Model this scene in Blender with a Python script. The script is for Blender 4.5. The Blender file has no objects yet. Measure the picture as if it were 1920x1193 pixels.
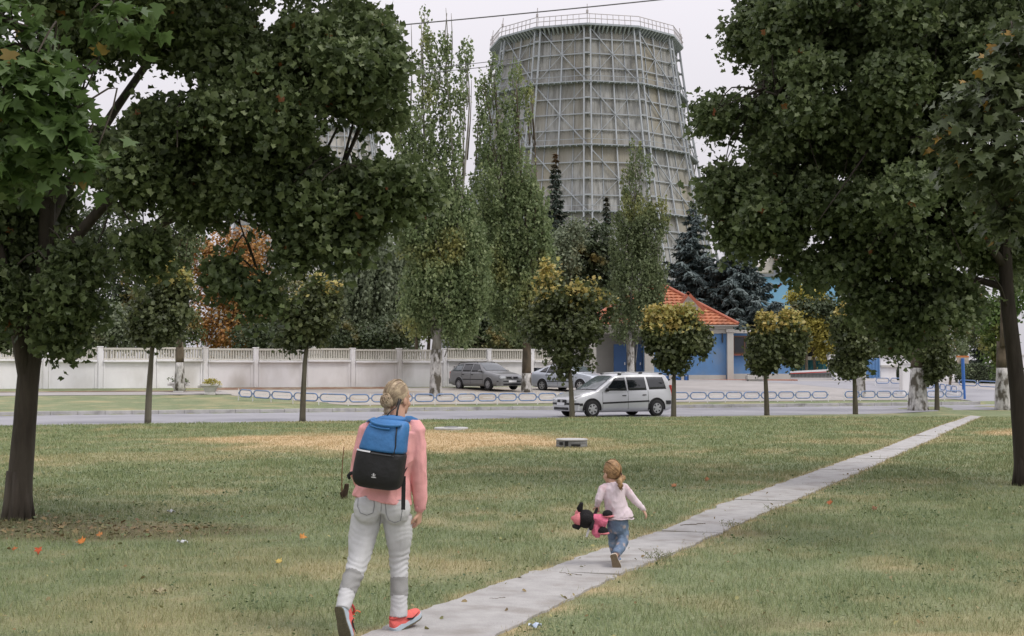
import bpy, bmesh, math, random
import numpy as np
from mathutils import Vector, Matrix, noise as mnoise
random.seed(11); RNG = np.random.default_rng(11)
SC = bpy.context.scene; COL = SC.collection
PI = math.pi

# ------------------------------------------------------------------ camera
F_PX, IW, IH, HZ, CAM_H = 2500.0, 1920.0, 1193.0, 695.0, 1.7
PITCH = math.atan((HZ - IH / 2) / F_PX)
cam_d = bpy.data.cameras.new('camera'); cam = bpy.data.objects.new('camera', cam_d); COL.objects.link(cam)
cam_d.sensor_width = 36.0; cam_d.lens = F_PX / IW * 36.0
cam_d.clip_start = 0.1; cam_d.clip_end = 3000
cam.location = (0, 0, CAM_H); cam.rotation_euler = (PI / 2 + PITCH, 0, 0)
SC.camera = cam
# ------------------------------------------------------------------ overcast daylight
SUN_EL, SUN_AZ = math.radians(52), math.radians(118)      # azimuth clockwise from +Y: from the right and a little behind
world = bpy.data.worlds.new('World'); SC.world = world; world.use_nodes = True
nt = world.node_tree; nt.nodes.clear()
def N(nt, t, **kw):
    n = nt.nodes.new(t)
    for k, v in kw.items(): setattr(n, k, v)
    return n
wo = N(nt, 'ShaderNodeOutputWorld'); bg = N(nt, 'ShaderNodeBackground'); bg.inputs[1].default_value = 0.1
sky = N(nt, 'ShaderNodeTexSky'); sky.sky_type = 'NISHITA'; sky.sun_disc = False
sky.sun_elevation = SUN_EL; sky.sun_rotation = SUN_AZ; sky.air_density = 1.0; sky.dust_density = 4.0
hsv = N(nt, 'ShaderNodeHueSaturation'); hsv.inputs['Saturation'].default_value = 0.25
nt.links.new(sky.outputs[0], hsv.inputs['Color'])
tc = N(nt, 'ShaderNodeTexCoord'); sep = N(nt, 'ShaderNodeSeparateXYZ'); nt.links.new(tc.outputs['Generated'], sep.inputs[0])
mr = N(nt, 'ShaderNodeMapRange'); mr.inputs[1].default_value = 0; mr.inputs[2].default_value = 1
nt.links.new(sep.outputs[2], mr.inputs[0])
mr.inputs[3].default_value = 6.6; mr.inputs[4].default_value = 19.0     # cloud cover, brighter overhead (x 0.1)
cn = N(nt, 'ShaderNodeTexNoise'); cn.inputs['Scale'].default_value = 2.2; cn.inputs['Detail'].default_value = 4
nt.links.new(tc.outputs['Generated'], cn.inputs['Vector'])
cm = N(nt, 'ShaderNodeMapRange'); cm.inputs[1].default_value = .3; cm.inputs[2].default_value = .7; cm.inputs[3].default_value = .985; cm.inputs[4].default_value = 1.015
nt.links.new(cn.outputs['Fac'], cm.inputs[0])
mu = N(nt, 'ShaderNodeMath', operation='MULTIPLY'); nt.links.new(mr.outputs[0], mu.inputs[0]); nt.links.new(cm.outputs[0], mu.inputs[1])
vm = N(nt, 'ShaderNodeVectorMath', operation='SCALE'); vm.inputs[0].default_value = (1.0, 0.962, 1.03)
nt.links.new(mu.outputs[0], vm.inputs['Scale'])
mx = N(nt, 'ShaderNodeMixRGB'); mx.inputs[0].default_value = 0.88
nt.links.new(hsv.outputs[0], mx.inputs[1]); nt.links.new(vm.outputs[0], mx.inputs[2])
nt.links.new(mx.outputs[0], bg.inputs[0]); nt.links.new(bg.outputs[0], wo.inputs[0])
sun_d = bpy.data.lights.new('sun', 'SUN'); sun_d.energy = 1.5; sun_d.angle = math.radians(16); sun_d.color = (1.0, 0.95, 0.87)
sun = bpy.data.objects.new('sun', sun_d); COL.objects.link(sun)
sun.rotation_euler = (PI / 2 - SUN_EL, 0, PI - SUN_AZ)
sun.location = (20, -10, 40)
SC.view_settings.view_transform = 'Standard'; SC.view_settings.look = 'None'
SC.view_settings.exposure = 0.0; SC.view_settings.gamma = 1.0; SC.view_settings.use_curve_mapping = False
SC.render.engine = 'CYCLES'
SC.cycles.max_bounces = 6; SC.cycles.transparent_max_bounces = 6; SC.cycles.caustics_reflective = False; SC.cycles.caustics_refractive = False

# ------------------------------------------------------------------ pixel <-> place
def ray(x, y):
    cx, cy = (x - IW / 2) / F_PX, (IH / 2 - y) / F_PX
    cp, sp = math.cos(PITCH), math.sin(PITCH)
    return Vector((cx, cp - cy * sp, sp + cy * cp))
def P(x, y, Y):
    d = ray(x, y); t = Y / d.y
    return Vector((d.x * t, Y, CAM_H + d.z * t))
RT = 0.39; RC = 1 / math.sqrt(1 + RT * RT)                 # the road runs at this slope across the view
U = Vector((RC, RT * RC, 0)); NV = Vector((-RT * RC, RC, 0))
R0 = 47.6
def dist(x, y): return (y - R0 - RT * x) * RC             # metres beyond the near edge of the road
HD = [(-1e4, 0), (-.5, 0), (0, -.05), (9.0, -.01), (9.3, .13), (25, .82), (34, 1.12), (50, 1.4), (1e5, 1.4)]
HDx = np.array([a for a, b in HD]); HDy = np.array([b for a, b in HD])
MOUNDS = [(17.6, 56.0, .22, 2.0), (20.9, 57.5, .22, 2.0)]
def H(x, y):
    z = float(np.interp(dist(x, y), HDx, HDy))
    for mx_, my_, h, r in MOUNDS: z += h * math.exp(-((x - mx_) ** 2 + (y - my_) ** 2) / r ** 2)
    return z
def Hn(x, y):
    z = np.interp((y - R0 - RT * x) * RC, HDx, HDy)
    for mx_, my_, h, r in MOUNDS: z = z + h * np.exp(-((x - mx_) ** 2 + (y - my_) ** 2) / r ** 2)
    return z
def G(x, y):
    d = ray(x, y)
    if d.z < 0:
        t = -CAM_H / d.z
        if dist(d.x * t, d.y * t) < -.5 and d.y * t < 52: return Vector((d.x * t, d.y * t, 0))
    Y = 30.0
    while Y < 200:
        t = Y / d.y
        if CAM_H + d.z * t <= H(d.x * t, Y): return Vector((d.x * t, Y, H(d.x * t, Y)))
        Y += .05
    return Vector((d.x * t, Y, CAM_H + d.z * t))
def UD(u, d, z=None):
    p = Vector((0, R0, 0)) + U * u + NV * d
    p.z = H(p.x, p.y) if z is None else z
    return p
def uof(p): return (Vector((p[0], p[1], 0)) - Vector((0, R0, 0))).dot(U)

# ------------------------------------------------------------------ materials
MATS = {}
def mat(name, col, rough=.7, metal=0.0, var=0.0, vscale=3.0, bump=0.0, bscale=20.0, spec=.4, coat=0.0, col2=None, c2lo=.5, c2hi=.65, c2scale=1.0, stretch=(1, 1, 1), trans=0.0):
    if name in MATS: return MATS[name]
    m = bpy.data.materials.new(name); m.use_nodes = True; nt = m.node_tree
    b = nt.nodes['Principled BSDF']; out = nt.nodes['Material Output']
    b.inputs['Base Color'].default_value = (*col, 1); b.inputs['Roughness'].default_value = rough; b.inputs['Metallic'].default_value = metal
    b.inputs['Specular IOR Level'].default_value = spec; b.inputs['Coat Weight'].default_value = coat
    tc = N(nt, 'ShaderNodeTexCoord'); mp = N(nt, 'ShaderNodeMapping'); mp.inputs['Scale'].default_value = stretch
    nt.links.new(tc.outputs['Object'], mp.inputs[0])
    cur = None
    if var > 0:
        n = N(nt, 'ShaderNodeTexNoise'); n.inputs['Scale'].default_value = vscale; n.inputs['Detail'].default_value = 6; n.inputs['Roughness'].default_value = .65
        nt.links.new(mp.outputs[0], n.inputs['Vector'])
        r = N(nt, 'ShaderNodeValToRGB'); r.color_ramp.elements[0].position = .28; r.color_ramp.elements[1].position = .72
        r.color_ramp.elements[0].color = (*[max(0, c * (1 - var)) for c in col], 1); r.color_ramp.elements[1].color = (*[min(1, c * (1 + var)) for c in col], 1)
        nt.links.new(n.outputs['Fac'], r.inputs[0]); cur = r.outputs[0]
    if col2:
        n = N(nt, 'ShaderNodeTexNoise'); n.inputs['Scale'].default_value = c2scale; n.inputs['Detail'].default_value = 5
        nt.links.new(mp.outputs[0], n.inputs['Vector'])
        k = N(nt, 'ShaderNodeMapRange'); k.inputs[1].default_value = c2lo; k.inputs[2].default_value = c2hi; nt.links.new(n.outputs['Fac'], k.inputs[0])
        x = N(nt, 'ShaderNodeMixRGB'); nt.links.new(k.outputs[0], x.inputs[0])
        if cur: nt.links.new(cur, x.inputs[1])
        else: x.inputs[1].default_value = (*col, 1)
        x.inputs[2].default_value = (*col2, 1); cur = x.outputs[0]
    if cur: nt.links.new(cur, b.inputs['Base Color'])
    if bump > 0:
        n = N(nt, 'ShaderNodeTexNoise'); n.inputs['Scale'].default_value = bscale; n.inputs['Detail'].default_value = 5
        nt.links.new(mp.outputs[0], n.inputs['Vector'])
        bp = N(nt, 'ShaderNodeBump'); bp.inputs['Strength'].default_value = bump; bp.inputs['Distance'].default_value = .02
        nt.links.new(n.outputs['Fac'], bp.inputs['Height']); nt.links.new(bp.outputs[0], b.inputs['Normal'])
    MATS[name] = m; return m
def leaf_mat(name, greens, autumn=None, trans=.3, rough=.5):
    """greens: list of (r,g,b) picked per leaf by attribute 'rnd'; autumn: ramp picked where attribute 'aut' is high"""
    if name in MATS: return MATS[name]
    m = bpy.data.materials.new(name); m.use_nodes = True; nt = m.node_tree
    b = nt.nodes['Principled BSDF']; out = nt.nodes['Material Output']
    greens = [tuple(min(.9, c * 1.5) for c in q) for q in greens]
    def ramp(cols):
        r = N(nt, 'ShaderNodeValToRGB'); cr = r.color_ramp
        for i in range(len(cols) - 2): cr.elements.new(.5)
        for i, c in enumerate(cols): cr.elements[i].position = i / (len(cols) - 1); cr.elements[i].color = (*c, 1)
        return r
    a = N(nt, 'ShaderNodeAttribute'); a.attribute_name = 'rnd'
    r = ramp(greens); nt.links.new(a.outputs['Fac'], r.inputs[0]); cur = r.outputs[0]
    if autumn:
        r2 = ramp(autumn); nt.links.new(a.outputs['Fac'], r2.inputs[0])
        a2 = N(nt, 'ShaderNodeAttribute'); a2.attribute_name = 'aut'
        x = N(nt, 'ShaderNodeMixRGB'); nt.links.new(a2.outputs['Fac'], x.inputs[0]); nt.links.new(cur, x.inputs[1]); nt.links.new(r2.outputs[0], x.inputs[2]); cur = x.outputs[0]
    b.inputs['Roughness'].default_value = rough; b.inputs['Specular IOR Level'].default_value = .32
    nt.links.new(cur, b.inputs['Base Color'])
    t = N(nt, 'ShaderNodeBsdfTranslucent'); nt.links.new(cur, t.inputs[0])
    s = N(nt, 'ShaderNodeMixShader'); s.inputs[0].default_value = trans
    nt.links.new(b.outputs[0], s.inputs[1]); nt.links.new(t.outputs[0], s.inputs[2]); nt.links.new(s.outputs[0], out.inputs[0])
    MATS[name] = m; return m

# ------------------------------------------------------------------ objects
def tag(o, label=None, cat=None, group=None, kind=None):
    if label: o['label'] = label
    if cat: o['category'] = cat
    if group: o['group'] = group
    if kind: o['kind'] = kind
    return o
def thing(name, label, cat, loc=(0, 0, 0), rz=0.0, group=None):
    o = bpy.data.objects.new(name, None); COL.objects.link(o); o.empty_display_size = .2
    o.location = loc; o.rotation_euler = (0, 0, rz); bpy.context.view_layer.update()
    return tag(o, label, cat, group)
def link(name, me, m, parent=None, smooth=False, local=False):
    """local: the mesh is already in the parent's space; else its coordinates are world coordinates"""
    if m is not None:
        for mm in (m if isinstance(m, (list, tuple)) else [m]): me.materials.append(mm)
    o = bpy.data.objects.new(name, me); COL.objects.link(o)
    if smooth: me.shade_smooth()
    if parent is not None:
        o.parent = parent
        if not local: o.matrix_parent_inverse = parent.matrix_world.inverted()
    return o
def copy_tree(o, parent=None):
    c = o.copy(); COL.objects.link(c)
    if parent is not None: c.parent = parent
    for ch in o.children: copy_tree(ch, c)
    return c
class MB:
    def __init__(s): s.v = []; s.f = []; s.mi = []; s.m = 0
    def add(s, vs, fs):
        k = len(s.v); s.v += [tuple(q) for q in vs]; s.f += [tuple(k + i for i in q) for q in fs]; s.mi += [s.m] * len(fs); return s
    def box(s, c, size, rz=0.0, M4=None):
        a, b, d = size[0] / 2, size[1] / 2, size[2] / 2
        vs = [Vector((x, y, z)) for x in (-a, a) for y in (-b, b) for z in (-d, d)]
        R = M4 if M4 is not None else Matrix.Rotation(rz, 3, 'Z')
        vs = [R @ q + Vector(c) for q in vs]
        return s.add(vs, [(0, 1, 3, 2), (4, 6, 7, 5), (0, 4, 5, 1), (2, 3, 7, 6), (0, 2, 6, 4), (1, 5, 7, 3)])
    def bar(s, a, b, w, h=None, up=(0, 0, 1)):
        a, b = Vector(a), Vector(b); h = h or w; t = b - a; L = t.length
        if L < 1e-6: return s
        t /= L; x = t.cross(Vector(up))
        if x.length < 1e-4: x = t.cross(Vector((0, 1, 0)))
        x.normalize(); z = x.cross(t)
        R = Matrix((x, t, z)).transposed()
        return s.box((a + b) / 2, (w, L, h), M4=R)
    def prism(s, poly, ext):
        """poly: 3D points in order; extruded by vector ext"""
        n = len(poly); e = Vector(ext)
        vs = [Vector(q) for q in poly] + [Vector(q) + e for q in poly]
        fs = [tuple(range(n))[::-1], tuple(range(n, 2 * n))] + [(i, (i + 1) % n, n + (i + 1) % n, n + i) for i in range(n)]
        return s.add(vs, fs)
    def tube(s, pts, radii, n=8, side=None, cap=True, round_=0):
        pts = [Vector(q) for q in pts]; rr = [(r, r) if not isinstance(r, (tuple, list)) else r for r in radii]
        if round_:
            t0 = (pts[0] - pts[1]).normalized(); t1 = (pts[-1] - pts[-2]).normalized()
            a, b = [], []; ra, rb = rr[0], rr[-1]
            for k in range(round_, 0, -1):
                q = PI / 2 * k / (round_ + .4); a.append((pts[0] + t0 * (min(ra) * math.sin(q)), (ra[0] * math.cos(q), ra[1] * math.cos(q))))
            for k in range(1, round_ + 1):
                q = PI / 2 * k / (round_ + .4); b.append((pts[-1] + t1 * (min(rb) * math.sin(q)), (rb[0] * math.cos(q), rb[1] * math.cos(q))))
            pts = [q[0] for q in a] + pts + [q[0] for q in b]; rr = [q[1] for q in a] + rr + [q[1] for q in b]
        vs = []; prev = Vector(side) if side is not None else None
        for i, q in enumerate(pts):
            t = (pts[min(i + 1, len(pts) - 1)] - pts[max(i - 1, 0)])
            if t.length < 1e-9: t = Vector((0, 0, 1))
            t.normalize()
            if prev is None: prev = t.orthogonal()
            x = prev - t * prev.dot(t)
            if x.length < 1e-4: x = t.orthogonal()
            x.normalize(); y = t.cross(x)
            if side is None: prev = x
            for k in range(n):
                q2 = 2 * PI * k / n; vs.append(q + x * (math.cos(q2) * rr[i][0]) + y * (math.sin(q2) * rr[i][1]))
        fs = [(i * n + k, i * n + (k + 1) % n, (i + 1) * n + (k + 1) % n, (i + 1) * n + k) for i in range(len(pts) - 1) for k in range(n)]
        if cap: fs += [tuple(range(n))[::-1], tuple((len(pts) - 1) * n + k for k in range(n))]
        return s.add(vs, fs)
    def ell(s, c, r, n=14, R=None):
        c = Vector(c); m = n // 2; vs = [Vector((0, 0, -1))]
        for i in range(1, m):
            a = -PI / 2 + PI * i / m
            vs += [Vector((math.cos(a) * math.cos(2 * PI * k / n), math.cos(a) * math.sin(2 * PI * k / n), math.sin(a))) for k in range(n)]
        vs.append(Vector((0, 0, 1)))
        vs = [Vector((q.x * r[0], q.y * r[1], q.z * r[2])) for q in vs]
        if R is not None: vs = [R @ q for q in vs]
        vs = [q + c for q in vs]
        fs = [(0, 1 + (k + 1) % n, 1 + k) for k in range(n)]
        for i in range(m - 2): fs += [(1 + i * n + k, 1 + i * n + (k + 1) % n, 1 + (i + 1) * n + (k + 1) % n, 1 + (i + 1) * n + k) for k in range(n)]
        L = len(vs) - 1; b = 1 + (m - 2) * n
        fs += [(L, b + k, b + (k + 1) % n) for k in range(n)]
        return s.add(vs, fs)
    def lathe(s, c, prof, n=20):
        """prof: (radius, z) pairs"""
        c = Vector(c); vs = []
        for r, z in prof: vs += [c + Vector((r * math.cos(2 * PI * k / n), r * math.sin(2 * PI * k / n), z)) for k in range(n)]
        fs = [(i * n + k, i * n + (k + 1) % n, (i + 1) * n + (k + 1) % n, (i + 1) * n + k) for i in range(len(prof) - 1) for k in range(n)]
        fs += [tuple(range(n))[::-1], tuple((len(prof) - 1) * n + k for k in range(n))]
        return s.add(vs, fs)
    def quad(s, a, b, c, d): return s.add([a, b, c, d], [(0, 1, 2, 3)])
    def grid(s, rows):
        m = len(rows[0]); vs = [q for r in rows for q in r]
        return s.add(vs, [(i * m + j, i * m + j + 1, (i + 1) * m + j + 1, (i + 1) * m + j) for i in range(len(rows) - 1) for j in range(m - 1)])
    def mesh(s, name):
        me = bpy.data.meshes.new(name); me.from_pydata(s.v, [], s.f)
        if any(s.mi): me.polygons.foreach_set('material_index', s.mi)
        me.update(); return me
    def build(s, name, m, parent=None, smooth=False, local=False, bevel=0.0, subsurf=0, label=None):
        me = s.mesh(name)
        bm = bmesh.new(); bm.from_mesh(me); bmesh.ops.recalc_face_normals(bm, faces=bm.faces); bm.to_mesh(me); bm.free()
        o = link(name, me, m, parent, smooth, local)
        if bevel > 0:
            b = o.modifiers.new('bevel', 'BEVEL'); b.width = bevel; b.segments = 2; b.limit_method = 'ANGLE'; b.angle_limit = math.radians(40)
        if subsurf: q = o.modifiers.new('sub', 'SUBSURF'); q.levels = subsurf; q.render_levels = subsurf
        if label: o['label'] = label
        return o
    def fused(s, name, m, parent=None, voxel=.008, smooth=6, disp=None, local=False, label=None):
        """all shapes grown together into one continuous surface"""
        me = s.mesh(name + '_raw')
        bm = bmesh.new(); bm.from_mesh(me); bmesh.ops.recalc_face_normals(bm, faces=bm.faces); bm.to_mesh(me); bm.free()
        o = bpy.data.objects.new('tmp', me); sc2 = bpy.data.scenes.new('tmp'); sc2.collection.objects.link(o)
        r = o.modifiers.new('r', 'REMESH'); r.mode = 'VOXEL'; r.voxel_size = voxel
        if smooth: q = o.modifiers.new('s', 'SMOOTH'); q.iterations = smooth; q.factor = .5
        vl = sc2.view_layers[0]; vl.update(); dg = vl.depsgraph
        me2 = bpy.data.meshes.new_from_object(o.evaluated_get(dg), depsgraph=dg); me2.name = name
        bpy.data.objects.remove(o); bpy.data.meshes.remove(me); bpy.data.scenes.remove(sc2)
        if disp:
            nv = len(me2.vertices); co = np.empty(nv * 3, np.float32); no = np.empty(nv * 3, np.float32)
            me2.vertices.foreach_get('co', co); me2.vertices.foreach_get('normal', no); co = co.reshape(-1, 3); no = no.reshape(-1, 3)
            dv = np.array([disp(Vector(q)) for q in co.tolist()]); me2.vertices.foreach_set('co', (co + no * dv[:, None]).astype(np.float32).ravel()); me2.update()
        ob = link(name, me2, m, parent, True, local)
        if label: ob['label'] = label
        return ob
def fast_mesh(name, V, F, attrs=None):
    """V (n,3), F (m,k) numpy; attrs: name -> per-face floats"""
    me = bpy.data.meshes.new(name); n, m, k = len(V), len(F), F.shape[1]
    me.vertices.add(n); me.vertices.foreach_set('co', V.astype(np.float32).ravel())
    me.loops.add(m * k); me.loops.foreach_set('vertex_index', F.astype(np.int32).ravel())
    me.polygons.add(m); me.polygons.foreach_set('loop_start', np.arange(0, m * k, k, dtype=np.int32))
    me.update(calc_edges=True)
    for a, d in (attrs or {}).items():
        if len(d) == m: me.attributes.new(a, 'FLOAT', 'FACE').data.foreach_set('value', d.astype(np.float32))
        else: me.attributes.new(a, 'FLOAT', 'POINT').data.foreach_set('value', d.astype(np.float32))
    return me
_lat = RNG.random((256, 256))
def vnoise(x, y, s=1.0, o=0):
    x = np.asarray(x) * s + 37.3 * o; y = np.asarray(y) * s + 91.7 * o
    xi, yi = np.floor(x).astype(int), np.floor(y).astype(int); fx, fy = x - xi, y - yi
    fx, fy = fx * fx * (3 - 2 * fx), fy * fy * (3 - 2 * fy)
    g = lambda a, b: _lat[a % 256, b % 256]
    return (g(xi, yi) * (1 - fx) + g(xi + 1, yi) * fx) * (1 - fy) + (g(xi, yi + 1) * (1 - fx) + g(xi + 1, yi + 1) * fx) * fy
def fbm(x, y, s=1.0, o=0, n=4):
    r = 0; a = .5; t = 0
    for i in range(n): r = r + a * vnoise(x, y, s * 2 ** i, o + i); t += a; a *= .55
    return r / t
# ================================================================== GROUND, ROAD, PATH
LE = [(560,1262),(620,1229),(700,1190),(791,1152),(900,1112),(1020,1071),(1099,1041),(1177,1016),(1256,992),(1306,969),(1361,944),(1429,921),(1500,895),(1555,876),(1603,858),(1653,843),(1690,828),(1736,810),(1765,799),(1800,787),(1820,780)]
RE = [(800,1262),(880,1225),(945,1190),(1020,1150),(1107,1106),(1175,1074),(1264,1040),(1358,998),(1429,965),(1500,936),(1555,911),(1622,882),(1675,857),(1719,838),(1752,823),(1776,810),(1808,796),(1840,782)]
def flat(x, y):
    d = ray(x, y); t = -CAM_H / d.z; return Vector((d.x * t, d.y * t, 0))
LEg = [flat(*q) for q in LE]; REg = [flat(*q) for q in RE]
LEg.insert(0, LEg[0] + (LEg[0] - LEg[3]) * 3.0); REg.insert(0, REg[0] + (REg[0] - REg[3]) * 3.0)
lY = np.array([q.y for q in LEg]); lX = np.array([q.x for q in LEg]); rY = np.array([q.y for q in REg]); rX = np.array([q.x for q in REg])
def path_edges(Y): return np.interp(Y, lY, lX), np.interp(Y, rY, rX)
def dryness(x, y):
    """where the lawn has dried out to straw (0..1)"""
    w = (fbm(x, y, .35, 5) - .5) * 1.5 + (fbm(x, y, 1.3, 9) - .5) * .7
    out = np.zeros_like(np.asarray(x, float))
    for cx, cy, rx, ry, a in [(-2.9, 33.0, 4.3, 5.0, 1.0), (-7.8, 25.8, 2.6, 1.9, .28), (-4.0, 28.5, 2.6, 1.4, .35), (1.4, 29.5, 1.5, 1.6, .4), (8.2, 32, 2.2, 1.2, .3), (15.3, 36.5, 3.2, 2.2, .8), (2.6, 8.2, 1.1, .5, .45), (-1.3, 11.5, 1.5, 1.2, .15)]:
        q = np.sqrt(((x - cx) / rx) ** 2 + ((y - cy) / ry) ** 2) + w * .75
        out = np.maximum(out, a * np.clip((1.15 - q) / .55, 0, 1))
    out = out + np.clip((fbm(x, y, .8, 21) - .55) * 1.9, 0, .28) + np.clip((fbm(x, y, 3.1, 26) - .60) * 1.5, 0, .18)
    le, re = path_edges(y)
    pe = np.minimum(np.abs(x - le), np.abs(x - re))
    out = np.maximum(out, .8 * np.clip(1 - pe / .13, 0, 1))
    return np.clip(out, 0, 1)
def brownness(x, y):
    """bare, leaf strewn soil"""
    w = (fbm(x, y, .8, 31) - .5) * 1.6
    out = np.zeros_like(np.asarray(x, float))
    for cx, cy, rx, ry, a in [(-4.9, 14.1, 1.9, 1.0, .75), (-5.6, 15.2, .9, .7, .75), (2.35, 14.0, .55, .3, .5), (3.2, 16.2, .7, .35, .35), (1.6, 9.0, .6, .25, .3)]:
        q = np.sqrt(((x - cx) / rx) ** 2 + ((y - cy) / ry) ** 2) + w
        out = np.maximum(out, a * np.clip((1.1 - q) / .5, 0, 1))
    return np.clip(out, 0, 1)
def grass_mat(name, blade):
    m = bpy.data.materials.new(name); m.use_nodes = True; nt = m.node_tree; b = nt.nodes['Principled BSDF']
    b.inputs['Roughness'].default_value = .75; b.inputs['Specular IOR Level'].default_value = .2
    def attr(a): n = N(nt, 'ShaderNodeAttribute'); n.attribute_name = a; return n.outputs['Fac']
    geo = N(nt, 'ShaderNodeTexCoord')
    n1 = N(nt, 'ShaderNodeTexNoise'); n1.inputs['Scale'].default_value = 1.1; n1.inputs['Detail'].default_value = 8; n1.inputs['Roughness'].default_value = .7
    nt.links.new(geo.outputs['Object'], n1.inputs['Vector'])
    r1 = N(nt, 'ShaderNodeValToRGB'); e = r1.color_ramp.elements
    k = 1.62 if blade else 1.4
    e[0].position = .3; e[0].color = (.090 * k, .112 * k, .055 * k, 1); e[1].position = .7; e[1].color = (.162 * k, .172 * k, .098 * k, 1)
    q = e.new(.5); q.color = (.124 * k, .148 * k, .076 * k, 1)
    nt.links.new(n1.outputs['Fac'], r1.inputs[0]); cur = r1.outputs[0]
    if blade:
        r2 = N(nt, 'ShaderNodeValToRGB'); e = r2.color_ramp.elements
        e[0].color = (.82, .88, .80, 1); e[1].color = (1.42, 1.38, 1.32, 1)
        nt.links.new(attr('rnd'), r2.inputs[0])
        x = N(nt, 'ShaderNodeMixRGB', blend_type='MULTIPLY'); x.inputs[0].default_value = 1
        nt.links.new(cur, x.inputs[1]); nt.links.new(r2.outputs[0], x.inputs[2]); cur = x.outputs[0]
    else:
        n3 = N(nt, 'ShaderNodeTexNoise'); n3.inputs['Scale'].default_value = 38; n3.inputs['Detail'].default_value = 4
        nt.links.new(geo.outputs['Object'], n3.inputs['Vector'])
        r3 = N(nt, 'ShaderNodeMapRange'); r3.inputs[1].default_value = .3; r3.inputs[2].default_value = .7; r3.inputs[3].default_value = .55; r3.inputs[4].default_value = 1.4
        nt.links.new(n3.outputs['Fac'], r3.inputs[0])
        x = N(nt, 'ShaderNodeVectorMath', operation='SCALE'); nt.links.new(cur, x.inputs[0]); nt.links.new(r3.outputs[0], x.inputs['Scale']); cur = x.outputs[0]
        bp = N(nt, 'ShaderNodeBump'); bp.inputs['Strength'].default_value = .5; bp.inputs['Distance'].default_value = .03
        nt.links.new(n3.outputs['Fac'], bp.inputs['Height']); nt.links.new(bp.outputs[0], b.inputs['Normal'])
    for a, c, c2 in (('dry', (.40, .29, .155), (.58, .45, .27)), ('brown', (.10, .080, .045), (.155, .115, .062))):
        n2 = N(nt, 'ShaderNodeTexNoise'); n2.inputs['Scale'].default_value = 9; n2.inputs['Detail'].default_value = 5
        nt.links.new(geo.outputs['Object'], n2.inputs['Vector'])
        y = N(nt, 'ShaderNodeMixRGB'); y.inputs[1].default_value = (*c, 1); y.inputs[2].default_value = (*c2, 1)
        nt.links.new(n2.outputs['Fac'], y.inputs[0])
        x = N(nt, 'ShaderNodeMixRGB'); nt.links.new(attr(a), x.inputs[0]); nt.links.new(cur, x.inputs[1]); nt.links.new(y.outputs[0], x.inputs[2]); cur = x.outputs[0]
    nt.links.new(cur, b.inputs['Base Color'])
    return m
gm = grass_mat('lawn_soil', False); bm_ = grass_mat('grass_blades', True)
xs = np.unique(np.concatenate([np.linspace(-900, -60, 16), np.linspace(-60, -24, 30), np.arange(-24, 30, .3), np.linspace(30, 70, 30), np.linspace(70, 900, 16)]))
ys = np.unique(np.concatenate([np.linspace(-60, 3, 12), np.arange(3, 20, .2), np.arange(20, 75, .35), np.linspace(75, 140, 40), np.linspace(140, 2500, 20)]))
X, Y = np.meshgrid(xs, ys); n0, n1 = X.shape
Z = Hn(X, Y)
far = (Y > 45)
Zr = np.where((Y < 46) & (Y > 0), (fbm(X, Y, .5, 3) - .5) * .05, 0)
V = np.stack([X, Y, Z], -1).reshape(-1, 3)
ii = (np.arange(n0 - 1)[:, None] * n1 + np.arange(n1 - 1)[None, :]).ravel()
Fq = np.stack([ii, ii + 1, ii + n1 + 1, ii + n1], 1)
me = fast_mesh('ground', V, Fq, {'dry': dryness(V[:, 0], V[:, 1]), 'brown': brownness(V[:, 0], V[:, 1])})
ground = tag(link('ground', me, gm, smooth=True), kind='structure')

def strip(name, u0, u1, d0, d1, m, dz, nu=60, nd=10, kind='structure'):
    b = MB(); rows = []
    for i in range(nu + 1):
        u = u0 + (u1 - u0) * i / nu; r = []
        for j in range(nd + 1):
            dd0 = d0(u) if callable(d0) else d0; dd1 = d1(u) if callable(d1) else d1
            q = UD(u, dd0 + (dd1 - dd0) * j / nd); q.z += dz; r.append(q)
        rows.append(r)
    b.grid(rows); return tag(b.build(name, m, smooth=True), kind=kind)
asphalt = mat('old_asphalt', (.275, .275, .295), .8, var=.14, vscale=.7, bump=.25, bscale=60, col2=(.20, .20, .215), c2lo=.5, c2hi=.7, c2scale=.35, stretch=(1, 1, 1))
strip('road', -140, 160, -.1, 9.02, asphalt, .012, 150, 8)
kerbm = mat('kerb_concrete', (.40, .395, .385), .85, var=.22, vscale=2.5, bump=.3, bscale=30, col2=(.2, .195, .19), c2lo=.55, c2hi=.72, c2scale=1.3)
b = MB()
u = -70.0
KERB_END = uof(G(1838, 759))
while u < KERB_END:
    w = min(random.uniform(.96, 1.0), KERB_END - u); j = random.uniform(-.012, .012)
    a, c = UD(u + .006, 9.1 + j), UD(u + w - .006, 9.1 + j); z = .15 + random.uniform(-.008, .008)
    a.z = c.z = 0.0
    b.bar(a + Vector((0, 0, z - .13)), c + Vector((0, 0, z - .13)), .16, .28); u += w
tag(b.build('kerb', kerbm, bevel=.012), kind='structure')
gravel = mat('parking_ground', (.36, .335, .30), .9, var=.12, vscale=1.2, bump=.3, bscale=50, col2=(.30, .255, .20), c2lo=.52, c2hi=.68, c2scale=.45)
u_l = uof(G(640, 757)); u_r = uof(G(1835, 752))
def pad0(u):
    if u < u_l: return 10.4 + (u_l - u) * .52
    return 10.4
def pad1(u):
    return 23.6
def strip_d(name, d0, d1, ul, ur, m, dz, nd=24, nu=24):
    b = MB(); rows = []
    for i in range(nd + 1):
        d = d0 + (d1 - d0) * i / nd; r = []
        for j in range(nu + 1): q = UD(ul(d) + (ur(d) - ul(d)) * j / nu, d); q.z += dz; r.append(q)
        rows.append(r)
    b.grid(rows); return tag(b.build(name, m, smooth=True), kind='structure')
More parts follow.
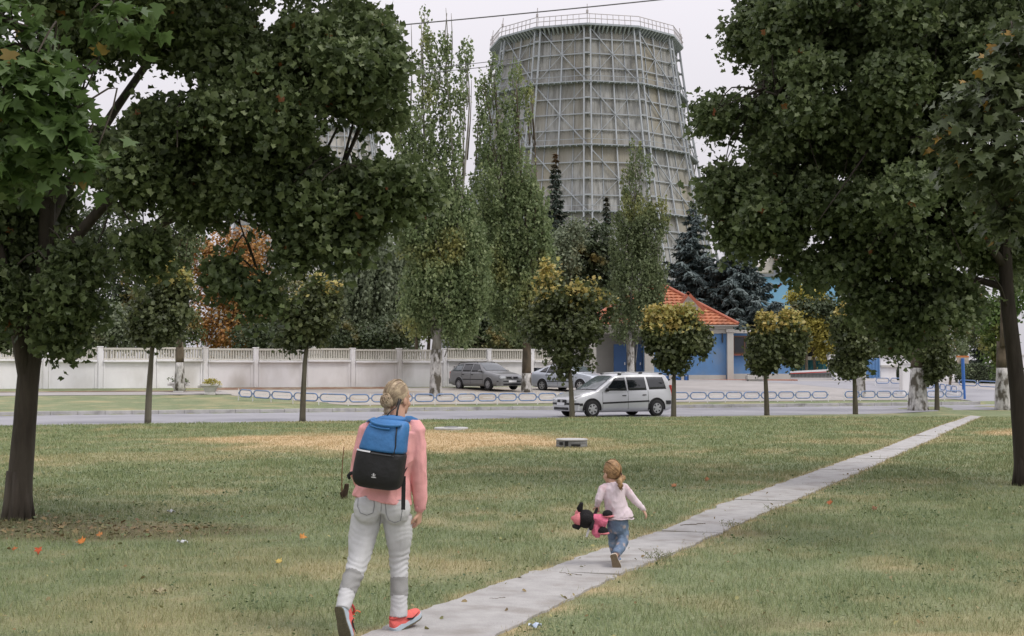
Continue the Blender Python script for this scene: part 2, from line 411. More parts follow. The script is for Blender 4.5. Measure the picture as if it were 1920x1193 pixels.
strip_d('parking_lot', 11.3, 24.0, lambda d: (-3.1 - (d - 11.5) * .51 if d < 18.9 else -6.9) + .25 * math.sin(d * 3), lambda d: uof(Vector((8, 60, 0))), gravel, .012)
soilm = mat('leafy_red_soil', (.20, .115, .07), .95, var=.35, vscale=3, bump=.5, bscale=30, col2=(.30, .25, .18), c2lo=.5, c2hi=.65, c2scale=2)
strip_d('soil_bed', 22.8, 24.8, lambda d: -6.9 + .3 * math.sin(d * 5), lambda d: 3.0, soilm, .02, 4)
strip_d('soil_bed', 21.75, 22.3, lambda d: -80, lambda d: -6.9, soilm, .02, 3)
paving = mat('pale_paving', (.32, .303, .29), .88, var=.18, vscale=.6, bump=.2, bscale=40, col2=(.29, .275, .26), c2lo=.5, c2hi=.7, c2scale=.5)
strip('forecourt', uof(Vector((8, 60, 0))), 60, 11.3, 45, paving, .014, 50, 30)
strip('pavement', -80, -6.7, 19.2, 21.6, paving, .016, 30, 3)
strip('side_road', uof(G(1842, 757)), uof(G(1842, 757)) + 9, 9.0, 30, asphalt, .02, 8, 20)

# --- concrete slab path
slabm = mat('path_concrete', (.365, .358, .348), .88, var=.16, vscale=5.0, bump=.35, bscale=70, col2=(.25, .232, .21), c2lo=.5, c2hi=.74, c2scale=2.6)
JY = [2.0, 5.2, 8.2, 11.19, 14.02, 17.4, 19.85, 22.75, 25.7, 28.7, 31.6, 34.6, 37.6, 40.6, 43.6, 46.6, 50.0]
b = MB()
for k in range(len(JY) - 1):
    tz = random.uniform(.012, .022); tilt = random.uniform(-.006, .006)
    rows = []
    m_ = 44
    for i in range(m_ + 1):
        t = i / m_; yy = JY[k] + .028 + (JY[k + 1] - JY[k] - .056) * t
        xl, xr = path_edges(yy)
        # joints run square to the path
        sl = -.33 * .5
        yl, yr = yy + .10, yy - .10
        xl = float(np.interp(yl, lY, lX)); xr = float(np.interp(yr, rY, rX))
        rag = .055 * (mnoise.noise((yy * 2.3, 3, 0)) + .6 * mnoise.noise((yy * 7, 9, 0)) + .5 * mnoise.noise((yy * 17, 4, 0))); rag2 = .055 * (mnoise.noise((yy * 2.1, 30, 0)) + .6 * mnoise.noise((yy * 8, 19, 0)) + .5 * mnoise.noise((yy * 19, 44, 0)))
        r = [Vector((xl + rag, yl, -.05)), Vector((xl + rag, yl, tz + tilt))]
        for j in range(1, 6):
            w = j / 6; r.append(Vector((xl + (xr - xl) * w, yl + (yr - yl) * w, tz + tilt * (1 - 2 * w) + .002 * mnoise.noise((yy * 3, w * 4, 5)))))
        r += [Vector((xr + rag2, yr, tz - tilt)), Vector((xr + rag2, yr, -.05))]
        rows.append(r)
    b.grid(rows)
    nr = len(rows[0])
    b.add(rows[0], [tuple(range(nr))]); b.add(rows[-1], [tuple(range(nr))[::-1]])
tag(b.build('footpath', slabm), kind='structure')
crk = mat('path_crack', (.16, .14, .11), .95, var=.3, vscale=20)
b = MB()
for (y0, f0, y1, f1) in ((11.17, .30, 11.02, .62), (14.6, .1, 14.72, .42), (9.9, .3, 9.93, .42)):
    pts = []
    for i in range(15):
        t = i / 14; yy = y0 + (y1 - y0) * t; xl, xr = path_edges(yy); f = f0 + (f1 - f0) * t + .06 * mnoise.noise((t * 5, y0, 0))
        pts.append(Vector((xl + (xr - xl) * f, yy + .05 * mnoise.noise((t * 6, y0, 7)), .0245)))
    for i in range(14):
        a, c = pts[i], pts[i + 1]; d = (c - a).normalized().cross(Vector((0, 0, 1))) * (.003 + .002 * mnoise.noise(a * 9))
        b.add([a - d, a + d, c + d, c - d, a - d - Vector((0, 0, .02)), a + d - Vector((0, 0, .02)), c + d - Vector((0, 0, .02)), c - d - Vector((0, 0, .02))], [(0, 1, 2, 3), (0, 1, 5, 4), (2, 3, 7, 6), (1, 2, 6, 5), (3, 0, 4, 7)])
tag(b.build('path_cracks', crk), kind='structure')

# --- grass blades on the lawn, thinning out with distance
def blades(name, n_try, yr, xr_f, hgt, dens_pow, wid, mask=None, zfun=None, lean=.5):
    u = RNG.random(n_try); p = 2 - dens_pow
    y = (yr[0] ** p + u * (yr[1] ** p - yr[0] ** p)) ** (1 / p)
    x = (RNG.random(n_try) * 2 - 1) * (xr_f * y + 1.0)
    le, re = path_edges(y)
    jo = np.min(np.abs((y - .15 * (x - (le + re) / 2) / .35 * -.65)[:, None] - np.array(JY)[None]), axis=1) < .03
    keep = ((x < le - .05 + .17 * fbm(x * 0 + 3, y, 2.2, 71) * RNG.random(n_try)) | (x > re + .04 - .20 * fbm(x * 0 + 9, y, 2.0, 77) * RNG.random(n_try)) | (jo & (RNG.random(n_try) < .18)))
    keep &= (y - R0 - RT * x) * RC < -.02
    br = brownness(x, y); keep &= RNG.random(n_try) > br * .25
    x, y, br = x[keep], y[keep], br[keep]; n = len(x)
    dr = dryness(x, y)
    tall = fbm(x, y, 1.6, 13)
    le, re = path_edges(y); edge = np.clip(1 - np.minimum(np.abs(x - le), np.abs(x - re)) / .15, 0, 1)
    h = hgt * (.5 + .9 * RNG.random(n)) * (.30 + 1.5 * tall * tall + .45 * fbm(x, y, 7.0, 15)) * (1 - .35 * dr) * (1 + .25 * edge) * np.clip(y / 18, 1, 1.15)
    w = wid * np.maximum(1.0, y / 9.0) * (.7 + .6 * RNG.random(n))
    z = Hn(x, y)
    a = RNG.random(n) * 2 * PI; la = RNG.random(n) * 2 * PI; L = h * lean * (.3 + 1.4 * RNG.random(n))
    cx, sx = np.cos(a) * w / 2, np.sin(a) * w / 2
    V = np.empty((n, 3, 3))
    V[:, 0] = np.stack([x - cx, y - sx, z - .004], 1); V[:, 1] = np.stack([x + cx, y + sx, z - .004], 1)
    V[:, 2] = np.stack([x + np.cos(la) * L, y + np.sin(la) * L, z + h], 1)
    F = np.arange(3 * n).reshape(n, 3)
    rnd = np.clip(RNG.random(n) * .8 + .35 * (fbm(x, y, 2.5, 17) - .3), 0, 1)
    me = fast_mesh(name, V.reshape(-1, 3), F, {'rnd': rnd, 'dry': np.clip(dr * .9 + (RNG.random(n) < .05) * .35, 0, 1), 'brown': br * .6})
    return tag(link(name, me, bm_), 'mown lawn grass with dry straw patches around the concrete path', 'grass', kind='stuff')
blades('lawn_grass', 560000, (5.5, 49), .40, .047, 1.5, .0044)
# ================================================================== BUILDINGS, FENCE, RAILINGS
def streak_mat(name, base, dark, rust, pan=(2.2, 2.5)):
    """weathered sheet cladding: streaks run down, each sheet a slightly different tone"""
    m = bpy.data.materials.new(name); m.use_nodes = True; nt = m.node_tree; b = nt.nodes['Principled BSDF']
    b.inputs['Roughness'].default_value = .75
    tc = N(nt, 'ShaderNodeTexCoord'); mp = N(nt, 'ShaderNodeMapping'); mp.inputs['Scale'].default_value = (1.3, 1.3, .05); nt.links.new(tc.outputs['Object'], mp.inputs[0])
    n = N(nt, 'ShaderNodeTexNoise'); n.inputs['Scale'].default_value = 1.4; n.inputs['Detail'].default_value = 6; nt.links.new(mp.outputs[0], n.inputs['Vector'])
    r = N(nt, 'ShaderNodeValToRGB'); e = r.color_ramp.elements; e[0].position = .34; e[0].color = (*dark, 1); e[1].position = .58; e[1].color = (*base, 1)
    nt.links.new(n.outputs['Fac'], r.inputs[0])
    mp2 = N(nt, 'ShaderNodeMapping'); mp2.inputs['Scale'].default_value = (.22, .22, .10); nt.links.new(tc.outputs['Object'], mp2.inputs[0])
    n2 = N(nt, 'ShaderNodeTexNoise'); n2.inputs['Scale'].default_value = 1.0; n2.inputs['Detail'].default_value = 4; nt.links.new(mp2.outputs[0], n2.inputs['Vector'])
    k = N(nt, 'ShaderNodeMapRange'); k.inputs[1].default_value = .42; k.inputs[2].default_value = .66; nt.links.new(n2.outputs['Fac'], k.inputs[0])
    x = N(nt, 'ShaderNodeMixRGB'); nt.links.new(k.outputs[0], x.inputs[0]); nt.links.new(r.outputs[0], x.inputs[1]); x.inputs[2].default_value = (*rust, 1)
    a = N(nt, 'ShaderNodeAttribute'); a.attribute_name = 'tone'
    s = N(nt, 'ShaderNodeVectorMath', operation='SCALE'); nt.links.new(x.outputs[0], s.inputs[0]); nt.links.new(a.outputs['Fac'], s.inputs['Scale'])
    nt.links.new(s.outputs[0], b.inputs['Base Color'])
    return m
clad = streak_mat('weathered_cladding', (.300, .303, .290), (.160, .160, .148), (.245, .228, .182))
clad2 = streak_mat('pale_cladding', (.47, .46, .44), (.36, .35, .33), (.40, .38, .34))
steel = mat('painted_steel', (.335, .36, .385), .6, var=.12, vscale=.5)
steel2 = mat('weathered_steel_platform', (.33, .36, .39), .7, var=.2, vscale=.8)
redrail = mat('red_white_rail', (.42, .39, .385), .6, var=.2, vscale=.6)
def cooling_tower(label, c, ztop, r_top, slope, yaw, levels, ring_z, cm, part_limit=12):
    root = thing('cooling_tower', label, 'cooling tower', c)
    n = 12; zt = ztop - c.z
    rad = lambda z: r_top + slope * (zt - z) + .0016 * (zt - z) ** 2
    pt = lambda k, z, off=0.0: Vector((math.cos(yaw + 2 * PI * k / n) * (rad(z) + off), math.sin(yaw + 2 * PI * k / n) * (rad(z) + off), z))
    def mid(k, z, off=0.0, t=.5):
        a, b2 = pt(k, z), pt(k + 1, z); m_ = a.lerp(b2, t); nrm = (pt(k, z) + pt(k + 1, z)); nrm.z = 0; nrm.normalize()
        return m_ + nrm * off
    zs = [0.0 if i == len(levels) - 1 else v for i, v in enumerate(levels)]
    # cladding: corrugated sheets, bay by bay
    V, F, tone = [], [], []
    zz = sorted(set(sum([[levels[i] + (levels[i + 1] - levels[i]) * j / 4 for j in range(4)] for i in range(len(levels) - 1)], []) + [levels[-1]]), reverse=True)
    for k in range(n):
        nb = 4
        for i in range(len(zz) - 1):
            for q in range(nb):
                tn = random.choice([1, 1, 1, .93, 1.05, .88, 1.02]) * random.uniform(.96, 1.04)
                ns = 6
                for s_ in range(ns):
                    t0, t1 = (q + s_ / ns) / nb, (q + (s_ + 1) / ns) / nb
                    tm = (t0 + t1) / 2
                    j = len(V)
                    V += [mid(k, zz[i + 1], 0, t0), mid(k, zz[i + 1], .05, tm), mid(k, zz[i], .05, tm), mid(k, zz[i], 0, t0), mid(k, zz[i + 1], 0, t1), mid(k, zz[i], 0, t1)]
                    F += [(j, j + 1, j + 2, j + 3), (j + 1, j + 4, j + 5, j + 2)]; tone += [tn, tn]
    me = fast_mesh('cladding', np.array([tuple(v) for v in V]), np.array(F), {'tone': np.array(tone)})
    link('cladding', me, cm, root, local=True)
    # inside wall, so that the shell is not paper thin at the open top
    b = MB(); ins = lambda k, z: pt(k, z, -.6)
    for k in range(n):
        for i in range(len(zz) - 1): b.quad(ins(k, zz[i]), ins(k + 1, zz[i]), ins(k + 1, zz[i + 1]), ins(k, zz[i + 1]))
        b.quad(pt(k, zt), pt(k + 1, zt), ins(k + 1, zt), ins(k, zt))
    b.build('inner_shell', steel2, root, local=True)
    for k in range(n):
        b = MB()
        for off_k in (-.032, .032):
            pa = [Vector((math.cos(yaw + 2 * PI * k / n + off_k) * (rad(z) + .7), math.sin(yaw + 2 * PI * k / n + off_k) * (rad(z) + .7), z)) for z in zz]
            for i in range(len(pa) - 1): b.bar(pa[i], pa[i + 1], .22)
            for i in range(0, len(pa)):
                b.bar(pa[i], pt(k, zz[i]), .2)
        for i in range(len(zz)):
            a_, c_ = [Vector((math.cos(yaw + 2 * PI * k / n + o_) * (rad(zz[i]) + .7), math.sin(yaw + 2 * PI * k / n + o_) * (rad(zz[i]) + .7), zz[i])) for o_ in (-.032, .032)]
            b.bar(a_, c_, .25)
        b.build('double_column', steel, root, local=True)
        b = MB()
        for i in range(len(zz) - 1): b.bar(mid(k, zz[i], .35), mid(k, zz[i + 1], .35), .2)
        b.build('single_column', steel, root, local=True)
        for t_ in (.25, .75):
            b = MB()
            for i in range(len(zz) - 1): b.bar(mid(k, zz[i], .12, t_), mid(k, zz[i + 1], .12, t_), .10)
            b.build('cladding_rail', steel2, root, local=True)
        b = MB()
        for i in range(len(levels) - 1):
            hi, lo = levels[i], levels[i + 1]; half = (hi + lo) / 2
            b.bar(pt(k, hi, .5), mid(k, half, .45), .15); b.bar(mid(k, half, .45), pt(k + 1, lo, .5), .15)
            b.bar(pt(k + 1, hi, .48), mid(k, half, .43), .07); b.bar(mid(k, half, .43), pt(k, lo, .48), .07)
        b.build('cross_brace', steel, root, local=True)
    for i, z in enumerate(zz):
        if i == 0: continue
        b = MB()
        for k in range(n): b.bar(pt(k, z, .3), pt(k + 1, z, .3), .17)
        b.build('ring_girder', steel, root, local=True)
    for z in ring_z:
        b = MB(); w = .85
        for k in range(n):
            b.prism([pt(k, z, .1), pt(k + 1, z, .1), pt(k + 1, z, w + .2), pt(k, z, w + .2)], (0, 0, .16))
            for q in range(9): b.bar(mid(k, z - .02, .05, (q + .5) / 9), mid(k, z - .02, w + .2, (q + .5) / 9), .12, .3)
            b.bar(pt(k, z + .95, w + .15), pt(k + 1, z + .95, w + .15), .07)
        b.build('walkway', steel2 if z != zt else steel, root, local=True)
    b = MB(); b2 = MB(); w = 1.45
    for k in range(n):
        b2.prism([pt(k, zt, -.4), pt(k + 1, zt, -.4), pt(k + 1, zt, w), pt(k, zt, w)], (0, 0, -.3))
        for q in range(11): b2.prism([mid(k, zt - .32, .1, (q + .25) / 11), mid(k, zt - .32, w, (q + .25) / 11), mid(k, zt - 1.3, .1, (q + .25) / 11)], (pt(k + 1, zt) - pt(k, zt)) * .03)
        for h in (.7, 1.45): b.bar(pt(k, zt + h, w), pt(k + 1, zt + h, w), .09)
        for q in range(8): b.bar(mid(k, zt, w - .05, q / 8), mid(k, zt + 1.5, w - .05, q / 8), .08)
    b2.build('top_gallery', steel2, root, local=True); b.build('railing', redrail, root, local=True)
    for k in (0, 3, 5, 7, 8, 9, 10, 11):
        b = MB(); b.bar(pt(k, zt + .1, w - .3), pt(k, zt + 3.1, w - .3), .1); b.box(pt(k, zt + 1.9, w - .3), (.35, .35, .4)); b.build('warning_lamp_mast', redrail, root, local=True)
    return root
TY = 206.0
tz = lambda y: P(1099, y, TY).z
tc0 = P(1100, 500, TY + 15); tc0.z = 1.3
lv = [tz(46) - 1.3, tz(157) - 1.3, tz(278) - 1.3, tz(404) - 1.3, 14.0, 0.0]
cooling_tower('tall cooling tower with weathered olive grey cladding and pale steel lattice, behind the poplars', tc0, tz(46), 14.75, .118, -PI / 2 - .045, lv, lv[1:4], clad)
tc1 = P(585, 500, 300); tc1.z = 1.3
z1 = P(585, 238, 290).z
lv1 = [z1 - 1.3] + [z1 - 1.3 - 9.6 * i for i in (1, 2, 3, 4)] + [0.0]
cooling_tower('pale grey cooling tower farther away, glimpsed through the left maple foliage', tc1, z1, 14.2, .12, -PI / 2 + .12, lv1, lv1[1:4], clad2)

# --- concrete fence
conc = mat('whitewashed_concrete', (.80, .795, .805), .85, var=.08, vscale=.8, bump=.15, bscale=25, col2=(.52, .50, .47), c2lo=.5, c2hi=.75, c2scale=.6, stretch=(1, 1, .5))
concb = mat('cream_baluster_concrete', (.55, .53, .475), .85, var=.1, vscale=2)
def fence_pt(X, z=0): return Vector((X, 74.4 + .39 * X, z))
fence = thing('concrete_fence', 'long whitewashed concrete wall with a slatted balustrade on top, along the parking lot', 'fence', fence_pt(-22.9, .8))
FX = [-22.9 + 2.4 * k for k in range(-5, 12)]
for i, x0 in enumerate(FX):
    a = fence_pt(x0); base = H(a.x, a.y)
    if i < len(FX) - 1:
        c = fence_pt(FX[i + 1]); zb = min(base, H(c.x, c.y)) - .1; top = base + 2.02 + (.04 if i % 3 == 1 else 0) + (.05 if x0 > -5 else 0)
        d = (c - a).normalized(); nrm = Vector((d.y, -d.x, 0)); A = a + d * .15; B = c - d * .15; L = (B - A).length
        b = MB()
        rz = math.atan2(d.y, d.x); mid = (A + B) / 2
        zl = top - .72
        b.box((mid.x, mid.y, (zb + zl) / 2), (L, .12, zl - zb), rz)
        bor = mid + nrm * .075
        b.box((bor.x, bor.y, zl + .045), (L, .30, .10), rz)             # ledge
        for s_ in (-1, 1):
            q = mid + d * (s_ * (L / 2 - .05)) + nrm * .075; b.box((q.x, q.y, (zb + zl) / 2 - .01), (.10, .05, zl - zb - .04), rz)
        b.build('wall_panel', conc, fence, bevel=.012)
        b = MB()
        b.box((mid.x, mid.y, top - .05), (L, .14, .10), rz); b.box((mid.x, mid.y, zl + .15), (L, .13, .08), rz)
        ns = 17
        for k in range(ns):
            q = A + d * ((k + .5) / ns * L); b.box((q.x, q.y, (top - .1 + zl + .19) / 2), (.062, .09, top - zl - .29), rz + .5)
        b.build('balustrade', concb, fence)
    b = MB(); rz = math.atan2(U.y, U.x); b.box((a.x, a.y, base + .92), (.27, .22, 2.24), rz); b.box((a.x, a.y, base + 2.06), (.32, .27, .05), rz)
    b.box((a.x - .0, a.y - .13, base + .9), (.08, .05, 2.2), rz)
    b.build('post', conc, fence, bevel=.015)

# --- low ornamental railings
bluep = mat('blue_railing_paint', (.16, .235, .40), .6, var=.25, vscale=5, col2=(.30, .30, .30), c2lo=.58, c2hi=.7, c2scale=6)
whitep = mat('white_railing_paint', (.72, .72, .72), .5, var=.08, vscale=4)
def railing(label, pts, group='low blue railings round the lot', pitch=.95, hgt=.50, dark=False):
    root = thing('low_railing', label, 'railing', pts[0], group=group)
    segs = []; 
    for a, c in zip(pts[:-1], pts[1:]):
        L = (c - a).length; n = max(1, round(L / pitch))
        segs += [(a.lerp(c, k / n), a.lerp(c, (k + 1) / n)) for k in range(n)]
    for i, (a, c) in enumerate(segs):
        d = c - a; L = d.length; d.normalize(); upv = Vector((0, 0, 1))
        za, zc = H(a.x, a.y), H(c.x, c.y); m_ = (a + c) / 2; zm = (za + zc) / 2
        q = Vector((m_.x, m_.y, zm + hgt - .175)); r = .155; hl = L / 2 - .06 - r
        pts_ = []
        for k in range(17):
            an = -PI / 2 + PI * min(k, 8) / 8 if k <= 8 else PI / 2 + PI * (k - 9) / 7
            sgn = 1 if k <= 8 else -1
            pts_.append(q + d * (sgn * hl + math.cos(an) * r) + upv * (math.sin(an) * r))
        pts_.append(pts_[0])
        b = MB(); b.tube(pts_, [.030] * len(pts_), 6, cap=False)
        b.bar(q - d * (hl + r + .06), q - d * (hl + r - .01), .05); b.bar(q + d * (hl + r - .01), q + d * (hl + r + .06), .05)
        b.build('oval_link', bluep, root, smooth=False)
        if i % 1 == 0:
            b = MB(); b.bar(q - d * (hl * .75), q + d * (hl * .95), .03); b.build('centre_bar', whitep, root)
        b = MB(); b.bar(Vector((a.x, a.y, za - .05)), Vector((a.x, a.y, za + hgt + .01)), .035); b.build('post', whitep, root)
    a = segs[-1][1]; b = MB(); b.bar(Vector((a.x, a.y, H(a.x, a.y) - .05)), Vector((a.x, a.y, H(a.x, a.y) + hgt + .01)), .035); b.build('post', whitep, root)
    return root
r_l, r_e = uof(G(640, 757)), uof(G(1545, 752))
curve = [UD(*q) for q in ((-7.1, 15.1), (-6.6, 14.4), (-5.95, 13.6), (-5.2, 12.6), (-4.3, 11.6), (-3.2, 10.9))]; r_l = -3.2
railing('long blue oval link railing that runs from the curved left end past the silver van', curve + [UD(r_l + (r_e - r_l) * t, 10.8) for t in (.2, .4, .6, .8, 1)])
r2a, r2b = uof(G(1578, 752)), uof(G(1834, 752))
railing('shorter blue oval link railing on the kerb island behind the thick whitewashed trunk', [UD(r2a, 10.8), UD((r2a + r2b) / 2, 10.8), UD(r2b - .5, 10.6), UD(r2b, 11.2)])
def gpix(*q): return [G(*a) for a in q]
railing('low blue railing in front of the white wall beside the blue gate', gpix((1641, 724), (1696, 724)), pitch=1.1)
railing('low blue railing running back from the white pillar, beside the leaning shrub stem', gpix((1733, 733), (1752, 734), (1795, 742)), pitch=1.0)
railing('dark blue railing at the foot of the clipped hedge', gpix((1797, 731), (1833, 733), (1872, 735)), pitch=1.1, hgt=.6)
railing('blue railing stub at the right edge beyond the second whitewashed trunk', gpix((1894, 735), (1935, 736)), pitch=1.1)

# --- guardhouse
GY = 89.0
stucco = mat('blue_stucco', (.115, .24, .45), .85, var=.14, vscale=1.0, col2=(.17, .25, .37), c2lo=.52, c2hi=.72, c2scale=.8, bump=.12, bscale=60, stretch=(1, 1, .6))
dblue = mat('dark_blue_door', (.035, .085, .20), .55, var=.1, vscale=2)
trim = mat('white_trim', (.47, .455, .42), .75, var=.08, vscale=1.5)
greywall = mat('grey_render', (.30, .295, .275), .85, var=.1, vscale=1)
def tile_mat():
    m = mat('orange_roof_tiles', (.43, .165, .085), .7, var=.3, vscale=2.2, col2=(.30, .12, .068), c2lo=.5, c2hi=.7, c2scale=.8)
    return m
tiles = tile_mat(); ridge_m = mat('ridge_tiles', (.36, .11, .062), .55, var=.1, vscale=2)
brickm = mat('red_brick_plinth', (.32, .135, .09), .85, var=.2, vscale=4)
glassd = mat('dark_glass', (.012, .014, .017), .06, spec=.6)
def pw(x, y, Y): return P(x, y, Y)
gh = thing('guardhouse', 'blue guardhouse with an orange tiled hip roof and white corner column', 'building', pw(1238, 712, GY))
x0, x1 = pw(1108, 700, GY).x, pw(1367, 700, GY).x; zb = pw(1300, 713, GY).z; ze = pw(1300, 617, GY).z; D = 8.0
b = MB(); b.box(((pw(1205, 0, GY).x + x1) / 2, GY + D / 2, (zb - .3 + ze) / 2), (x1 - pw(1205, 0, GY).x, D, ze - zb + .3)); b.build('wall', stucco, gh)
b = MB(); xa, xb = x0, pw(1204, 0, GY).x; b.box(((xa + xb) / 2, GY + D / 2 + .7, (zb - .3 + ze) / 2), (xb - xa, D - 1.4, ze - zb + .3)); b.build('porch_wall', greywall, gh)
for a, c in ((1150, 1174), (1192, 1203)):
    b = MB(); xa, xb = pw(a, 0, GY).x, pw(c, 0, GY).x; b.box(((xa + xb) / 2, GY + .66, zb + 1.2), (xb - xa, .1, 2.4)); o = b.build('door', dblue, gh)
    h_ = MB(); h_.box((xb - .12, GY + .58, zb + 1.1), (.05, .08, .18)); h_.build('handle', whitep, o)
for px in (1110, 1214, 1364):
    b = MB(); w = .42 if px != 1214 else .62; xx = pw(px, 0, GY).x; b.box((xx, GY - .06, (zb + ze) / 2), (w, .5, ze - zb)); b.box((xx, GY - .06, ze - .12), (w + .14, .62, .22)); b.build('column', trim, gh, bevel=.015)
b = MB(); b.box(((x0 + x1) / 2, GY + D / 2, ze + .12), (x1 - x0 + .5, D + .5, .26)); b.box(((x0 + x1) / 2, GY + D / 2, ze - .16), (x1 - x0 + .2, D + .2, .3)); b.build('cornice', trim, gh, bevel=.02)
b = MB(); b.box(((pw(1226, 0, GY).x + x1) / 2, GY - .03, zb + .16), (x1 - pw(1226, 0, GY).x - .45, .12, .36)); b.build('plinth', trim, gh)
# roof: courses of tiles laid as steps up each hip face
ap = pw(1238, 527, GY); ap = Vector(((x0 + x1) / 2, GY + D / 2, pw(1238, 527, GY + D / 2).z)); zr = ze + .26; ov = .55
cs = [Vector((x0 - ov, GY - ov, zr)), Vector((x1 + ov, GY - ov, zr)), Vector((x1 + ov, GY + D + ov, zr)), Vector((x0 - ov, GY + D + ov, zr))]
rf = MB(); nc = 15
for k in range(4):
    a, c = cs[k], cs[(k + 1) % 4]; up = (c - a).cross(ap - a).normalized() * .06
    for i in range(nc):
        t0, t1 = i / nc, (i + 1) / nc
        A, B, Cc, Dd = a.lerp(ap, t0), c.lerp(ap, t0), c.lerp(ap, t1), a.lerp(ap, t1)
        ncol = max(1, int((B - A).length / .34)); rows = [[], [], []]
        for j in range(ncol * 4 + 1):
            w = j / (ncol * 4); wav = up * (.55 * (1 + math.cos(2 * PI * j / 4)))
            rows[0].append(A.lerp(B, w) + wav * .2); rows[1].append(A.lerp(B, w) + up * .9 + wav); rows[2].append(Dd.lerp(Cc, w) + wav * .5)
        rf.grid(rows)
rf.build('roof', tiles, gh)
b = MB()
for k in range(4): b.tube([cs[k] + Vector((0, 0, .08)), ap + Vector((0, 0, .1))], [.11, .11], 8)
b.build('ridge_cap', ridge_m, gh)
b = MB(); b.prism([cs[0] - Vector((0, 0, .02)), cs[1] - Vector((0, 0, .02)), cs[2] - Vector((0, 0, .02)), cs[3] - Vector((0, 0, .02))], (0, 0, -.06)); b.build('eaves_board', trim, gh)
# gablet with a white triangular vent
gx = pw(1292, 0, GY).x; gz = pw(0, 578, GY).z
b = MB(); b.prism([(gx - .75, GY + .35, gz - .1), (gx + .75, GY + .35, gz - .1), (gx - .15, GY + .35, gz + .95)], (0, 2.2, 0)); o = b.build('gablet', trim, gh)
b = MB(); b.bar((gx - .2, GY + .2, gz + 1.06), (gx + .95, GY + .2, gz - .12), .2, .09, up=(0, 1, 0)); b.bar((gx - .1, GY + .2, gz + 1.06), (gx - .95, GY + .2, gz - .12), .2, .09, up=(0, 1, 0)); b.build('barge_board', ridge_m, o)
# wall lamp bracket
b = MB(); lx = pw(1350, 0, GY).x; b.bar((lx, GY - .12, pw(0, 625, GY).z), (lx, GY - .12, pw(0, 643, GY).z), .09); b.bar((lx, GY, pw(0, 630, GY).z), (lx, GY - .14, pw(0, 630, GY).z), .06); b.build('downpipe', glassd, gh)
# right wing
WX0, WX1 = x1 + .12, pw(1475, 0, GY + 1).x; wzt = pw(0, 624, GY).z
b = MB(); b.box(((WX0 + WX1) / 2, GY + 4.0, (zb - .4 + wzt) / 2), (WX1 - WX0, 6, wzt - zb + .4)); b.build('wing_wall', stucco, gh)
b = MB(); b.box(((WX0 + WX1) / 2, GY + 4.0, wzt + .1), (WX1 - WX0 + .3, 6.3, .22)); b.build('wing_cornice', trim, gh)
wx0, wx1 = pw(1371, 0, GY + 1).x, pw(1412, 0, GY + 1).x; wz0, wz1 = pw(0, 663, GY + 1).z, pw(0, 631, GY + 1).z
b = MB(); fr = .09
for xx in (wx0, (wx0 + wx1) / 2, wx1): b.box((xx, GY + .98, (wz0 + wz1) / 2), (fr, .1, wz1 - wz0))
for zz_ in (wz0, wz1): b.box(((wx0 + wx1) / 2, GY + .98, zz_), (wx1 - wx0 + fr, .11, fr))
o = b.build('window', mat('brown_window_frame', (.10, .05, .03), .6), gh)
b = MB(); b.box(((wx0 + wx1) / 2, GY + .99, (wz0 + wz1) / 2), (wx1 - wx0 - fr, .05, wz1 - wz0 - fr)); b.build('pane', glassd, o)
b = MB(); b.box(((wx0 + wx1) / 2, GY + .9, wz0 - .1), (wx1 - wx0 + .3, .28, .06)); b.build('sill', ridge_m, o)
b = MB(); b.box(((WX0 + WX1) / 2, GY + .9, zb + .05), (WX1 - WX0, .3, .75)); b.build('wing_plinth', trim, gh)
b = MB(); xa, xb = pw(1290, 0, GY).x, WX1 + .1; b.box(((xa + xb) / 2, GY - .45, zb - .16), (xb - xa, 1.2, .42)); b.build('brick_step', brickm, gh, bevel=.02)

# --- buildings behind
lb = mat('light_blue_render', (.19, .40, .58), .8, var=.08, vscale=.5, bump=.1, bscale=20)
bb = thing('building', 'tall light blue rendered building behind the blue spruce', 'building', pw(1500, 700, 125))
b = MB(); xa, xb = pw(1420, 0, 125).x, pw(1565, 0, 125).x; zt_ = pw(0, 519, 125).z; b.box(((xa + xb) / 2, 131, zt_ / 2), (xb - xa, 12, zt_)); b.build('wall', lb, bb)
b = MB(); b.box(((xa + xb) / 2, 131, zt_ + .12), (xb - xa + .4, 12.4, .28)); b.build('parapet', mat('grey_metal_flashing', (.2, .22, .24), .5, var=.1), bb)
for i in range(3):
    b = MB(); b.box((pw(1470 + i * 24, 0, 125).x, 128 + i, zt_ + .5), (1.0, 1, .7)); b.build('roof_vent', mat('grey_metal_flashing', (.2, .22, .24), .5), bb, bevel=.05)
gb = thing('building', 'pale gabled house with a grey slate roof, seen over the light blue building', 'building', pw(1470, 700, 150))
za, zr_ = pw(0, 516, 150).z, pw(0, 487, 150).z
b = MB(); xa, xb = pw(1405, 0, 150).x, pw(1525, 0, 150).x; b.box(((xa + xb) / 2, 155, za / 2 + .3), (xb - xa, 9, za)); b.build('wall', mat('cream_render', (.5, .47, .42), .8, var=.1), gb)
xg = pw(1466, 0, 150).x; xl = pw(1425, 0, 150).x; pk = pw(1446, 0, 150).x
b = MB(); b.prism([(xl - .6, 150.4, za + .3), (xg + .2, 150.4, za + .3), (pk, 150.4, zr_ + .5)], (0, 8, 0)); b.build('gable', mat('cream_render', (.5, .47, .42), .8), gb)
b = MB(); b.bar((pk - .1, 150.2, zr_ + .62), (xg + .5, 150.2, za + .2), .35, .25, up=(0, 1, 0)); b.build('barge_board', mat('brown_timber', (.14, .09, .06), .8), gb)
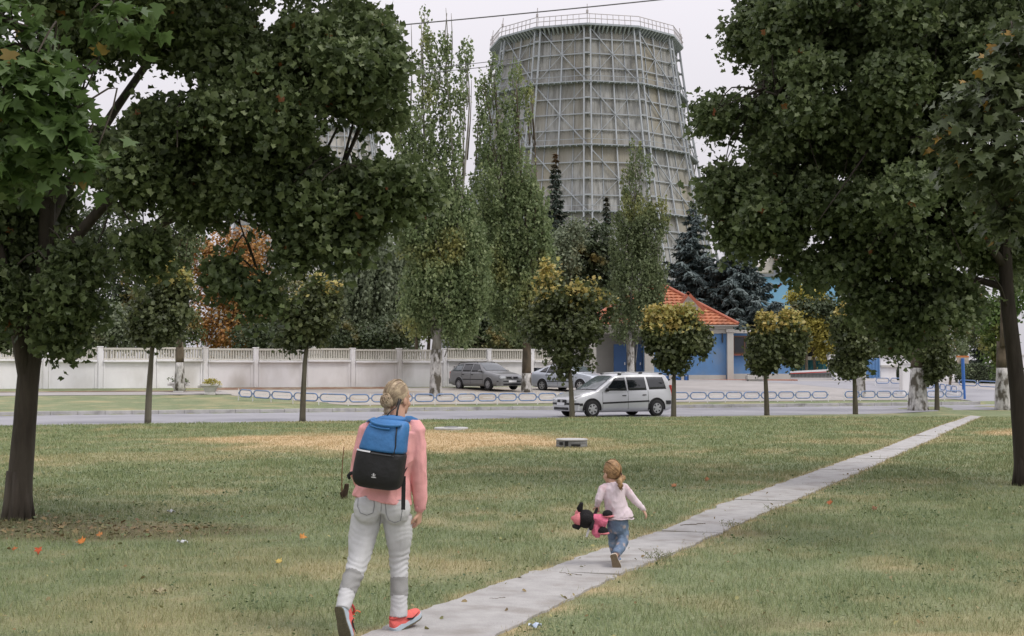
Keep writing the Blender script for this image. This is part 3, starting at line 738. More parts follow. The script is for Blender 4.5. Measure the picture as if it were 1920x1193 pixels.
b = MB(); b.prism([(pk, 151, zr_ + .45), (xb + .4, 151, zr_ + .45), (xb + .4, 149.6, za + .15), (pk + .1, 149.6, za + .15)], (0, 0, .15)); b.prism([(xl, 159, za), (xb + .4, 159, za), (xb + .4, 151, zr_ + .45), (pk, 151, zr_ + .45)], (0, 0, .15)); b.build('roof', mat('grey_slate', (.20, .20, .205), .8, var=.15, vscale=1), gb)
teal = mat('teal_boards', (.03, .165, .22), .6, var=.12, vscale=2)
tb = thing('cabin', 'teal timber cabin with a window ledge behind the lifting barrier', 'cabin', pw(1520, 712, 108))
zg = pw(0, 712, 108).z
b = MB(); xa, xb = pw(1485, 0, 108).x, pw(1556, 0, 108).x; zt_ = pw(0, 636, 108).z; b.box(((xa + xb) / 2, 110.5, (zg + zt_) / 2 - .2), (xb - xa, 5, zt_ - zg + .4))
for k in range(9): b.box((xa + (xb - xa) * (k + .5) / 9, 107.98, (zg + zt_) / 2), (.05, .06, zt_ - zg))
b.build('wall', teal, tb)
b = MB(); wx = pw(1512, 0, 108).x; b.box((wx, 107.95, pw(0, 659, 108).z), (2.4, .12, .85)); o = b.build('window', glassd, tb)
b = MB(); b.box((wx, 107.8, pw(0, 672, 108).z), (2.7, .45, .28)); b.build('ledge', trim, o)
b = MB(); b.box(((xa + xb) / 2, 110.5, zt_ + .1), (xb - xa + .8, 5.8, .22)); b.build('roof', mat('grey_metal_flashing', (.2, .22, .24), .5), tb)

# --- gate area
BY = 92.0
bz = pw(0, 716, BY).z
g = thing('barrier_gate', 'lifting barrier with a red and white boom on a grey blue post', 'barrier', pw(1558, 720, BY))
b = MB(); b.box((pw(1559, 0, BY).x, BY, (pw(0, 722, BY).z + pw(0, 690, BY).z) / 2), (.30, .35, pw(0, 690, BY).z - pw(0, 722, BY).z)); b.box((pw(1559, 0, BY).x, BY, pw(0, 691, BY).z), (.36, .42, .08)); b.build('post', mat('grey_blue_post', (.22, .30, .36), .5, var=.1), g, bevel=.02)
b = MB(); b.bar(pw(1472, 698.5, BY - .3), pw(1563, 694, BY - .3), .12, .13); o = b.build('boom', mat('white_boom', (.74, .74, .74), .5), g)
b = MB(); b.bar(pw(1472, 700.8, BY - .3), pw(1555, 697.2, BY - .3), .124, .06); b.build('red_band', mat('red_boom', (.5, .05, .03), .5), o)
g = thing('sliding_gate', 'low grey sliding gate of corrugated sheet under the barrier boom', 'gate', pw(1515, 718, 96))
b = MB(); xa, xb = pw(1470, 0, 96).x, pw(1553, 0, 96).x; za_, zb_ = pw(0, 719, 96).z, pw(0, 700, 96).z
for k in range(24): b.box((xa + (xb - xa) * (k + .5) / 24, 96 + (.03 if k % 2 else 0), (za_ + zb_) / 2), ((xb - xa) / 24 - .004, .05, zb_ - za_))
b.build('sheet', mat('grey_gate_sheet', (.20, .20, .195), .7, var=.15, vscale=2), g)
b = MB()
for zq in (za_ + .08, zb_ + .03): b.bar((xa - .1, 95.93, zq), (xb + .1, 95.93, zq), .08, .08)
b.build('rail', mat('grey_metal_flashing', (.2, .22, .24), .5), g)
def block(name, label, cat, px, py0, py1, wpx, Y, dep, m, cap=None, extra=None):
    c = pw(px, py1, Y); t = thing(name, label, cat, c); s = Y / F_PX
    z0, z1 = pw(0, py1, Y).z, pw(0, py0, Y).z
    b = MB(); b.box((c.x, Y + dep / 2, (z0 + z1) / 2 - .1), (wpx * s, dep, z1 - z0 + .2)); b.build('body', m, t, bevel=.02)
    if cap: b = MB(); b.box((c.x, Y + dep / 2, z1 + .06), (wpx * s + .14, dep + .14, .14)); b.build('cap', cap, t, bevel=.015)
    return t
block('gate_pillar', 'short white pillar by the barrier post, with a grey cap', 'pillar', 1578, 693, 722, 26, 91, .7, conc, greywall)
block('gate_pillar', 'white column standing behind the barrier post, taller than it', 'pillar', 1560, 668, 712, 11, 100, .5, conc, trim)
t = block('ticket_box', 'bright blue box with a small white notice, half hidden by a clipped maple', 'box', 1592, 695, 722, 12, 90.5, .5, mat('bright_blue', (.03, .10, .42), .45, var=.1))
b = MB(); b.box((pw(1592, 0, 90.4).x, 90.47, pw(0, 702, 90.4).z), (.2, .02, .18)); b.build('notice', whitep, t)
block('gate_pillar', 'tall white pillar beside the clipped topiary and thick whitewashed trunk', 'pillar', 1702, 682, 741, 19, 72, .6, conc, conc)
t = thing('wall', 'white garden wall with a moulded ledge behind the low blue railing', 'wall', pw(1668, 722, 96))
b = MB(); xa, xb = pw(1644, 0, 96).x, pw(1790, 0, 96).x; z0, z1 = pw(0, 724, 96).z, pw(0, 669, 96).z
b.box(((xa + xb) / 2, 96.2, (z0 + z1) / 2), (xb - xa, .4, z1 - z0)); b.build('panel', conc, t)
b = MB(); b.box(((xa + xb) / 2, 96.0, pw(0, 687, 96).z), (xb - xa + .05, .3, .16)); b.box(((xa + xb) / 2, 96.2, z1 + .06), (xb - xa + .1, .6, .14)); b.build('ledge', trim, t)
t = thing('gate', 'blue metal gate leaf closed against the white garden wall', 'gate', pw(1632, 724, 95))
b = MB(); xa, xb = pw(1619, 0, 95).x, pw(1643, 0, 95).x; z0, z1 = pw(0, 724, 95).z, pw(0, 672, 95).z
b.box(((xa + xb) / 2, 95.3, (z0 + z1) / 2), (xb - xa, .06, z1 - z0))
for k in range(5): b.box((xa + (xb - xa) * k / 4, 95.25, (z0 + z1) / 2), (.06, .06, z1 - z0))
b.build('leaf', stucco, t)
t = thing('wall', 'pale wall at the right edge, behind the clipped hedge', 'wall', pw(1890, 722, 100))
b = MB(); xa, xb = pw(1840, 0, 100).x, pw(2050, 0, 100).x; z0, z1 = pw(0, 730, 100).z, pw(0, 668, 100).z; b.box(((xa + xb) / 2, 100.2, (z0 + z1) / 2), (xb - xa, .4, z1 - z0)); b.build('panel', conc, t)
b = MB(); b.box(((xa + xb) / 2, 100.2, z1 + .05), (xb - xa, .6, .12)); b.build('coping', trim, t)
# sign post
sp = G(1808, 749); sY = sp.y
t = thing('sign_post', 'blue post carrying a small board with an orange top edge', 'sign', sp)
b = MB(); b.tube([sp - Vector((0, 0, .1)), P(1805, 672, sY)], [.085, .085], 10); b.build('post', mat('bright_blue_post', (.04, .14, .42), .45), t)
c = P(1805, 676, sY + .12); s = sY / F_PX
b = MB(); b.box(c, (22 * s, .05, 12 * s)); o = b.build('board', mat('faded_board', (.42, .36, .28), .7, var=.25, vscale=6), t)
b = MB(); b.box((c.x, c.y, c.z + 7.2 * s), (23 * s, .06, 3.2 * s)); b.build('orange_edge', mat('orange_paint', (.5, .17, .05), .5), o)
# blue waste bins / benches beside the guardhouse
for i, (px, w) in enumerate(((1246, 14), (1271, 10), (1287, 6))):
    Y_ = 86.5; c = pw(px, 722, Y_); s = Y_ / F_PX
    t = thing('crowd_barrier', ['wide dark blue metal crowd barrier next to the van rear', 'middle dark blue metal crowd barrier right of the young maple stem', 'narrow dark blue metal end frame standing on the brick edge'][i], 'barrier', c, group='blue metal barriers by the guardhouse')
    b = MB(); z0, z1 = c.z, pw(0, 703, Y_).z
    for q in (-1, 1): b.bar((c.x + q * w * s / 2, Y_, z0), (c.x + q * w * s / 2, Y_, z1), .09)
    for zq in (z0 + .15, z1): b.bar((c.x - w * s / 2, Y_, zq), (c.x + w * s / 2, Y_, zq), .08)
    b.build('frame', dblue, t)
    b = MB(); b.box((c.x, Y_, (z0 + z1) / 2 + .06), (w * s - .1, .05, (z1 - z0) * .55)); b.build('panel', mat('bright_blue_post', (.04, .14, .42), .45), t)
# stone pot by the wing
t = thing('stone_planter', 'square pale stone planter standing against the guardhouse plinth', 'planter', pw(1418, 720, 86))
b = MB(); c = pw(1418, 720, 86); b.box((c.x, 86.5, c.z + .12), (.95, .8, .3)); b.box((c.x, 86.5, c.z + .42), (1.1, .95, .3)); b.build('bowl', trim, t, bevel=.03)
b = MB(); b.box((c.x, 86.5, c.z + .58), (.9, .75, .06)); b.build('soil', mat('dark_soil', (.06, .05, .035), .9, var=.2), t)
# turquoise parasol roof peeking over the fence
t = thing('awning', 'pale turquoise canvas awning peeking over the concrete wall', 'awning', P(462, 700, 92))
b = MB(); c = P(462, 652, 92); a_ = P(428, 655, 92); e_ = P(498, 655, 92); k_ = P(460, 645, 92)
b.prism([a_, k_ + Vector((-.25, 0, 0)), k_ + Vector((.3, 0, -.03)), e_, e_ - Vector((0, 0, .15)), a_ - Vector((0, 0, .15))], (0, 3, 0)); b.build('canvas', mat('turquoise_canvas', (.20, .47, .52), .7, var=.08), t, bevel=.03)
for q in (a_ + Vector((.2, .2, -.1)), e_ + Vector((-.2, .2, -.1))):
    b = MB(); b.bar(q, (q.x, q.y, 1.2), .08); b.build('pole', whitep, t)
# flower planters in front of the wall
urn = mat('weathered_white_urn', (.56, .55, .53), .85, var=.12, vscale=5)
def planter(px, py, label, sc=1.0):
    c = G(px, py); t = thing('flower_planter', label, 'planter', c, group='white planters by the wall'); w = .36 * sc
    b = MB()
    def fr(z, a): return [c + Vector((sx * a, sy * a * .8, z)) for sx, sy in ((-1, -1), (1, -1), (1, 1), (-1, 1))]
    rings = [fr(-.05, w * .62), fr(.06, w * .62), fr(.10, w * .52), fr(.36, w * .80), fr(.40, w * 1.02), fr(.50, w * 1.05), fr(.50, w * .85), fr(.40, w * .8)]
    vs = [q for r in rings for q in r]; fs = [(i * 4 + k, i * 4 + (k + 1) % 4, (i + 1) * 4 + (k + 1) % 4, (i + 1) * 4 + k) for i in range(len(rings) - 1) for k in range(4)] + [(0, 1, 2, 3), tuple((len(rings) - 1) * 4 + k for k in range(4))]
    b.add(vs, fs); b.build('bowl', urn, t, bevel=.015)
    for sx in (-1, 1):
        b = MB(); b.box(c + Vector((sx * w * 1.2, 0, .38)), (w * .5, .22, .12)); b.build('handle', urn, t, bevel=.02)
    return c + Vector((0, 0, .45))
PLANT_A = planter(335, 736, 'white urn planter in front of the whitewashed poplar stem')
PLANT_B = planter(394, 740, 'wider white urn planter by the curved railing end', 1.1)
# manhole rings
ringm = mat('grey_cast_concrete', (.17, .175, .175), .85, var=.25, vscale=6, bump=.5, bscale=30)
lidm = mat('pale_concrete_lid', (.40, .40, .39), .85, var=.15, vscale=5)
c = G(1072, 838); s = c.y / F_PX; rr = 29.5 * s; hh = 14.5 * s
t = thing('manhole_ring', 'raised round concrete manhole ring with a flat lid, standing in the dry grass', 'manhole', c)
b = MB(); b.lathe(c, [(rr * .98, -.05), (rr, .03), (rr * .97, hh * .45), (rr * .99, hh * .5), (rr * .97, hh * .86)], 32); b.build('ring', ringm, t)
b = MB(); b.lathe(c, [(rr * 1.0, hh * .87), (rr * 1.02, hh * .89), (rr * 1.02, hh), (rr * .97, hh * 1.04), (.1, hh * 1.06)], 32); b.build('lid', lidm, t)
for an, w, h_ in ((-1.95, .07, .10), (-1.35, .2, .04), (-2.35, .08, .06)):
    b = MB(); q = c + Vector((math.cos(an) * rr * .985, math.sin(an) * rr * .985, hh * (.5 if h_ > .05 else .3))); b.box(q, (w, .04, h_), rz=an + PI / 2); b.build('notch', mat('dark_hole', (.02, .02, .02), .9), t)
c = G(846, 806); rr = 32 * c.y / F_PX
t = thing('manhole_cover', 'flat pale concrete manhole slab lying flush in the straw coloured grass', 'manhole', c)
b = MB(); b.lathe(c, [(rr, -.05), (rr, .05), (rr * .96, .07), (.1, .075)], 28); b.build('slab', lidm, t)
b = MB(); b.lathe(c, [(rr * .42, .07), (rr * .42, .095), (.05, .1)], 24); b.build('lid', ringm, t)
# overhead cables
def cable(label, pa, pc, sag, r=.02):
    pts = []; L = 24
    for i in range(L + 1): t_ = i / L; q = pa.lerp(pc, t_); q.z -= 4 * sag * t_ * (1 - t_); pts.append(q)
    b = MB(); b.tube(pts, [r] * len(pts), 6); tag(b.build('power_cable', mat('cable', (.12, .12, .125), .6)), label, 'cable')
cable('single overhead power cable rising to the right across the sky past the tower top', P(300, 85, 44), P(1900, -75, 40), .15, .02)
cable('upper of two thin cables crossing the gap in the left maple foliage', P(350, 138, 52), P(980, 108, 60), .3, .016)
cable('lower of two thin cables crossing the gap in the left maple foliage', P(350, 146, 52), P(980, 117, 60), .3, .016)
# ================================================================== CARS
silver = mat('silver_car_paint', (.56, .575, .60), .30, metal=.3, coat=.6, spec=.5)
bsilver = mat('blue_silver_car_paint', (.48, .52, .58), .34, metal=.35, coat=.6)
gsilver = mat('grey_silver_car_paint', (.205, .21, .215), .36, metal=.35, coat=.5)
carglass = mat('car_glass', (.012, .015, .018), .05, spec=.7)
lightglass = mat('lit_car_glass', (.09, .11, .12), .05, spec=.8)
blackpl = mat('black_plastic', (.018, .018, .02), .5)
rubber = mat('tyre_rubber', (.016, .016, .017), .8)
alloy = mat('alloy_rim', (.42, .43, .44), .35, metal=.5)
hubcap = mat('grey_hubcap', (.30, .30, .31), .45, metal=.2)
lens = mat('headlamp_lens', (.50, .53, .56), .12, spec=.7)
redl = mat('red_lamp', (.42, .03, .02), .2, spec=.6)
platem = mat('number_plate', (.72, .73, .75), .5)
class Car:
    def __init__(s, st):
        a = np.array(sorted(st)); s.x = a[:, 0]; s.w, s.zb, s.belt, s.top, s.wt = (a[:, k] for k in range(1, 6))
    def par(s, x): return [float(np.interp(x, s.x, q)) for q in (s.w, s.zb, s.belt, s.top, s.wt)]
    def sec(s, x):
        w, zb, bl, tp, wt = s.par(x); hood = tp - bl < .12
        m = (.955 * w * .45 + wt * .55) if not hood else (.955 * w + wt) / 2
        return [(.84 * w, zb), (.965 * w, zb + .05), (.992 * w, zb + .17), (w, zb + .30 if bl - zb > .5 else zb + (bl - zb) * .55), (.99 * w, bl - (bl - zb) * .16), (.955 * w, bl), (m, bl + (tp - bl) * .52), (wt, tp - (tp - bl) * .12), (wt * .93, tp - (tp - bl) * .03), (wt * .6, tp + .012), (0, tp + .02)]
    def sy(s, x, z):
        q = s.sec(x); return float(np.interp(z, [p[1] for p in q[:9]], [p[0] for p in q[:9]]))
    def tz(s, x, y):
        q = s.sec(x)[5:]; q = q[::-1]; return float(np.interp(abs(y), [p[0] for p in q], [p[1] for p in q]))
    def body(s):
        xs = np.unique(np.concatenate([s.x, np.linspace(s.x[0], s.x[-1], 44)]))
        b = MB(); rows = []
        for x in xs:
            q = s.sec(x); rows.append([Vector((x, y, z)) for y, z in q] + [Vector((x, -y, z)) for y, z in q[-2::-1]])
        b.grid(rows)
        for r in (rows[0], rows[-1]): b.add(r, [tuple(range(len(r)))])
        b.add([q for x in xs for q in (Vector((x, s.sec(x)[0][0], s.sec(x)[0][1])), Vector((x, -s.sec(x)[0][0], s.sec(x)[0][1])))], [(2 * i, 2 * i + 1, 2 * i + 3, 2 * i + 2) for i in range(len(xs) - 1)])
        return b
    def side(s, c, side, off=.006, n=(7, 5)):
        """a panel lying on the flank; c: four (x,z) corners"""
        b = MB(); rows = []
        for i in range(n[0] + 1):
            t = i / n[0]; r = []
            for j in range(n[1] + 1):
                q = j / n[1]; x = (c[0][0] * (1 - t) + c[1][0] * t) * (1 - q) + (c[3][0] * (1 - t) + c[2][0] * t) * q; z = (c[0][1] * (1 - t) + c[1][1] * t) * (1 - q) + (c[3][1] * (1 - t) + c[2][1] * t) * q
                r.append(Vector((x, side * (s.sy(x, z) + off), z)))
            rows.append([Vector((r[0].x, r[0].y - side * (off + .02), r[0].z))] + r + [Vector((r[-1].x, r[-1].y - side * (off + .02), r[-1].z))])
        b.grid(rows)
        for r in (rows[0], rows[-1]): b.add(r, [tuple(range(len(r)))])
        return b
    def lid(s, xf, xr, yf, yr, off=.008, n=(8, 10)):
        """a panel lying on top (windscreen, rear screen): from (xf, +-yf) to (xr, +-yr)"""
        b = MB(); rows = []
        for i in range(n[0] + 1):
            t = i / n[0]; x = xf + (xr - xf) * t; yy = yf + (yr - yf) * t; r = []
            for j in range(n[1] + 1):
                y = yy * (2 * j / n[1] - 1); r.append(Vector((x, y, s.tz(x, y) + off)))
            rows.append(r)
        return b.grid(rows)
def wheel(root, x, y, r, side, style):
    o = bpy.data.objects.new('wheel', None); COL.objects.link(o); o.parent = root; o.location = (x, y, r); o.empty_display_size = .1
    R = Matrix.Rotation(PI / 2, 3, 'X')
    w = .19
    prof = [(r * .62, -w / 2), (r * .93, -w / 2), (r, -w * .34), (r, w * .34), (r * .93, w / 2), (r * .62, w / 2), (r * .6, w * .3), (r * .6, -w * .3), (r * .62, -w / 2)]
    b = MB(); n = 28; vs = []
    for rr, z in prof: vs += [R @ Vector((rr * math.cos(2 * PI * k / n), rr * math.sin(2 * PI * k / n), z)) for k in range(n)]
    b.add(vs, [(i * n + k, i * n + (k + 1) % n, (i + 1) * n + (k + 1) % n, (i + 1) * n + k) for i in range(len(prof) - 1) for k in range(n)])
    b.build('tyre', rubber, o, smooth=True, local=True)
    b = MB(); yo = side * w * .36
    ring = [(r * .66, 0), (r * .62, .02), (r * .55, .022), (r * .54, -.02)]
    vs = []
    for rr, z in ring: vs += [Vector((rr * math.cos(2 * PI * k / n), yo + side * z, rr * math.sin(2 * PI * k / n))) for k in range(n)]
    b.add(vs, [(i * n + k, i * n + (k + 1) % n, (i + 1) * n + (k + 1) % n, (i + 1) * n + k) for i in range(3) for k in range(n)])
    ns = style
    for k in range(ns):
        a = 2 * PI * k / ns + .3; q = Vector((math.cos(a), 0, math.sin(a)))
        b.bar(q * (r * .08) + Vector((0, yo + side * .012, 0)), q * (r * .6) + Vector((0, yo + side * .005, 0)), r * (.24 if ns < 7 else .14), .025, up=(0, 1, 0))
    b.tube([Vector((0, yo - side * .02, 0)), Vector((0, yo + side * .03, 0))], [r * .16, r * .13], 14)
    b.build('rim', alloy if ns < 7 else hubcap, o, local=True)
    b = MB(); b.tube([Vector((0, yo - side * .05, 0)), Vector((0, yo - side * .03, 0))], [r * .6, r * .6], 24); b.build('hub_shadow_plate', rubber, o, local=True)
def make_car(root, car, paint, wr, wx, ww, windows, glass, screen, rear, mould, style, van):
    body = car.body().build('body', paint, root, smooth=True, local=True)
    zt = max(car.top)
    for sd in (-1, 1):
        for c, gl in windows:
            fr = [(c[0][0] + (.03 if c[0][0] > c[1][0] else -.03), c[0][1] - .02), (c[1][0] - (.03 if c[0][0] > c[1][0] else -.03), c[1][1] - .02), (c[2][0] - .02, c[2][1] + .02), (c[3][0] + .02, c[3][1] + .02)]
            o = car.side(fr, sd, .004).build('window', blackpl, root, local=True); car.side(c, sd, .009).build('pane', gl, o, local=True, smooth=True)
        for x in wx:
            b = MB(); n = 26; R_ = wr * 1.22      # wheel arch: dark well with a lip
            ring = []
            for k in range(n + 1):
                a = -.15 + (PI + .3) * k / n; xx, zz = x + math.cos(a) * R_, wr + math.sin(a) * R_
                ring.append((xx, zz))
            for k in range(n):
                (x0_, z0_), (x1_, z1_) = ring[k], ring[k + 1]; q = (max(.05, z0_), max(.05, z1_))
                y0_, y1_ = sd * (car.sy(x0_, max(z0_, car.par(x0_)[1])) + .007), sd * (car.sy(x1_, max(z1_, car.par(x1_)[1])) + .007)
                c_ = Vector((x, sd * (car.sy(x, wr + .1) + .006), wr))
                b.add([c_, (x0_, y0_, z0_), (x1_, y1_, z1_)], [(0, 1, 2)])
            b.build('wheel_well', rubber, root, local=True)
            b = MB(); b.tube([(q[0], sd * (car.sy(q[0], max(q[1], car.par(q[0])[1])) + .004), q[1]) for q in ring], [.022] * len(ring), 6); b.build('wheel_arch', paint if not van else blackpl, root, local=True, smooth=True)
            wheel(root, x, sd * (ww - .055), wr, sd, style)
        car.side(mould, sd, .014, (10, 2)).build('side_moulding', blackpl, root, local=True)
        for xs_ in windows_seams:
            b = MB(); pts = [(xs_, sd * (car.sy(xs_, z) + .001), z) for z in np.linspace(car.par(xs_)[1] + .1, car.par(xs_)[2], 8)]; b.tube(pts, [.007] * 8, 5); b.build('door_seam', blackpl, root, local=True)
        for hx, hz in handles:
            b = MB(); y = sd * (car.sy(hx, hz) + .012); b.box((hx, y, hz), (.17, .03, .035)); b.build('door_handle', blackpl, root, local=True, bevel=.008)
        mx_, mz_ = mirror_at; y = sd * (car.sy(mx_, mz_) + .11)
        b = MB(); b.ell((mx_, y, mz_ + .03), (.07, .11, .075), 12); b.bar((mx_, y - sd * .14, mz_ - .03), (mx_, y, mz_), .05); b.build('mirror', blackpl if van else paint, root, local=True, smooth=True)
        b = MB(); xr0, xr1 = rail_x; pts = [(x, sd * (car.par(x)[4] * .93), car.tz(x, car.par(x)[4] * .93) + .045) for x in np.linspace(xr0, xr1, 10)]
        pts = [(pts[0][0] + .05, pts[0][1], pts[0][2] - .05)] + pts + [(pts[-1][0] - .05, pts[-1][1], pts[-1][2] - .05)]
        b.tube(pts, [.018] * len(pts), 6); b.build('roof_rail', blackpl if not van else alloy, root, local=True, smooth=True)
        if van:
            for x in np.linspace(xr0, xr1, 3):
                b = MB(); b.box((x, sd * (car.par(x)[4] * .93), car.tz(x, car.par(x)[4] * .93) + .03), (.16, .05, .05)); b.build('rail_foot', blackpl, root, local=True, bevel=.01)
    car.lid(screen[0] + .04, screen[1] - .03, screen[2] + .03, screen[3] + .03, .004).build('windscreen_seal', blackpl, root, local=True)
    car.lid(*screen, .010).build('windscreen', lightglass, root, local=True, smooth=True)
    return body
# --- the silver van on the road -------------------------------------------------
VAN = Car([(2.225, .60, .30, .60, .64, .52), (2.19, .72, .27, .66, .70, .62), (2.08, .80, .23, .74, .78, .70), (1.85, .84, .20, .82, .86, .75), (1.5, .865, .19, .90, .94, .78), (1.22, .87, .19, .94, .985, .79),
           (1.0, .87, .19, .955, 1.13, .755), (.6, .87, .19, .965, 1.39, .68), (.32, .87, .19, .97, 1.545, .635), (.12, .87, .19, .97, 1.60, .625), (-.6, .87, .19, .985, 1.645, .63), (-1.4, .87, .19, 1.0, 1.645, .63), (-1.9, .86, .20, 1.0, 1.615, .62), (-2.06, .845, .22, 1.0, 1.57, .61), (-2.17, .82, .25, 1.0, 1.42, .63), (-2.21, .79, .28, .99, 1.2, .68), (-2.225, .76, .30, .95, 1.05, .68)])
vc = (G(1108, 781.5) + G(1229, 781.5)) / 2
vs_ = 50.2
vY = F_PX / 49.6; vp = P(1138, 781.0, vY)
windows_seams = (.98, -.16, -1.08); handles = ((.02, .80), (-.90, .82)); mirror_at = (.80, 1.0); rail_x = (.05, -1.85)
vang = PI + math.atan(RT) + .14
van = thing('van', 'silver estate van driving along the road behind the young maple stem', 'van', (vp.x + .22, vY + 0.4, -.04), vang)
make_car(van, VAN, silver, .315, (1.435, -1.47), .865,
         [(((.80, 1.01), (-.10, 1.005), (-.10, 1.455), (.30, 1.43)), carglass), (((-.22, 1.01), (-1.0, 1.02), (-1.0, 1.47), (-.22, 1.465)), carglass), (((-1.18, 1.04), (-1.93, 1.06), (-1.86, 1.47), (-1.12, 1.475)), carglass)],
         carglass, (1.16, .38, .68, .58), None, ((.98, .50), (-1.12, .56), (-1.12, .62), (.98, .56)), 6, True)
def vbox(name, c, size, m, root, bevel=.01, parent=None):
    b = MB(); b.box(c, size); return b.build(name, m, parent or root, local=True, bevel=bevel)
b = MB()
pts = [(2.02, -.845), (2.20, -.70), (2.262, -.45), (2.275, 0), (2.262, .45), (2.20, .70), (2.02, .845)]
b.prism([(x, y, .24) for x, y in pts] + [(x - .2, y * .9, .24) for x, y in pts[::-1]], (0, 0, .26)); b.build('front_bumper', silver, van, local=True, bevel=.03)
b = MB(); b.prism([(x + .008, y * 1.004, .47) for x, y in pts] + [(x - .15, y * .9, .47) for x, y in pts[::-1]], (0, 0, .075)); b.build('bumper_strip', blackpl, van, local=True)
vbox('lower_grille', (2.27, 0, .33), (.02, 1.0, .1), blackpl, van)
vbox('grille', (2.225, .0, .605), (.05, .62, .12), blackpl, van, .02)
b = MB(); b.tube([(2.25, 0, .61), (2.262, 0, .61)], [.075, .068], 12); b.build('badge', alloy, van, local=True)
vbox('number_plate', (2.285, 0, .50), (.012, .52, .112), platem, van, .003)
for sd in (-1, 1):
    b = MB(); b.ell((2.12, sd * .62, .645), (.12, .17, .085), 16); b.build('headlight', lens, van, local=True, smooth=True)
    b = MB(); b.box((-2.19, sd * .74, .97), (.08, .10, .44)); b.build('taillight', redl, van, local=True, bevel=.02)
    VAN.side(((1.98, .44), (1.84, .44), (1.84, .53), (1.98, .53)), sd, .016, (3, 2)).build('bumper_corner', blackpl, van, local=True)
    VAN.side(((-1.93, .46), (-2.14, .46), (-2.14, .60), (-1.90, .60)), sd, .03, (4, 2)).build('rear_bumper_corner', blackpl, van, local=True)
b = MB(); b.box((-2.23, 0, .45), (.12, 1.55, .26)); b.build('rear_bumper', blackpl, van, local=True, bevel=.03)
b = MB(); b.box((-2.19, 0, 1.22), (.03, 1.05, .36)); b.build('rear_window', carglass, van, local=True)
b = MB(); b.tube([(1.12, -.5, 1.045), (1.08, .1, 1.065)], [.012, .012], 6); b.build('wiper', blackpl, van, local=True)

# --- parked grey estate ----------------------------------------------------------
EST = Car([(2.2, .62, .32, .58, .62, .54), (2.16, .74, .26, .66, .70, .64), (2.0, .82, .22, .76, .80, .70), (1.6, .855, .20, .85, .885, .76), (1.15, .868, .19, .91, .95, .78), (.95, .868, .19, .93, 1.0, .775), (.5, .868, .19, .935, 1.27, .68), (.2, .868, .19, .94, 1.405, .62), (-.1, .868, .19, .945, 1.44, .60), (-.9, .868, .19, .955, 1.44, .60), (-1.5, .86, .20, .965, 1.40, .60), (-1.85, .845, .22, .97, 1.28, .62), (-2.05, .82, .25, .97, 1.12, .66), (-2.15, .78, .28, .95, 1.0, .68), (-2.2, .72, .32, .9, .95, .66)])
eY = 68.5; ep = P(912, 729, eY)
windows_seams = (.85, -.22, -1.0); handles = ((-.08, .80), (-.88, .81)); mirror_at = (.66, .96); rail_x = (.0, -1.6)
def place_low(name, label, px, py, Y, ang):
    p = P(px, py, Y); return thing(name, label, 'car', (p.x, Y, H(p.x, Y) + .004), ang, 'cars parked in front of the wall')
est = place_low('parked_car', 'dark silver estate car with roof rails, parked nose out before the wall', 911, 729, 70.6, -math.radians(51))
estp = ([(((.70, .965), (-.16, .965), (-.16, 1.33), (.26, 1.31)), carglass), (((-.28, .97), (-.95, .98), (-.95, 1.335), (-.28, 1.335)), carglass), (((-1.08, .985), (-1.90, 1.0), (-1.62, 1.30), (-1.08, 1.33)), lightglass)], carglass, (.93, .22, .70, .57), None, ((.85, .52), (-1.1, .53), (-1.1, .575), (.85, .565)))
make_car(est, EST, gsilver, .305, (1.30, -1.215), .865, *estp, 9, False)
def car_front(root, paint, zg):
    pts = [(1.98, -.84), (2.16, -.70), (2.225, -.45), (2.24, 0), (2.225, .45), (2.16, .70), (1.98, .84)]
    b = MB(); b.prism([(x, y, .22) for x, y in pts] + [(x - .2, y * .9, .22) for x, y in pts[::-1]], (0, 0, .33)); b.build('front_bumper', paint, root, local=True, bevel=.03)
    b = MB(); b.prism([(x + .01, y * 1.004, .43) for x, y in pts] + [(x - .15, y * .9, .43) for x, y in pts[::-1]], (0, 0, .05)); b.build('bumper_strip', blackpl, root, local=True)
    vbox('lower_grille', (2.24, 0, .30), (.03, 1.15, .09), blackpl, root)
    vbox('grille', (2.205, 0, .645), (.05, .72, .09), blackpl, root)
    b = MB(); b.tube([(2.225, 0, .645), (2.242, 0, .645)], [.06, .055], 14); b.build('badge', alloy, root, local=True)
    vbox('number_plate', (2.25, 0, .455), (.012, .52, .11), platem, root, .003)
    for sd in (-1, 1):
        b = MB(); b.box((2.135, sd * .58, .645), (.14, .34, .12)); b.build('headlight', lens, root, local=True, bevel=.03)
        b = MB(); b.box((-2.14, sd * .70, .78), (.1, .14, .36)); b.build('taillight', redl, root, local=True, bevel=.02)
    b = MB(); b.box((-2.17, 0, .45), (.16, 1.6, .3)); b.build('rear_bumper', paint, root, local=True, bevel=.04)
    b = MB(); b.box((-2.08, 0, 1.1), (.2, 1.0, .28)); b.build('rear_window', carglass, root, local=True)
car_front(est, gsilver, 0)
SED = Car([(2.2, .62, .32, .58, .62, .54), (2.15, .74, .26, .66, .70, .64), (1.95, .82, .22, .78, .82, .70), (1.5, .86, .20, .87, .905, .76), (1.1, .87, .19, .92, .97, .78), (.7, .87, .19, .93, 1.16, .72), (.35, .87, .19, .94, 1.35, .63), (.05, .87, .19, .945, 1.43, .60), (-.6, .87, .19, .955, 1.435, .59), (-1.1, .87, .19, .97, 1.36, .59), (-1.55, .86, .20, .985, 1.20, .64), (-1.9, .84, .22, .99, 1.06, .70), (-2.1, .80, .25, .97, 1.02, .70), (-2.2, .72, .32, .9, .95, .66)])
windows_seams = (.85, -.22, -1.0); handles = ((-.08, .83), (-.95, .85)); mirror_at = (.72, .97); rail_x = (-.1, -.9)
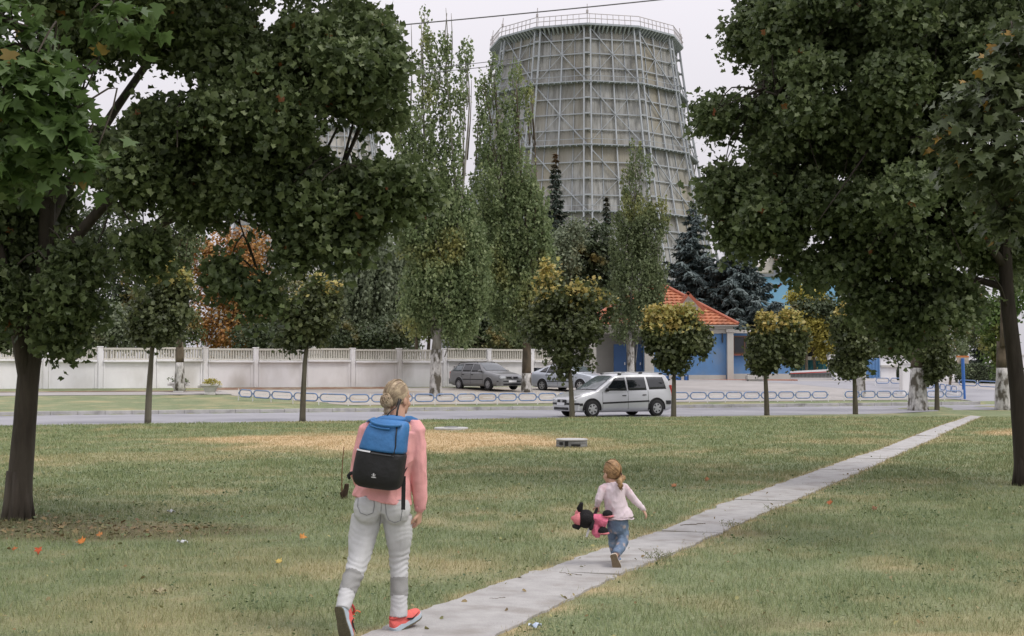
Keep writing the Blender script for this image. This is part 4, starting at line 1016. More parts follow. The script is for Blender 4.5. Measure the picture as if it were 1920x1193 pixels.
sed = place_low('parked_car', 'pale blue silver hatchback parked behind the van and the young maple', 1071, 726, 70.5, -math.radians(42))
make_car(sed, SED, bsilver, .31, (1.30, -1.28), .865, [(((.74, .975), (-.16, .975), (-.16, 1.33), (.30, 1.27)), carglass), (((-.28, .98), (-.98, .99), (-.92, 1.30), (-.28, 1.335)), carglass), (((-1.08, 1.0), (-1.5, 1.03), (-1.25, 1.2), (-1.03, 1.27)), carglass)], carglass, (1.0, .16, .70, .57), None, ((.85, .50), (-1.1, .51), (-1.1, .545), (.85, .535)), 5, False)
car_front(sed, bsilver, 0)
# ================================================================== PEOPLE
skin = mat('skin', (.50, .30, .215), .5, var=.06, vscale=18, spec=.35)
kidskin = mat('child_skin', (.52, .32, .235), .5, var=.06, vscale=20, spec=.35)
def hair_mat(name, c1, c2, c3):
    m = mat(name, c1, .55, var=.3, vscale=40, col2=c2, c2lo=.42, c2hi=.62, c2scale=26); return m
blond = hair_mat('ash_blond_hair', (.40, .315, .21), (.25, .185, .12), None)
honey = hair_mat('honey_brown_hair', (.36, .22, .105), (.19, .11, .05), None)
def frame(f, up=(0, 0, 1)):
    f = Vector(f).normalized(); up = Vector(up); u = (up - f * up.dot(f)).normalized(); r = f.cross(u)
    return Matrix((r, f, u)).transposed()          # local x right, y forward, z up
def hand(b, w, d, palm_n, sz=1.0, curl=.6, side=1):
    """palm and five fingers; w wrist, d pointing direction, palm_n the way the palm faces, side +1: thumb on (d x palm_n)"""
    w, d = Vector(w), Vector(d).normalized(); pn = Vector(palm_n); pn = (pn - d * pn.dot(d)).normalized(); x = d.cross(pn).normalized() * side
    L = .088 * sz
    b.tube([w - d * .03 * sz, w, w + d * L * .5, w + d * L], [(.026 * sz, .02 * sz), (.029 * sz, .018 * sz), (.040 * sz, .016 * sz), (.039 * sz, .014 * sz)], 12, side=x, round_=2)
    for k, (off, ln) in enumerate(((.029, .066), (.010, .076), (-.010, .071), (-.029, .055))):
        q = w + d * L * .97 + x * off * sz; a = curl * (1 + .12 * k); pts = [q]; dd = d + x * off * 1.2
        ang = a * .55
        for s_, fr in enumerate((.42, .32, .26)):
            v = (dd.normalized() * math.cos(ang) + pn * math.sin(ang)); pts.append(pts[-1] + v * ln * fr * sz); ang += a
        b.tube(pts, [.0098 * sz, .0092 * sz, .0085 * sz, .0072 * sz], 8, round_=2)
    q = w + d * L * .30 + x * .034 * sz
    v1 = (d * .62 + x * .62 + pn * .35).normalized(); v2 = (d * .85 + x * .15 + pn * .5).normalized()
    b.tube([q - x * .012 * sz, q + v1 * .036 * sz, q + v1 * .036 * sz + v2 * .03 * sz, q + v1 * .036 * sz + v2 * .05 * sz], [.014 * sz, .0115 * sz, .0105 * sz, .0085 * sz], 8, round_=2)
def head(b, c, R, s=1.0, child=False):
    T = lambda x, y, z: Vector(c) + R @ (Vector((x, y, z)) * s)
    E = lambda p, r, n=18: b.ell(T(*p), [q * s for q in r], n, R)
    E((0, 0, .035), (.076, .095, .098), 24)
    E((0, .028, -.045), (.058, .064, .066) if not child else (.064, .064, .058))
    E((0, .072, -.088), (.024, .022, .018)); E((0, .02, .0), (.068, .072, .08))
    for sx in (-1, 1):
        E((sx * .040, .062, -.028), (.024, .024, .026)); E((sx * .030, .084, .028), (.026, .010, .010))
        E((sx * .079, -.006, -.010), (.010, .022, .031), 12); E((sx * .073, .004, -.032), (.010, .012, .012), 10)
    b.tube([T(0, .086, .022), T(0, .100, -.004), T(0, .106, -.020)], [.009 * s, .011 * s, .014 * s], 8, round_=2)
    for sx in (-1, 1): E((sx * .011, .094, -.024), (.009, .010, .008), 8)
    E((0, .083, -.052), (.022, .012, .007), 10); E((0, .081, -.063), (.019, .011, .007), 10)
    return T
def face_parts(T, R, s, body):
    for sx in (-1, 1):
        b = MB(); b.ell(T(sx * .030, .0835, .006), (.0125 * s, .0105 * s, .0085 * s), 12, R); e = b.build('eye', mat('eye_white', (.7, .68, .65), .2), body, smooth=True)
        b = MB(); b.ell(T(sx * .030, .0915, .006), (.0055 * s, .0035 * s, .0055 * s), 10, R); b.build('iris', mat('iris_grey', (.05, .07, .08), .2), e, smooth=True)
        b = MB(); b.tube([T(sx * .014, .0935, .026), T(sx * .030, .0945, .031), T(sx * .046, .083, .026)], [.0028 * s, .003 * s, .0018 * s], 6); b.build('eyebrow', mat('brow_hair', (.13, .09, .055), .8), body)
    b = MB(); b.tube([T(-.021, .0875, -.057), T(0, .0955, -.056), T(.021, .0875, -.057)], [.0025 * s, .0055 * s, .0025 * s], 8, round_=1); b.build('lips', mat('lips', (.42, .17, .14), .45), body, smooth=True)
def strands(b, T, s, tie, starts, n, r=.0032, cap=(.083, .098, .108), cc=(0, -.016, .04), rng=(0, 1)):
    cx = Vector(cc); rr = Vector(cap)
    tv = Vector([(tie[i] - cc[i]) / cap[i] for i in range(3)]).normalized()
    for k in range(n):
        q = starts(); sv = Vector([(q[i] - cc[i]) / cap[i] for i in range(3)]).normalized(); pts = []
        om = sv.angle(tv); lift = random.uniform(1.0, 1.045)
        if om < .05: continue
        for i in range(9):
            t = i / 8; v = (sv * math.sin((1 - t) * om) + tv * math.sin(t * om)) / math.sin(om); l = lift + .015 * math.sin(t * 9 + k)
            pts.append(T(*(cx[j] + v[j] * rr[j] * l for j in range(3))))
        b.tube(pts, [r * s * (.8 + .5 * random.random())] * 8 + [r * s * .6], 5)
def shoe(root, heel, toe, up, s, mats, emblem=True, name='shoe', label=None):
    heel, toe = Vector(heel), Vector(toe); R = frame(toe - heel, up); L = (toe - heel).length
    T = lambda x, y, z: heel + R @ Vector((x * s, y * L, z * s))
    sec = [(0.0, .020, .060), (.03, .030, .074), (.10, .034, .078), (.24, .034, .074), (.36, .035, .076), (.48, .039, .066), (.62, .044, .052), (.78, .045, .044), (.90, .037, .036), (.97, .024, .026), (1.0, .008, .014)]
    up_, so, ou = mats
    base = bpy.data.objects.new(name, None); COL.objects.link(base); base.parent = root; base.matrix_parent_inverse = root.matrix_world.inverted(); base.location = heel; base.empty_display_size = .05
    bpy.context.view_layer.update()
    if label: base['label'] = label
    b = MB(); rows = []
    for y, w, h in sec:
        rows.append([T(w * math.cos(a) * (1 if math.sin(a) < .3 else .93), y, .022 + (h - .0) * max(0, math.sin(a)) ** .8) for a in np.linspace(0, PI, 13)])
    b.grid(rows)
    for r in (rows[0], rows[-1]): b.add(r, [tuple(range(len(r)))])
    b.build('upper', up_, base, smooth=True, subsurf=1)
    b = MB(); out = [(w * 1.10, y) for y, w, h in sec]; poly = [T(w, y * 1.03 - .02, 0) for w, y in out] + [T(-w, y * 1.03 - .02, 0) for w, y in out[::-1]]
    n_ = len(poly); tops = [T(w * .97, y * 1.03 - .02, .034 if y < .3 else .028) for w, y in out] + [T(-w * .97, y * 1.03 - .02, .034 if y < .3 else .028) for w, y in out[::-1]]
    b.add(poly + tops, [tuple(range(n_))[::-1], tuple(range(n_, 2 * n_))] + [(i, (i + 1) % n_, n_ + (i + 1) % n_, n_ + i) for i in range(n_)])
    b.build('midsole', so, base, bevel=.004 * s)
    b = MB(); po = [q + (T(0, 0, -.008) - T(0, 0, 0)) for q in poly]; po2 = [q + (T(0, 0, -.0005) - T(0, 0, 0)) for q in poly]
    b.add(po + po2, [tuple(range(n_))[::-1], tuple(range(n_, 2 * n_))] + [(i, (i + 1) % n_, n_ + (i + 1) % n_, n_ + i) for i in range(n_)])
    b.build('outsole', ou, base)
    return T, base
# ---------------------------------------------------------------- the woman
YW = 8.7
w_ = lambda x, y, d=0.0: P(x, y, YW + d)
wr_ = thing('person', 'woman in pink sweater and grey jeans walking away, wearing a blue and black backpack', 'person', P(715, 1190, YW - .1) * 1)
wr_.location.z = 0; bpy.context.view_layer.update()
pinkm = mat('pink_knit', (.74, .36, .355), .85, var=.10, vscale=9, bump=.25, bscale=260)
jean = mat('pale_grey_denim', (.50, .505, .51), .85, var=.08, vscale=14, bump=.2, bscale=240)
patchm = mat('worn_grey_patch', (.27, .27, .262), .9, var=.08, vscale=20, bump=.2, bscale=260)
rt = Vector((.97, -.25, 0))
HW = w_(746, 750, .03); RW = frame((.62, .78, -.02))
b = MB(); T = head(b, HW, RW, .89)
b.tube([w_(742, 812, .0), w_(745, 790, .0), HW + Vector((-.005, -.01, -.01))], [.062, .052, .052], 14, round_=2)
b.tube([w_(736, 806), w_(734, 850, -.0), w_(722, 905), w_(717, 930, .02), w_(716, 940, .02)], [(.15, .075), (.13, .085), (.115, .08), (.13, .085), (.11, .07)], 18, side=rt, round_=3)
b.tube([w_(690, 805), w_(672, 880, .03), w_(690, 925, .26)], [.045, .038, .026], 10, round_=2)
b.tube([w_(783, 806), w_(786, 880, .0), w_(787, 956, .03)], [.045, .037, .024], 10, round_=2)
hand(b, w_(787, 957, .03), (-.10, .22, -1), (-.75, .25, 0), .95, .75, side=-1)
hand(b, w_(690, 925, .26), (.35, .8, .15), (.8, -.3, 0), .95, .8, side=1)
for pts, rr in (([(684, 1000, .0), (668, 1065, -.08), (654, 1100, -.16), (641, 1132, -.255)], [.05, .044, .040, .028]), ([(748, 1000, .03), (749, 1048, .07), (749, 1100, .04), (746, 1166, .02)], [.05, .046, .042, .035])):
    b.tube([w_(*q) for q in pts], rr, 12, round_=2)
b.tube([w_(641, 1128, -.25), w_(644, 1150, -.232), w_(649, 1172, -.215)], [.026, .022, .016], 10, round_=2)
b.tube([w_(746, 1166, .02), w_(758, 1172, .06), w_(776, 1164, .15)], [.033, .028, .024], 10, round_=2)
body = b.fused('body', skin, wr_, .0055, 4); face_parts(T, RW, .89, body)
# hair: cap, combed strands and a loose bun
b = MB(); s = .89
b.ell(T(0, -.020, .044), (.081 * s, .094 * s, .104 * s), 28, RW)
bun = (-.008, -.104, -.006)
def st():
    a = random.uniform(-2.5, 2.5); return (math.sin(a) * .082, .075 * math.cos(a) - .01, random.uniform(-.02, .10) if abs(a) > 1.2 else random.uniform(.075, .12))
strands(b, T, s, bun, st, 330, .0030, cap=(.082, .096, .106), cc=(0, -.020, .044))
hair = b.build('hair', blond, body, smooth=True)
b = MB(); bc = T(*bun)
b.ell(bc, (.042, .036, .046), 16)
for k in range(46):
    a0 = random.uniform(0, 2 * PI); tl = random.uniform(-.9, .9); ax = Vector((random.gauss(0, 1), random.gauss(0, 1), random.gauss(0, 1))).normalized(); o1 = ax.orthogonal().normalized(); o2 = ax.cross(o1)
    b.tube([bc + Vector([c_ * f for c_, f in zip(o1 * math.cos(a0 + q * .4) + o2 * math.sin(a0 + q * .4), (.046, .040, .05))]) for q in range(9)], [.0034] * 9, 5)
for k in range(16):
    b.tube([bc + Vector((random.uniform(-.02, .02), -.01, -.03)), bc + Vector((random.uniform(-.03, .03), -.01, -.07)), bc + Vector((random.uniform(-.035, .035), .0, random.uniform(-.09, -.12)))], [.004, .003, .001], 5)
b.build('bun', blond, hair, smooth=True)
# sweater
def folds(amp, sc, seed=0, ax=(1, 1, 1)):
    return lambda co: amp * (mnoise.noise(Vector((co.x * sc * ax[0], co.y * sc * ax[1], co.z * sc * ax[2] + seed))) + .5 * mnoise.noise(Vector((co.x * sc * 2.3 * ax[0], co.y * sc * 2.3, co.z * sc * 2.3 * ax[2] + seed))))
b = MB()
b.tube([w_(744, 788), w_(741, 796), w_(738, 806), w_(735, 840), w_(726, 885), w_(719, 920, .01), w_(716, 938, .01)], [(.064, .06), (.085, .07), (.168, .095), (.165, .118), (.152, .115), (.184, .138), (.200, .148)], 24, side=rt)
b.tube([w_(693, 806), w_(680, 845, .01), w_(671, 884, .03), w_(680, 908, .15), w_(690, 923, .24)], [.066, .060, .055, .047, .040], 14, round_=1)
b.tube([w_(779, 806), w_(781, 845, .0), w_(784, 885, .0), w_(787, 925, .02), w_(788, 953, .03)], [.066, .062, .056, .047, .037], 14, round_=1)
def ridges(amp, sc, seed, ax):
    def f(co):
        q = Vector((co.x * sc * ax[0], co.y * sc * ax[1], co.z * sc * ax[2] + seed)); w = Vector((mnoise.noise(q * .6), mnoise.noise(q * .6 + Vector((7, 3, 1))), 0)) * .9
        return amp * (.55 - abs(mnoise.noise(q + w)) * 2.0) + .3 * amp * mnoise.noise(q * 2.7)
    return f
sw = b.fused('sweater', pinkm, body, .0065, 3, ridges(.010, 10, 2, (1.1, 1, .75)))
b = MB(); c = w_(745, 787); b.tube([c + Vector((math.cos(a) * .060, math.sin(a) * .056, .004 * math.sin(2 * a))) for a in np.linspace(0, 2 * PI, 25)], [.009] * 25, 8, cap=False); b.build('collar', pinkm, sw, smooth=True)
b = MB(); b.tube([w_(787.5, 948, .03), w_(788, 956.5, .03)], [.0385, .036], 16); b.build('cuff', pinkm, sw, smooth=True)
# jeans
b = MB()
b.tube([w_(719, 913), w_(717, 940), w_(716, 948, .01), w_(716, 958, .02)], [(.150, .108), (.182, .125), (.186, .125), (.16, .078)], 24, side=rt, round_=1)
for sx in (-27, 27): b.ell(w_(716 + sx, 955, -.055), (.094, .082, .105), 16)
b.tube([w_(688, 968, .02), w_(679, 1010, .0), w_(674, 1042, -.05), w_(668, 1064, -.09), w_(658, 1092, -.16), w_(649, 1116, -.23), w_(642, 1143, -.29)], [.100, .093, .072, .064, .060, .052, .047], 18, round_=0)
b.tube([w_(745, 968, .02), w_(748, 1005, .04), w_(748, 1035, .06), w_(748, 1055, .065), w_(749, 1090, .045), w_(748, 1125, .02), w_(747.5, 1157, .01)], [.098, .090, .070, .062, .058, .055, .058], 18, round_=0)
def jf(co):
    k = math.exp(-((co.z - .42) / .10) ** 2) + .35
    return .0042 * k * math.sin(co.z * 150 + 8 * mnoise.noise(co * 9)) * (.3 + .7 * max(0, mnoise.noise(co * 7) + .4)) + .004 * mnoise.noise(co * 14)
jn = b.fused('jeans', jean, body, .0075, 5, jf)
def cut_patch(src, a, c, rmax, name, m, parent):
    me = src.data; n = len(me.vertices); co = np.empty(n * 3, np.float32); no = np.empty(n * 3, np.float32)
    me.vertices.foreach_get('co', co); me.vertices.foreach_get('normal', no); co = co.reshape(-1, 3); no = no.reshape(-1, 3)
    W4 = np.array(src.matrix_world); wc = co @ W4[:3, :3].T + W4[:3, 3]
    a_, d_ = np.array(tuple(a)), np.array(tuple(c - a)); L2 = (d_ ** 2).sum()
    t = ((wc - a_) @ d_) / L2; r = np.linalg.norm(wc - (a_ + t[:, None] * d_), axis=1)
    ok = (t > 0) & (t < 1) & (r < rmax)
    fs = [tuple(p.vertices) for p in me.polygons if all(ok[v] for v in p.vertices)]
    us = sorted({v for f in fs for v in f}); ix = {v: k for k, v in enumerate(us)}
    b = MB(); b.add([tuple(wc[v] + no[v] * .0018) for v in us], [tuple(ix[v] for v in f) for f in fs])
    return b.build(name, m, parent, smooth=True)
bpy.context.view_layer.update()
cut_patch(jn, w_(664, 1077, -.12), w_(650, 1112, -.22), .10, 'calf_patch', patchm, jn)
cut_patch(jn, w_(748.5, 1082, .05), w_(748.5, 1118, .025), .10, 'calf_patch', patchm, jn)
seam = mat('denim_seam', (.24, .245, .25), .9)
def on_back(x, y):  # point just proud of the seat of the jeans, found along the line of sight
    o_ = Vector((0, 0, CAM_H)); d = ray(x, y).normalized(); dg = bpy.context.evaluated_depsgraph_get()
    inv = jn.matrix_world.inverted(); hit, loc, nr, idx = jn.ray_cast(inv @ o_, (inv.to_3x3() @ d).normalized())
    return (jn.matrix_world @ loc) + nr * .0015 if hit else None
bpy.context.view_layer.update()
for poly in ([(722, 940), (724, 962), (729, 975), (740, 980), (751, 976), (754, 958), (753, 938), (722, 940)], [(672, 930), (671, 950), (676, 962), (688, 966), (699, 962), (702, 948), (701, 932), (672, 930)]):
    pts = [on_back(*q) for k in range(len(poly) - 1) for q in [(poly[k][0] + (poly[k + 1][0] - poly[k][0]) * t, poly[k][1] + (poly[k + 1][1] - poly[k][1]) * t) for t in (0, .25, .5, .75)]]
    pts = [q for q in pts if q is not None]
    if len(pts) > 3: pts.append(pts[0]); b = MB(); b.tube(pts, [.0028] * len(pts), 5, cap=False); b.build('back_pocket', seam, jn)
for line in ([(716, 922), (715, 950), (713, 975), (710, 992)],):
    pts = [on_back(a[0] + (c_[0] - a[0]) * t, a[1] + (c_[1] - a[1]) * t) for a, c_ in zip(line[:-1], line[1:]) for t in (0, .33, .66)]; pts = [q for q in pts if q is not None]
    if len(pts) > 3: b = MB(); b.tube(pts, [.0025] * len(pts), 5); b.build('seat_seam', seam, jn)
coral = mat('coral_shoe_mesh', (.72, .135, .115), .6, var=.12, vscale=30, bump=.3, bscale=300)
bluegrey = mat('pale_blue_midsole', (.40, .47, .52), .6, var=.06, vscale=20)
olive = mat('olive_outsole', (.13, .115, .075), .8, var=.25, vscale=40, bump=.6, bscale=120)
black = mat('black_fabric', (.012, .012, .014), .75, bump=.15, bscale=200)
T1, s1 = shoe(body, w_(736, 1186, -.02), w_(787, 1152, .16), (0, -.1, 1), 1.0, (coral, bluegrey, olive), label='coral running shoe planted heel first on the path')
T2, s2 = shoe(body, w_(636, 1139, -.31), w_(651, 1206, -.245), (.55, .85, .2), 1.0, (coral, bluegrey, olive), label='coral running shoe with raised heel showing its olive sole')
for T_, s_, sgn in ((T1, s1, 1), (T2, s2, 1)):
    b = MB(); cr = [(.50, .052), (.54, .040), (.60, .036), (.70, .040), (.86, .056), (.70, .046), (.60, .046), (.56, .050), (.54, .058)]
    tip = [(.30, .062)]
    sw_ = [(.78, .022 + .030), (.66, .022 + .012), (.56, .022 + .010), (.50, .022 + .016), (.36, .022 + .036), (.52, .022 + .026), (.60, .022 + .024), (.68, .022 + .026)]
    b.prism([T_(sgn * (.0475 if y > .5 else .041), y, z) for y, z in [(.40, .060), (.46, .040), (.54, .031), (.62, .032), (.84, .052), (.64, .040), (.56, .041), (.50, .048)]], T_(sgn * .004, 0, 0) - T_(0, 0, 0)); b.build('side_emblem', black, s_)
    b = MB()
    for k in range(4): b.tube([T_(-.02, .40 + k * .08, .098 - k * .011), T_(0, .41 + k * .08, .106 - k * .011), T_(.02, .40 + k * .08, .098 - k * .011)], [.004] * 3, 6)
    b.tube([T_(0, .40, .105), T_(.02, .34, .13), T_(.03, .42, .145)], [.004] * 3, 6); b.build('laces', mat('orange_laces', (.80, .19, .08), .6), s_, smooth=True)
    b = MB(); b.tube([T_(.031 * math.cos(a), .20 + .16 * math.sin(a), .094 + .006 * math.sin(a)) for a in np.linspace(0, 2 * PI, 21)], [.008] * 21, 7, cap=False); b.build('collar', mat('dark_coral_lining', (.40, .06, .05), .8), s_, smooth=True)
# ---------------------------------------------------------------- backpack
YB = -.215
bp = thing('backpack', 'blue drawstring top backpack with black lower pocket on the woman back', 'backpack', w_(710, 918, YB))
bblue = mat('blue_nylon', (.034, .150, .36), .55, var=.22, vscale=7, bump=.35, bscale=18, spec=.45)
bblack = mat('black_nylon', (.010, .010, .011), .6, var=.3, vscale=9, bump=.3, bscale=20)
rings = [(786, 733, 30, .050, .012), (793, 731, 35, .066, .006), (805, 727, 40, .078, 0), (822, 722, 43, .084, 0), (845, 717, 45.5, .088, 0), (849, 716, 46.5, .091, 0), (868, 712.5, 47.5, .094, 0), (888, 709.5, 48.5, .094, 0), (903, 708, 47, .088, 0), (912, 708.5, 41, .074, .006), (917, 709, 33, .055, .012)]
def ring(y, cx, hw, dp, dd, n=32, grow=0.0):
    c = w_(cx, y, YB + dd); k = (YW + YB) / F_PX; tilt = Vector((.97, -.25, .10 * -1)).normalized(); back = Vector((-.25, -.97, 0)); out = []
    for i in range(n):
        a = 2 * PI * i / n; ca, sa = math.cos(a), math.sin(a); e = .55
        out.append(c + tilt * (math.copysign(abs(ca) ** e, ca) * (hw * k + grow)) + back * (math.copysign(abs(sa) ** e, sa) * (dp + grow)))
    return out
def bag(rs, name, m, parent, wob=.006, grow=0.0, seed=0):
    b = MB(); rows = [ring(*r, grow=grow) for r in rs]
    n = len(rows[0]); vs = [q for r in rows for q in r]; vs = [q + Vector((mnoise.noise(q * 9 + Vector((seed, 0, 0))), mnoise.noise(q * 9 + Vector((0, seed, 5))), 0)) * wob for q in vs]
    b.add(vs, [(i * n + k, i * n + (k + 1) % n, (i + 1) * n + (k + 1) % n, (i + 1) * n + k) for i in range(len(rows) - 1) for k in range(n)] + [tuple(range(n)), tuple((len(rows) - 1) * n + k for k in range(n))[::-1]])
    return b.build(name, m, parent, smooth=True, subsurf=1)
bag(rings[:5] + [(846.5, 716.8, 45.6, .088, 0)], 'upper_bag', bblue, bp, .016)
lower = bag([(844.5, 717, 46.2, .0905, 0)] + rings[5:], 'lower_pocket', bblack, bp, .005, seed=3)
def back_pt(fx, y, out=.004):  # fx -1..1 across the rear face of the bag
    ys = [r[0] for r in rings]; cx = np.interp(y, ys, [r[1] for r in rings]); hw = np.interp(y, ys, [r[2] for r in rings]); dp = np.interp(y, ys, [r[3] for r in rings])
    k = (YW + YB) / F_PX; back = Vector((-.25, -.97, 0)); tilt = Vector((.97, -.25, -.10)).normalized()
    return w_(float(cx), y, YB) + tilt * (fx * float(hw) * k) + back * (float(dp) * (1 - abs(fx) ** 3.6) ** .28 + out)
b = MB(); rows = [[back_pt(f, 845 + dy + 2.5 * (f + .95) * .6, .005) for f in np.linspace(-.93, -.28, 8)] for dy in (0, 1.4, 2.8)]; b.grid(rows); o = b.build('reflective_strip', mat('reflective_strip', (.62, .63, .64), .3, metal=.2), bp); q = o.modifiers.new('t', 'SOLIDIFY'); q.thickness = .003
b = MB(); b.tube([back_pt(f, 848.5 + 2.5 * (f + .95) * .5, .004) for f in np.linspace(-.25, .7, 10)], [.004] * 10, 6); b.build('zip', mat('dark_grey_zip', (.05, .05, .052), .5), lower)
# drawstring neck: gathered flap, cord and carry loop
b = MB(); b.tube([back_pt(f, 792 + 5 * (1 - f * f), .010) for f in np.linspace(-.9, .85, 12)], [.010] * 12, 8); b.tube([back_pt(f, 797 + 6 * (1 - f * f), .006) for f in np.linspace(-.85, .3, 10)], [.006] * 10, 8)
b.ell(w_(733, 787, YB + .05), (.10, .055, .03), 16); b.build('gathered_neck', bblue, bp, smooth=True)
b = MB(); b.tube([w_(726, 779, YB + .03), w_(733, 771, YB + .06), w_(742, 765, YB + .09), w_(746, 755, YB + .10), w_(748, 748, YB + .11)], [(.007, .004)] * 5, 8); b.tube([w_(744, 780, YB + .03), w_(745, 770, YB + .06), w_(748, 758, YB + .09), w_(752, 749, YB + .11)], [(.009, .004)] * 4, 8); b.build('carry_loop', bblack, bp, smooth=True)
b = MB(); b.tube([back_pt(.62, 797, .004), back_pt(.66, 815, .004), back_pt(.72, 832, .004), back_pt(.70, 845, .004), back_pt(.60, 852, .004)], [.0045] * 5, 6); b.build('draw_cord', bblack, bp, smooth=True)
b = MB(); b.tube([w_(752, 790, YB + .06), w_(761, 786, YB + .15), w_(772, 786, YB + .24), w_(783, 791, YB + .30), w_(786, 802, YB + .34)], [(.022, .006)] * 5, 10, side=(.3, .9, .2)); b.build('shoulder_strap', bblue, bp, smooth=True)
b = MB(); b.tube([w_(704, 787, YB + .07), w_(697, 786, YB + .15), w_(690, 790, YB + .24), w_(686, 802, YB + .32)], [(.026, .007)] * 4, 10, side=(.3, .9, .2)); b.build('shoulder_strap', bblue, bp, smooth=True)
b = MB(); b.bar(w_(757, 893, YB + .02), w_(756, 956, YB + .03), .026, .004, up=(0, 1, 0)); b.tube([w_(755, 893, YB + .03), w_(761, 880, YB + .12), w_(766, 872, YB + .25)], [(.013, .003)] * 3, 8); b.build('hanging_webbing', bblack, bp)
b = MB(); b.tube([w_(663, 886, YB + .05), w_(657, 888, YB + .06), w_(653, 892, YB + .06), w_(655, 897, YB + .06)], [.010, .012, .012, .009], 8, round_=2); b.build('side_buckle', bblack, bp, smooth=True)
white_e = mat('white_print', (.62, .62, .62), .5)
b = MB(); e0 = back_pt(.03, 889, .002); ex = Vector((.97, -.25, -.06)).normalized(); ez = Vector((0, 0, 1)); kk = YW / F_PX; bk = Vector((-.25, -.97, 0)) * .004
def eq(pts): b.prism([e0 + ex * (x * kk) + ez * (z * kk) for x, z in pts], bk)
eq([(-1.2, -1.5), (1.2, -1.5), (.6, 1), (1.6, 3), (.4, 2.2), (0, 4), (-.4, 2.2), (-1.6, 3), (-.6, 1)]); eq([(-5, -2.6), (-2, -3.6), (2, -3.6), (5, -2.6), (2, -2.7), (-2, -2.7)]); eq([(-4, 1), (-2, -.6), (-1.6, -.2), (-3.4, 1.4)]); eq([(4, 1), (2, -.6), (1.6, -.2), (3.4, 1.4)]); eq([(-4.5, -4.6), (4.5, -4.6), (4.5, -4.1), (-4.5, -4.1)])
b.build('emblem', white_e, lower)
# ---------------------------------------------------------------- the girl
YG = 11.65
g_ = lambda x, y, d=0.0: P(x, y, YG + d)
gr = thing('person', 'small girl in a pale pink top and blue print trousers running along the path', 'person', Vector((g_(1155, 1060).x, YG, 0)))
grt = Vector((.95, -.31, 0))
HG = g_(1147, 889, .03); RG = frame((-.50, .86, -.05))
b = MB(); T = head(b, HG, RG, .84, True)
b.tube([g_(1150, 918), g_(1149, 908), HG + Vector((0, -.01, -.02))], [.038, .036, .04], 12, round_=2)
b.tube([g_(1151, 914), g_(1153, 935), g_(1157, 962), g_(1159, 985)], [(.082, .05), (.075, .055), (.082, .06), (.075, .06)], 16, side=grt, round_=3)
b.tube([g_(1131, 913), g_(1123, 933, -.02), g_(1120, 948, .01)], [.024, .021, .016], 10, round_=2)
b.tube([g_(1171, 913), g_(1189, 936, .0), g_(1207, 957, -.01)], [.024, .021, .016], 10, round_=2)
hand(b, g_(1207, 957, -.01), (.45, .1, -.9), (-.7, .3, -.2), .56, .45, side=1)
hand(b, g_(1120, 948, .01), (-.05, .1, -1), (.3, .9, 0), .58, 1.15, side=-1)
b.tube([g_(1150, 985, .02), g_(1150, 1012, .08), g_(1154, 1036, .14), g_(1157, 1048, .17)], [.048, .036, .03, .024], 10, round_=2)
b.tube([g_(1166, 985, .0), g_(1167, 1016, .0), g_(1160, 1032, -.10), g_(1153, 1043, -.17)], [.048, .038, .032, .024], 10, round_=2)
gbody = b.fused('body', kidskin, gr, .0045, 3); face_parts(T, RG, .84, gbody)
b = MB(); s = .84; b.ell(T(0, -.018, .046), (.083 * s, .096 * s, .104 * s), 28, RG)
tie = (.045, -.095, -.020)
strands(b, T, s, tie, lambda: (lambda a: (math.sin(a) * .083, .075 * math.cos(a) - .01, random.uniform(-.035, .10) if abs(a) > 1.2 else random.uniform(.075, .12)))(random.uniform(-2.7, 2.7)), 300, .0032, cap=(.084, .098, .106), cc=(0, -.018, .046))
ghair = b.build('hair', honey, gbody, smooth=True)
b = MB(); tp = T(*tie)
pony = [tp, tp + Vector((.018, -.03, -.012)), g_(1161, 903, -.10), g_(1164, 910, -.11), g_(1164, 917, -.10)]
b.tube(pony, [.020, .024, .024, .018, .006], 12, round_=2)
for k in range(60):
    o_ = [Vector((random.gauss(0, .011), random.gauss(0, .009), random.gauss(0, .008))) for _ in pony]; b.tube([q + v for q, v in zip(pony, o_)], [.003, .003, .0028, .0025, .001], 5)
b.build('ponytail', honey, ghair, smooth=True)
b = MB(); b.tube([tp + Vector((.006 + .0, math.cos(a) * .022 - .012, math.sin(a) * .022)) for a in np.linspace(0, 2 * PI, 15)], [.006] * 15, 6, cap=False); b.build('hair_tie', mat('dark_hair_tie', (.05, .02, .015), .7), ghair, smooth=True)
shirt = mat('pale_pink_jersey', (.66, .56, .60), .85, var=.05, vscale=14, bump=.2, bscale=200, col2=(.60, .42, .45), c2lo=.60, c2hi=.72, c2scale=9)
b = MB()
b.tube([g_(1149, 904), g_(1150, 909), g_(1151, 915), g_(1152, 932), g_(1156, 954), g_(1160, 966), g_(1161, 972)], [(.05, .045), (.072, .052), (.104, .066), (.095, .078), (.102, .082), (.122, .092), (.128, .095)], 22, side=grt)
b.tube([g_(1132, 914), g_(1127, 926, -.01), g_(1123, 936, -.02), g_(1120, 947, .01)], [.040, .036, .033, .027], 12, round_=1)
b.tube([g_(1170, 914), g_(1180, 926), g_(1190, 938), g_(1206, 955, -.01)], [.040, .036, .032, .024], 12, round_=1)
gs = b.fused('top', shirt, gbody, .005, 3, ridges(.0065, 15, 4, (1.2, 1, .6)))
b = MB(); c_ = g_(1161, 972); back = Vector((-.31, -.95, 0))
b.tube([c_ + grt * (math.cos(a) * .127) + Vector((.31, .95, 0)) * (math.sin(a) * .094) + Vector((0, 0, .003 * math.sin(6 * a))) for a in np.linspace(0, 2 * PI, 31)], [.006] * 31, 6, cap=False); b.build('hem', shirt, gs, smooth=True)
